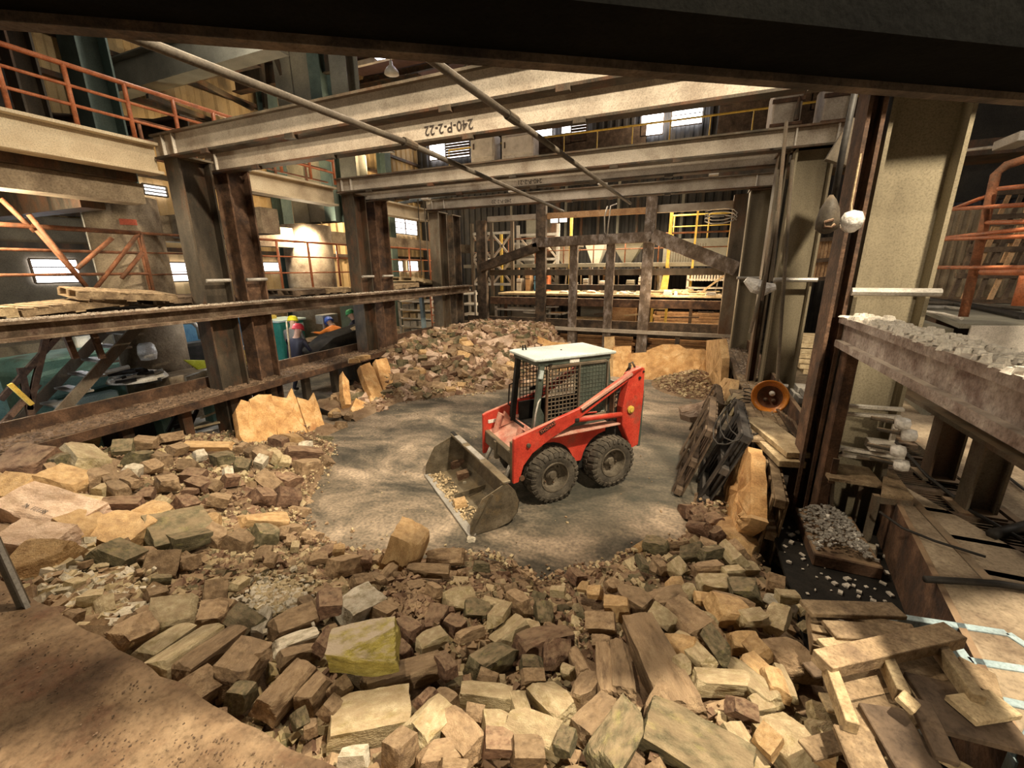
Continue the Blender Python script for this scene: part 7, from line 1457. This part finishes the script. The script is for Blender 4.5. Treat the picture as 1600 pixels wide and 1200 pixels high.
# the rest of the bricks and all the small debris: uncountable
def debris(name,label,n,smin,smax,mats,region,sink=0.5,seed=3,pw=1.0,deep=0.0):
    rd = random.Random(seed); G = {m:MB() for m in mats}; k = 0; tr = 0
    while k < n and tr < n*12:
        tr += 1; q = region(rd)
        if q is None or covered(q[0],q[1],0.85 if smax > 0.1 else 0.75): continue
        x,y,z = q; s = smin+(smax-smin)*rd.random()**pw
        ax = Vector((rd.uniform(-1,1),rd.uniform(-1,1),rd.uniform(-.6,.6))).normalized(); u = Vector((rd.uniform(-.4,.4),rd.uniform(-.4,.4),1)); u = (u-ax*u.dot(ax)).normalized(); w = ax.cross(u)
        dims = (s*rd.uniform(0.7,1.2),s*rd.uniform(0.5,0.9),s*rd.uniform(0.4,0.7)); c = Vector((x,y,z-s*sink*0.5-deep))
        vs = []
        for sz in (-1,1):
            for sx,sy in ((-1,-1),(1,-1),(1,1),(-1,1)): vs.append(c+ax*sx*dims[0]*rd.uniform(.7,1.05)/1.6+w*sy*dims[1]*rd.uniform(.7,1.05)/1.6+u*sz*dims[2]*rd.uniform(.75,1.05)/1.6)
        G[rd.choice(mats)].hexa(vs[:4],vs[4:]); k += 1
    # one object with several materials
    me = bpy.data.meshes.new(name); V = []; F = []; MI = []
    for i,m in enumerate(mats):
        k0 = len(V); V += [tuple(v) for v in G[m].v]; F += [tuple(j+k0 for j in f) for f in G[m].f]; MI += [i]*len(G[m].f)
        me.materials.append(B[m])
    me.from_pydata(V,[],F); me.polygons.foreach_set('material_index',MI); me.update(); bm = bmesh.new(); bm.from_mesh(me); bmesh.ops.recalc_face_normals(bm,faces=bm.faces); bm.to_mesh(me); bm.free()
    o = bpy.data.objects.new(name,me); COL.objects.link(o); tag(o,label,'rubble',kind='stuff'); return o
_gr = {}
for c,s_ in placed: _gr.setdefault((int(c.x//0.5),int(c.y//0.5)),[]).append((c,s_))
def covered(x,y,k=0.8):
    gx,gy = int(x//0.5),int(y//0.5)
    for i in (-1,0,1):
        for j in (-1,0,1):
            for c,s_ in _gr.get((gx+i,gy+j),()):
                if (c.x-x)**2+(c.y-y)**2 < (s_*k)**2: return True
    return False
def near_reg(rd):
    x = rd.uniform(-7.25,1.15); y = rd.uniform(0.74,5.2)
    if rd.random() < 0.35: y = rd.uniform(0.74,2.6); x = rd.uniform(-4.2,1.1)
    if x > 0.75 and y < 3.0: return None
    h = hgt(x,y); return (x,y,h) if h > 0.09 else None
def far_reg(rd):
    x = rd.uniform(-7.25,-3.2); y = rd.uniform(6.6,13.8); h = hgt(x,y); return (x,y,h) if h > 0.07 else None
debris('brick_rubble','smaller broken bricks packed between the big blocks of the near heap',2600,0.08,0.17,['bt','by','br','bg','bt','bo'][:4],near_reg,1.1,5,1.3,0.07)
debris('brick_rubble','broken bricks packed in the far left corner heap',900,0.12,0.27,['bt','br','bg','bp'],far_reg,0.6,6,1.0,0.03)
def crumb_reg(rd):
    q = near_reg(rd)
    return q
debris('brick_crumbs','small crumbs and chips over the near heap',5200,0.015,0.06,['bt','br','by'],crumb_reg,0.4,8,1.8,0.075)
def rim_reg(rd):
    if rd.random() < 0.75:
        x = rd.uniform(-7.0,0.9); y = interp(x,YBN)+abs(rd.gauss(0,0.16))-0.15
    else:
        x = rd.uniform(-6.3,-4.2); y = 7.3+(x+6.3)*0.9+rd.gauss(0,0.2)
    return (x,y,max(hgt(x,y),0.012))
debris('scattered_crumbs','crumbs and pebbles scattered along the rim of the cleared floor',1500,0.012,0.05,['bt','by','br'],rim_reg,0.1,9,2.0)
def floor_reg(rd): return (rd.uniform(-6,0.8),rd.uniform(3.2,12),0.008)
debris('floor_pebbles','few pebbles strewn over the cleared floor',260,0.008,0.03,['bt','by'],floor_reg,0.0,10,2.5)
def gr_reg(rd):
    x = rd.uniform(-0.9,0.95); y = rd.uniform(9.6,12.6); h = hgt(x,y); return (x,y,h) if h > 0.03 else None
debris('gravel_bank','grit and small stones banked before the orange slabs at the far right corner',1500,0.02,0.09,['bt','by','br'],gr_reg,0.3,12,1.8)
def pale_reg(rd):
    p = hit(rd.gauss(432,26),rd.gauss(935,16)); return (p.x,p.y,p.z)
debris('pale_chippings','patch of pale cream chippings above the mossy yellow block',700,0.012,0.045,['by','bw'],pale_reg,0.0,13,1.5)
def chips_reg(rd):
    p = hit(rd.gauss(640,22),rd.gauss(940,20)); return (p.x,p.y,p.z)
debris('brown_pebbles','cluster of rounded brown pebbles behind the mossy yellow block',260,0.03,0.06,['br','bt'],chips_reg,0.0,14,1.2)
def lw_reg(rd):
    p = hit(rd.gauss(150,45),rd.gauss(935,28)); return (p.x,p.y,p.z)
debris('pale_lumps','bank of small pale lumps at the lower left beside the deck',420,0.03,0.08,['by','bt','bw'],lw_reg,0.0,15,1.2)
# earth body of the heaps
def ground_patch(name,label,x0,x1,y0,y1,st,sink,mt):
    nx = int((x1-x0)/st); ny = int((y1-y0)/st); vs = []; g = MB()
    for j in range(ny+1):
        for i in range(nx+1):
            x = x0+(x1-x0)*i/nx; y = y0+(y1-y0)*j/ny; h = hgt(x,y); z = h-sink*min(1,h/0.25)-0.01*(h<=0)+(0.05*noise.noise(Vector((x*6,y*6,2)))+0.02*noise.noise(Vector((x*22,y*22,2))))*min(1,h*4)
            vs.append((x,y,z if h > 0 else -0.03))
    fs = [(j*(nx+1)+i,j*(nx+1)+i+1,(j+1)*(nx+1)+i+1,(j+1)*(nx+1)+i) for j in range(ny) for i in range(nx) if max(vs[j*(nx+1)+i][2],vs[j*(nx+1)+i+1][2],vs[(j+1)*(nx+1)+i+1][2],vs[(j+1)*(nx+1)+i][2]) > -0.03]
    g.add(vs,fs); o = g.build(name,mt,smooth=True); tag(o,label,'dust heap',kind='stuff'); return o
earth = dirty('brick_dust_earth',[(0.14,0.09,0.055),(0.24,0.165,0.105),(0.36,0.265,0.175)],3,0.95,0,0.8,30,stain=(0.16,0.085,0.05),stainamt=0.3)
ground_patch('brick_dust','brown brick dust filling the near heap between the blocks',-7.26,1.25,0.70,5.6,0.05,0.12,earth)
ground_patch('brick_dust','brown brick dust filling the far left corner heap',-7.26,-3.0,6.0,13.92,0.08,0.10,earth)
ground_patch('brick_dust','brown dust bank at the far right corner of the pit',-1.1,0.95,9.8,12.9,0.06,0.02,earth)
# ------------------------------------------------------------ orange refractory slabs standing around the rim
def onp(px,py,p0,n):
    r = ray(px,py); n = Vector(n); return CP+r*((Vector(p0)-CP).dot(n)/r.dot(n))
def slab(lab,pts,p0,n,th,mk='sl',name='refractory_slab',jag=0.012):
    n = Vector(n).normalized(); q = [onp(x,y,p0,n) for x,y in pts]; k = len(q)
    # refine outline and roughen it
    R_ = []
    for i in range(k):
        a,b = q[i],q[(i+1)%k]
        for t in range(4): 
            p = a.lerp(b,t/4); R_.append(p+noise.noise_vector(p*9)*jag)
    cen = sum(R_,Vector())/len(R_); m = len(R_); back = n if n.dot(CP-Vector(p0)) < 0 else -n
    rings = []; 
    for s in (1.0,0.66,0.33): rings.append([cen.lerp(p,s)-back*0.02*(1-s)+back*noise.noise(p*5+Vector((s*3,0,0)))*0.02*(1.4-s)+back*noise.noise(Vector((p.y*4.5,p.x*4.5,p.z*0.8)))*0.07*(1.0-s) for p in R_])
    rb = [p+back*th for p in R_]; vs = rings[0]+rings[1]+rings[2]+[cen-back*0.015]+rb
    fs = []
    for r in (0,1):
        for i in range(m): fs.append((r*m+i,r*m+(i+1)%m,(r+1)*m+(i+1)%m,(r+1)*m+i))
    for i in range(m): fs.append((2*m+i,2*m+(i+1)%m,3*m)); fs.append((i,(i+1)%m,3*m+1+(i+1)%m,3*m+1+i))
    fs.append(tuple(3*m+1+i for i in range(m)))
    g = MB(); g.add(vs,fs); return tag(g.build(name,B[mk]),lab,'slab')
LP, LN = (-6.15,5,0), (1,0,1.0)
for lab,pts in (('orange slab leaning at the left wall, leftmost of the wavy row',[(368,640),(377,624),(390,628),(400,668),(402,692),(382,694),(374,678)]),
 ('orange slab leaning at the left wall, second of the wavy row',[(390,624),(404,616),(424,616),(430,640),(434,690),(402,692)]),
 ('orange slab with a pointed top, middle of the wavy row at the left wall',[(424,618),(448,622),(455,606),(462,620),(478,670),(488,690),(436,690)]),
 ('orange slab leaning at the left wall, rightmost of the wavy row',[(464,620),(482,626),(490,613),(500,640),(508,668),(510,676),(488,690),(470,640)]),
 ('narrow pointed cream slab standing between the wavy row and the paired slabs',[(535,580),(545,595),(549,632),(540,632),(536,615)]),
 ('short orange slab end lying below the narrow pointed one',[(548,640),(556,622),(575,632),(576,646),(558,652)]),
 ('left one of the two tall orange slabs leaning together at the left wall',[(562,572),(578,566),(586,580),(602,622),(586,628),(572,600)]),
 ('right one of the two tall orange slabs leaning together at the left wall',[(587,562),(604,559),(614,585),(628,622),(604,622),(594,592)]),
 ('low orange footing slab below the tall leaning pair',[(578,618),(640,612),(644,622),(580,640)])):
    slab(lab,pts,LP,LN,0.16)
L2, N2 = (-6.5,7.5,0), (1,0,0.75)
for lab,pts in (('orange slab leaning near the far left heap, left one',[(626,552),(640,545),(648,556),(664,600),(650,604),(636,580)]),('orange slab leaning near the far left heap, right one',[(645,550),(654,548),(668,580),(668,600),(658,602)]),
 ('wide orange slab behind the leaning ones at the far left heap',[(654,552),(676,542),(684,566),(682,585),(668,588)]),('brown-topped orange slab at the edge of the far left heap',[(672,540),(700,534),(716,556),(712,572),(690,566)])):
    slab(lab,pts,L2,N2,0.15)
PN = (0,-1,0.9); P0 = (0,11.5,0)
for lab,pts,mk in (('jagged orange slab ridge behind the loader roof, left part',[(800,528),(812,520),(838,524),(862,534),(888,536),(905,552),(905,600),(800,600)],'sl'),
 ('orange slab behind the loader roof, beside the pale upright block',[(905,548),(940,556),(955,575),(955,610),(905,610)],'sl'),
 ('tan upright block end among the orange slabs behind the loader',[(944,526),(960,526),(960,545),(956,620),(944,620)],'bo'),
 ('orange slab right of the tan upright block end',[(958,542),(986,540),(986,560),(984,625),(958,625)],'sl'),
 ('low orange slab in the dip between the taller ones',[(985,552),(1010,550),(1012,620),(985,620)],'sl'),
 ('broad orange slab with a humped top at the pit end',[(1010,548),(1035,538),(1060,538),(1072,545),(1085,545),(1086,612),(1008,612)],'sl'),
 ('reddish orange slab at the pit end, right of the humped one',[(1084,546),(1100,545),(1106,550),(1106,606),(1084,606)],'sl')):
    slab(lab,pts,P0,PN,0.2,mk)
slab('tall pale orange slab in the far right corner of the pit',[(1104,532),(1124,530),(1128,560),(1126,600),(1112,618),(1102,625)],(0.72,10.5,0),(1,0.15,0.1),0.15,'bo')
slab('smooth pinkish plate propped on the far left heap',[(752,534),(800,522),(804,546),(765,558)],(-4.9,11.0,0.9),(0.5,-1,0.5),0.12,'bp')
RP, RN = (0.62,5,0), (-1,0,0.12)
for lab,pts,mk in (('tall smooth orange slab standing at the right side of the pit',[(1130,842),(1131,760),(1150,720),(1168,698),(1173,712),(1174,790),(1172,812),(1150,828)],'sl'),
 ('curved orange fragment lying over the foot of the tall orange slab',[(1148,802),(1157,793),(1170,798),(1176,810),(1160,826),(1142,838)],'bo'),
 ('small pointed cream slab by the brown pallets',[(1130,632),(1140,618),(1146,613),(1150,636),(1142,650),(1132,648)],'by'),
 ('cream slab standing at the ledge behind the pallets',[(1118,606),(1132,590),(1142,592),(1136,628),(1122,622)],'bo'),
 ('long brown slab lying behind the brown pallet',[(1060,636),(1095,628),(1116,616),(1124,630),(1100,640),(1066,644)],'bp'),
 ('flat pinkish slab lying on the dark floor at right',[(1062,646),(1096,640),(1098,650),(1078,652)],'bp')):
    slab(lab,pts,RP if mk != 'bp' else (0.3,7,0.1),RN if mk != 'bp' else (-0.2,-0.5,1),0.14,mk)
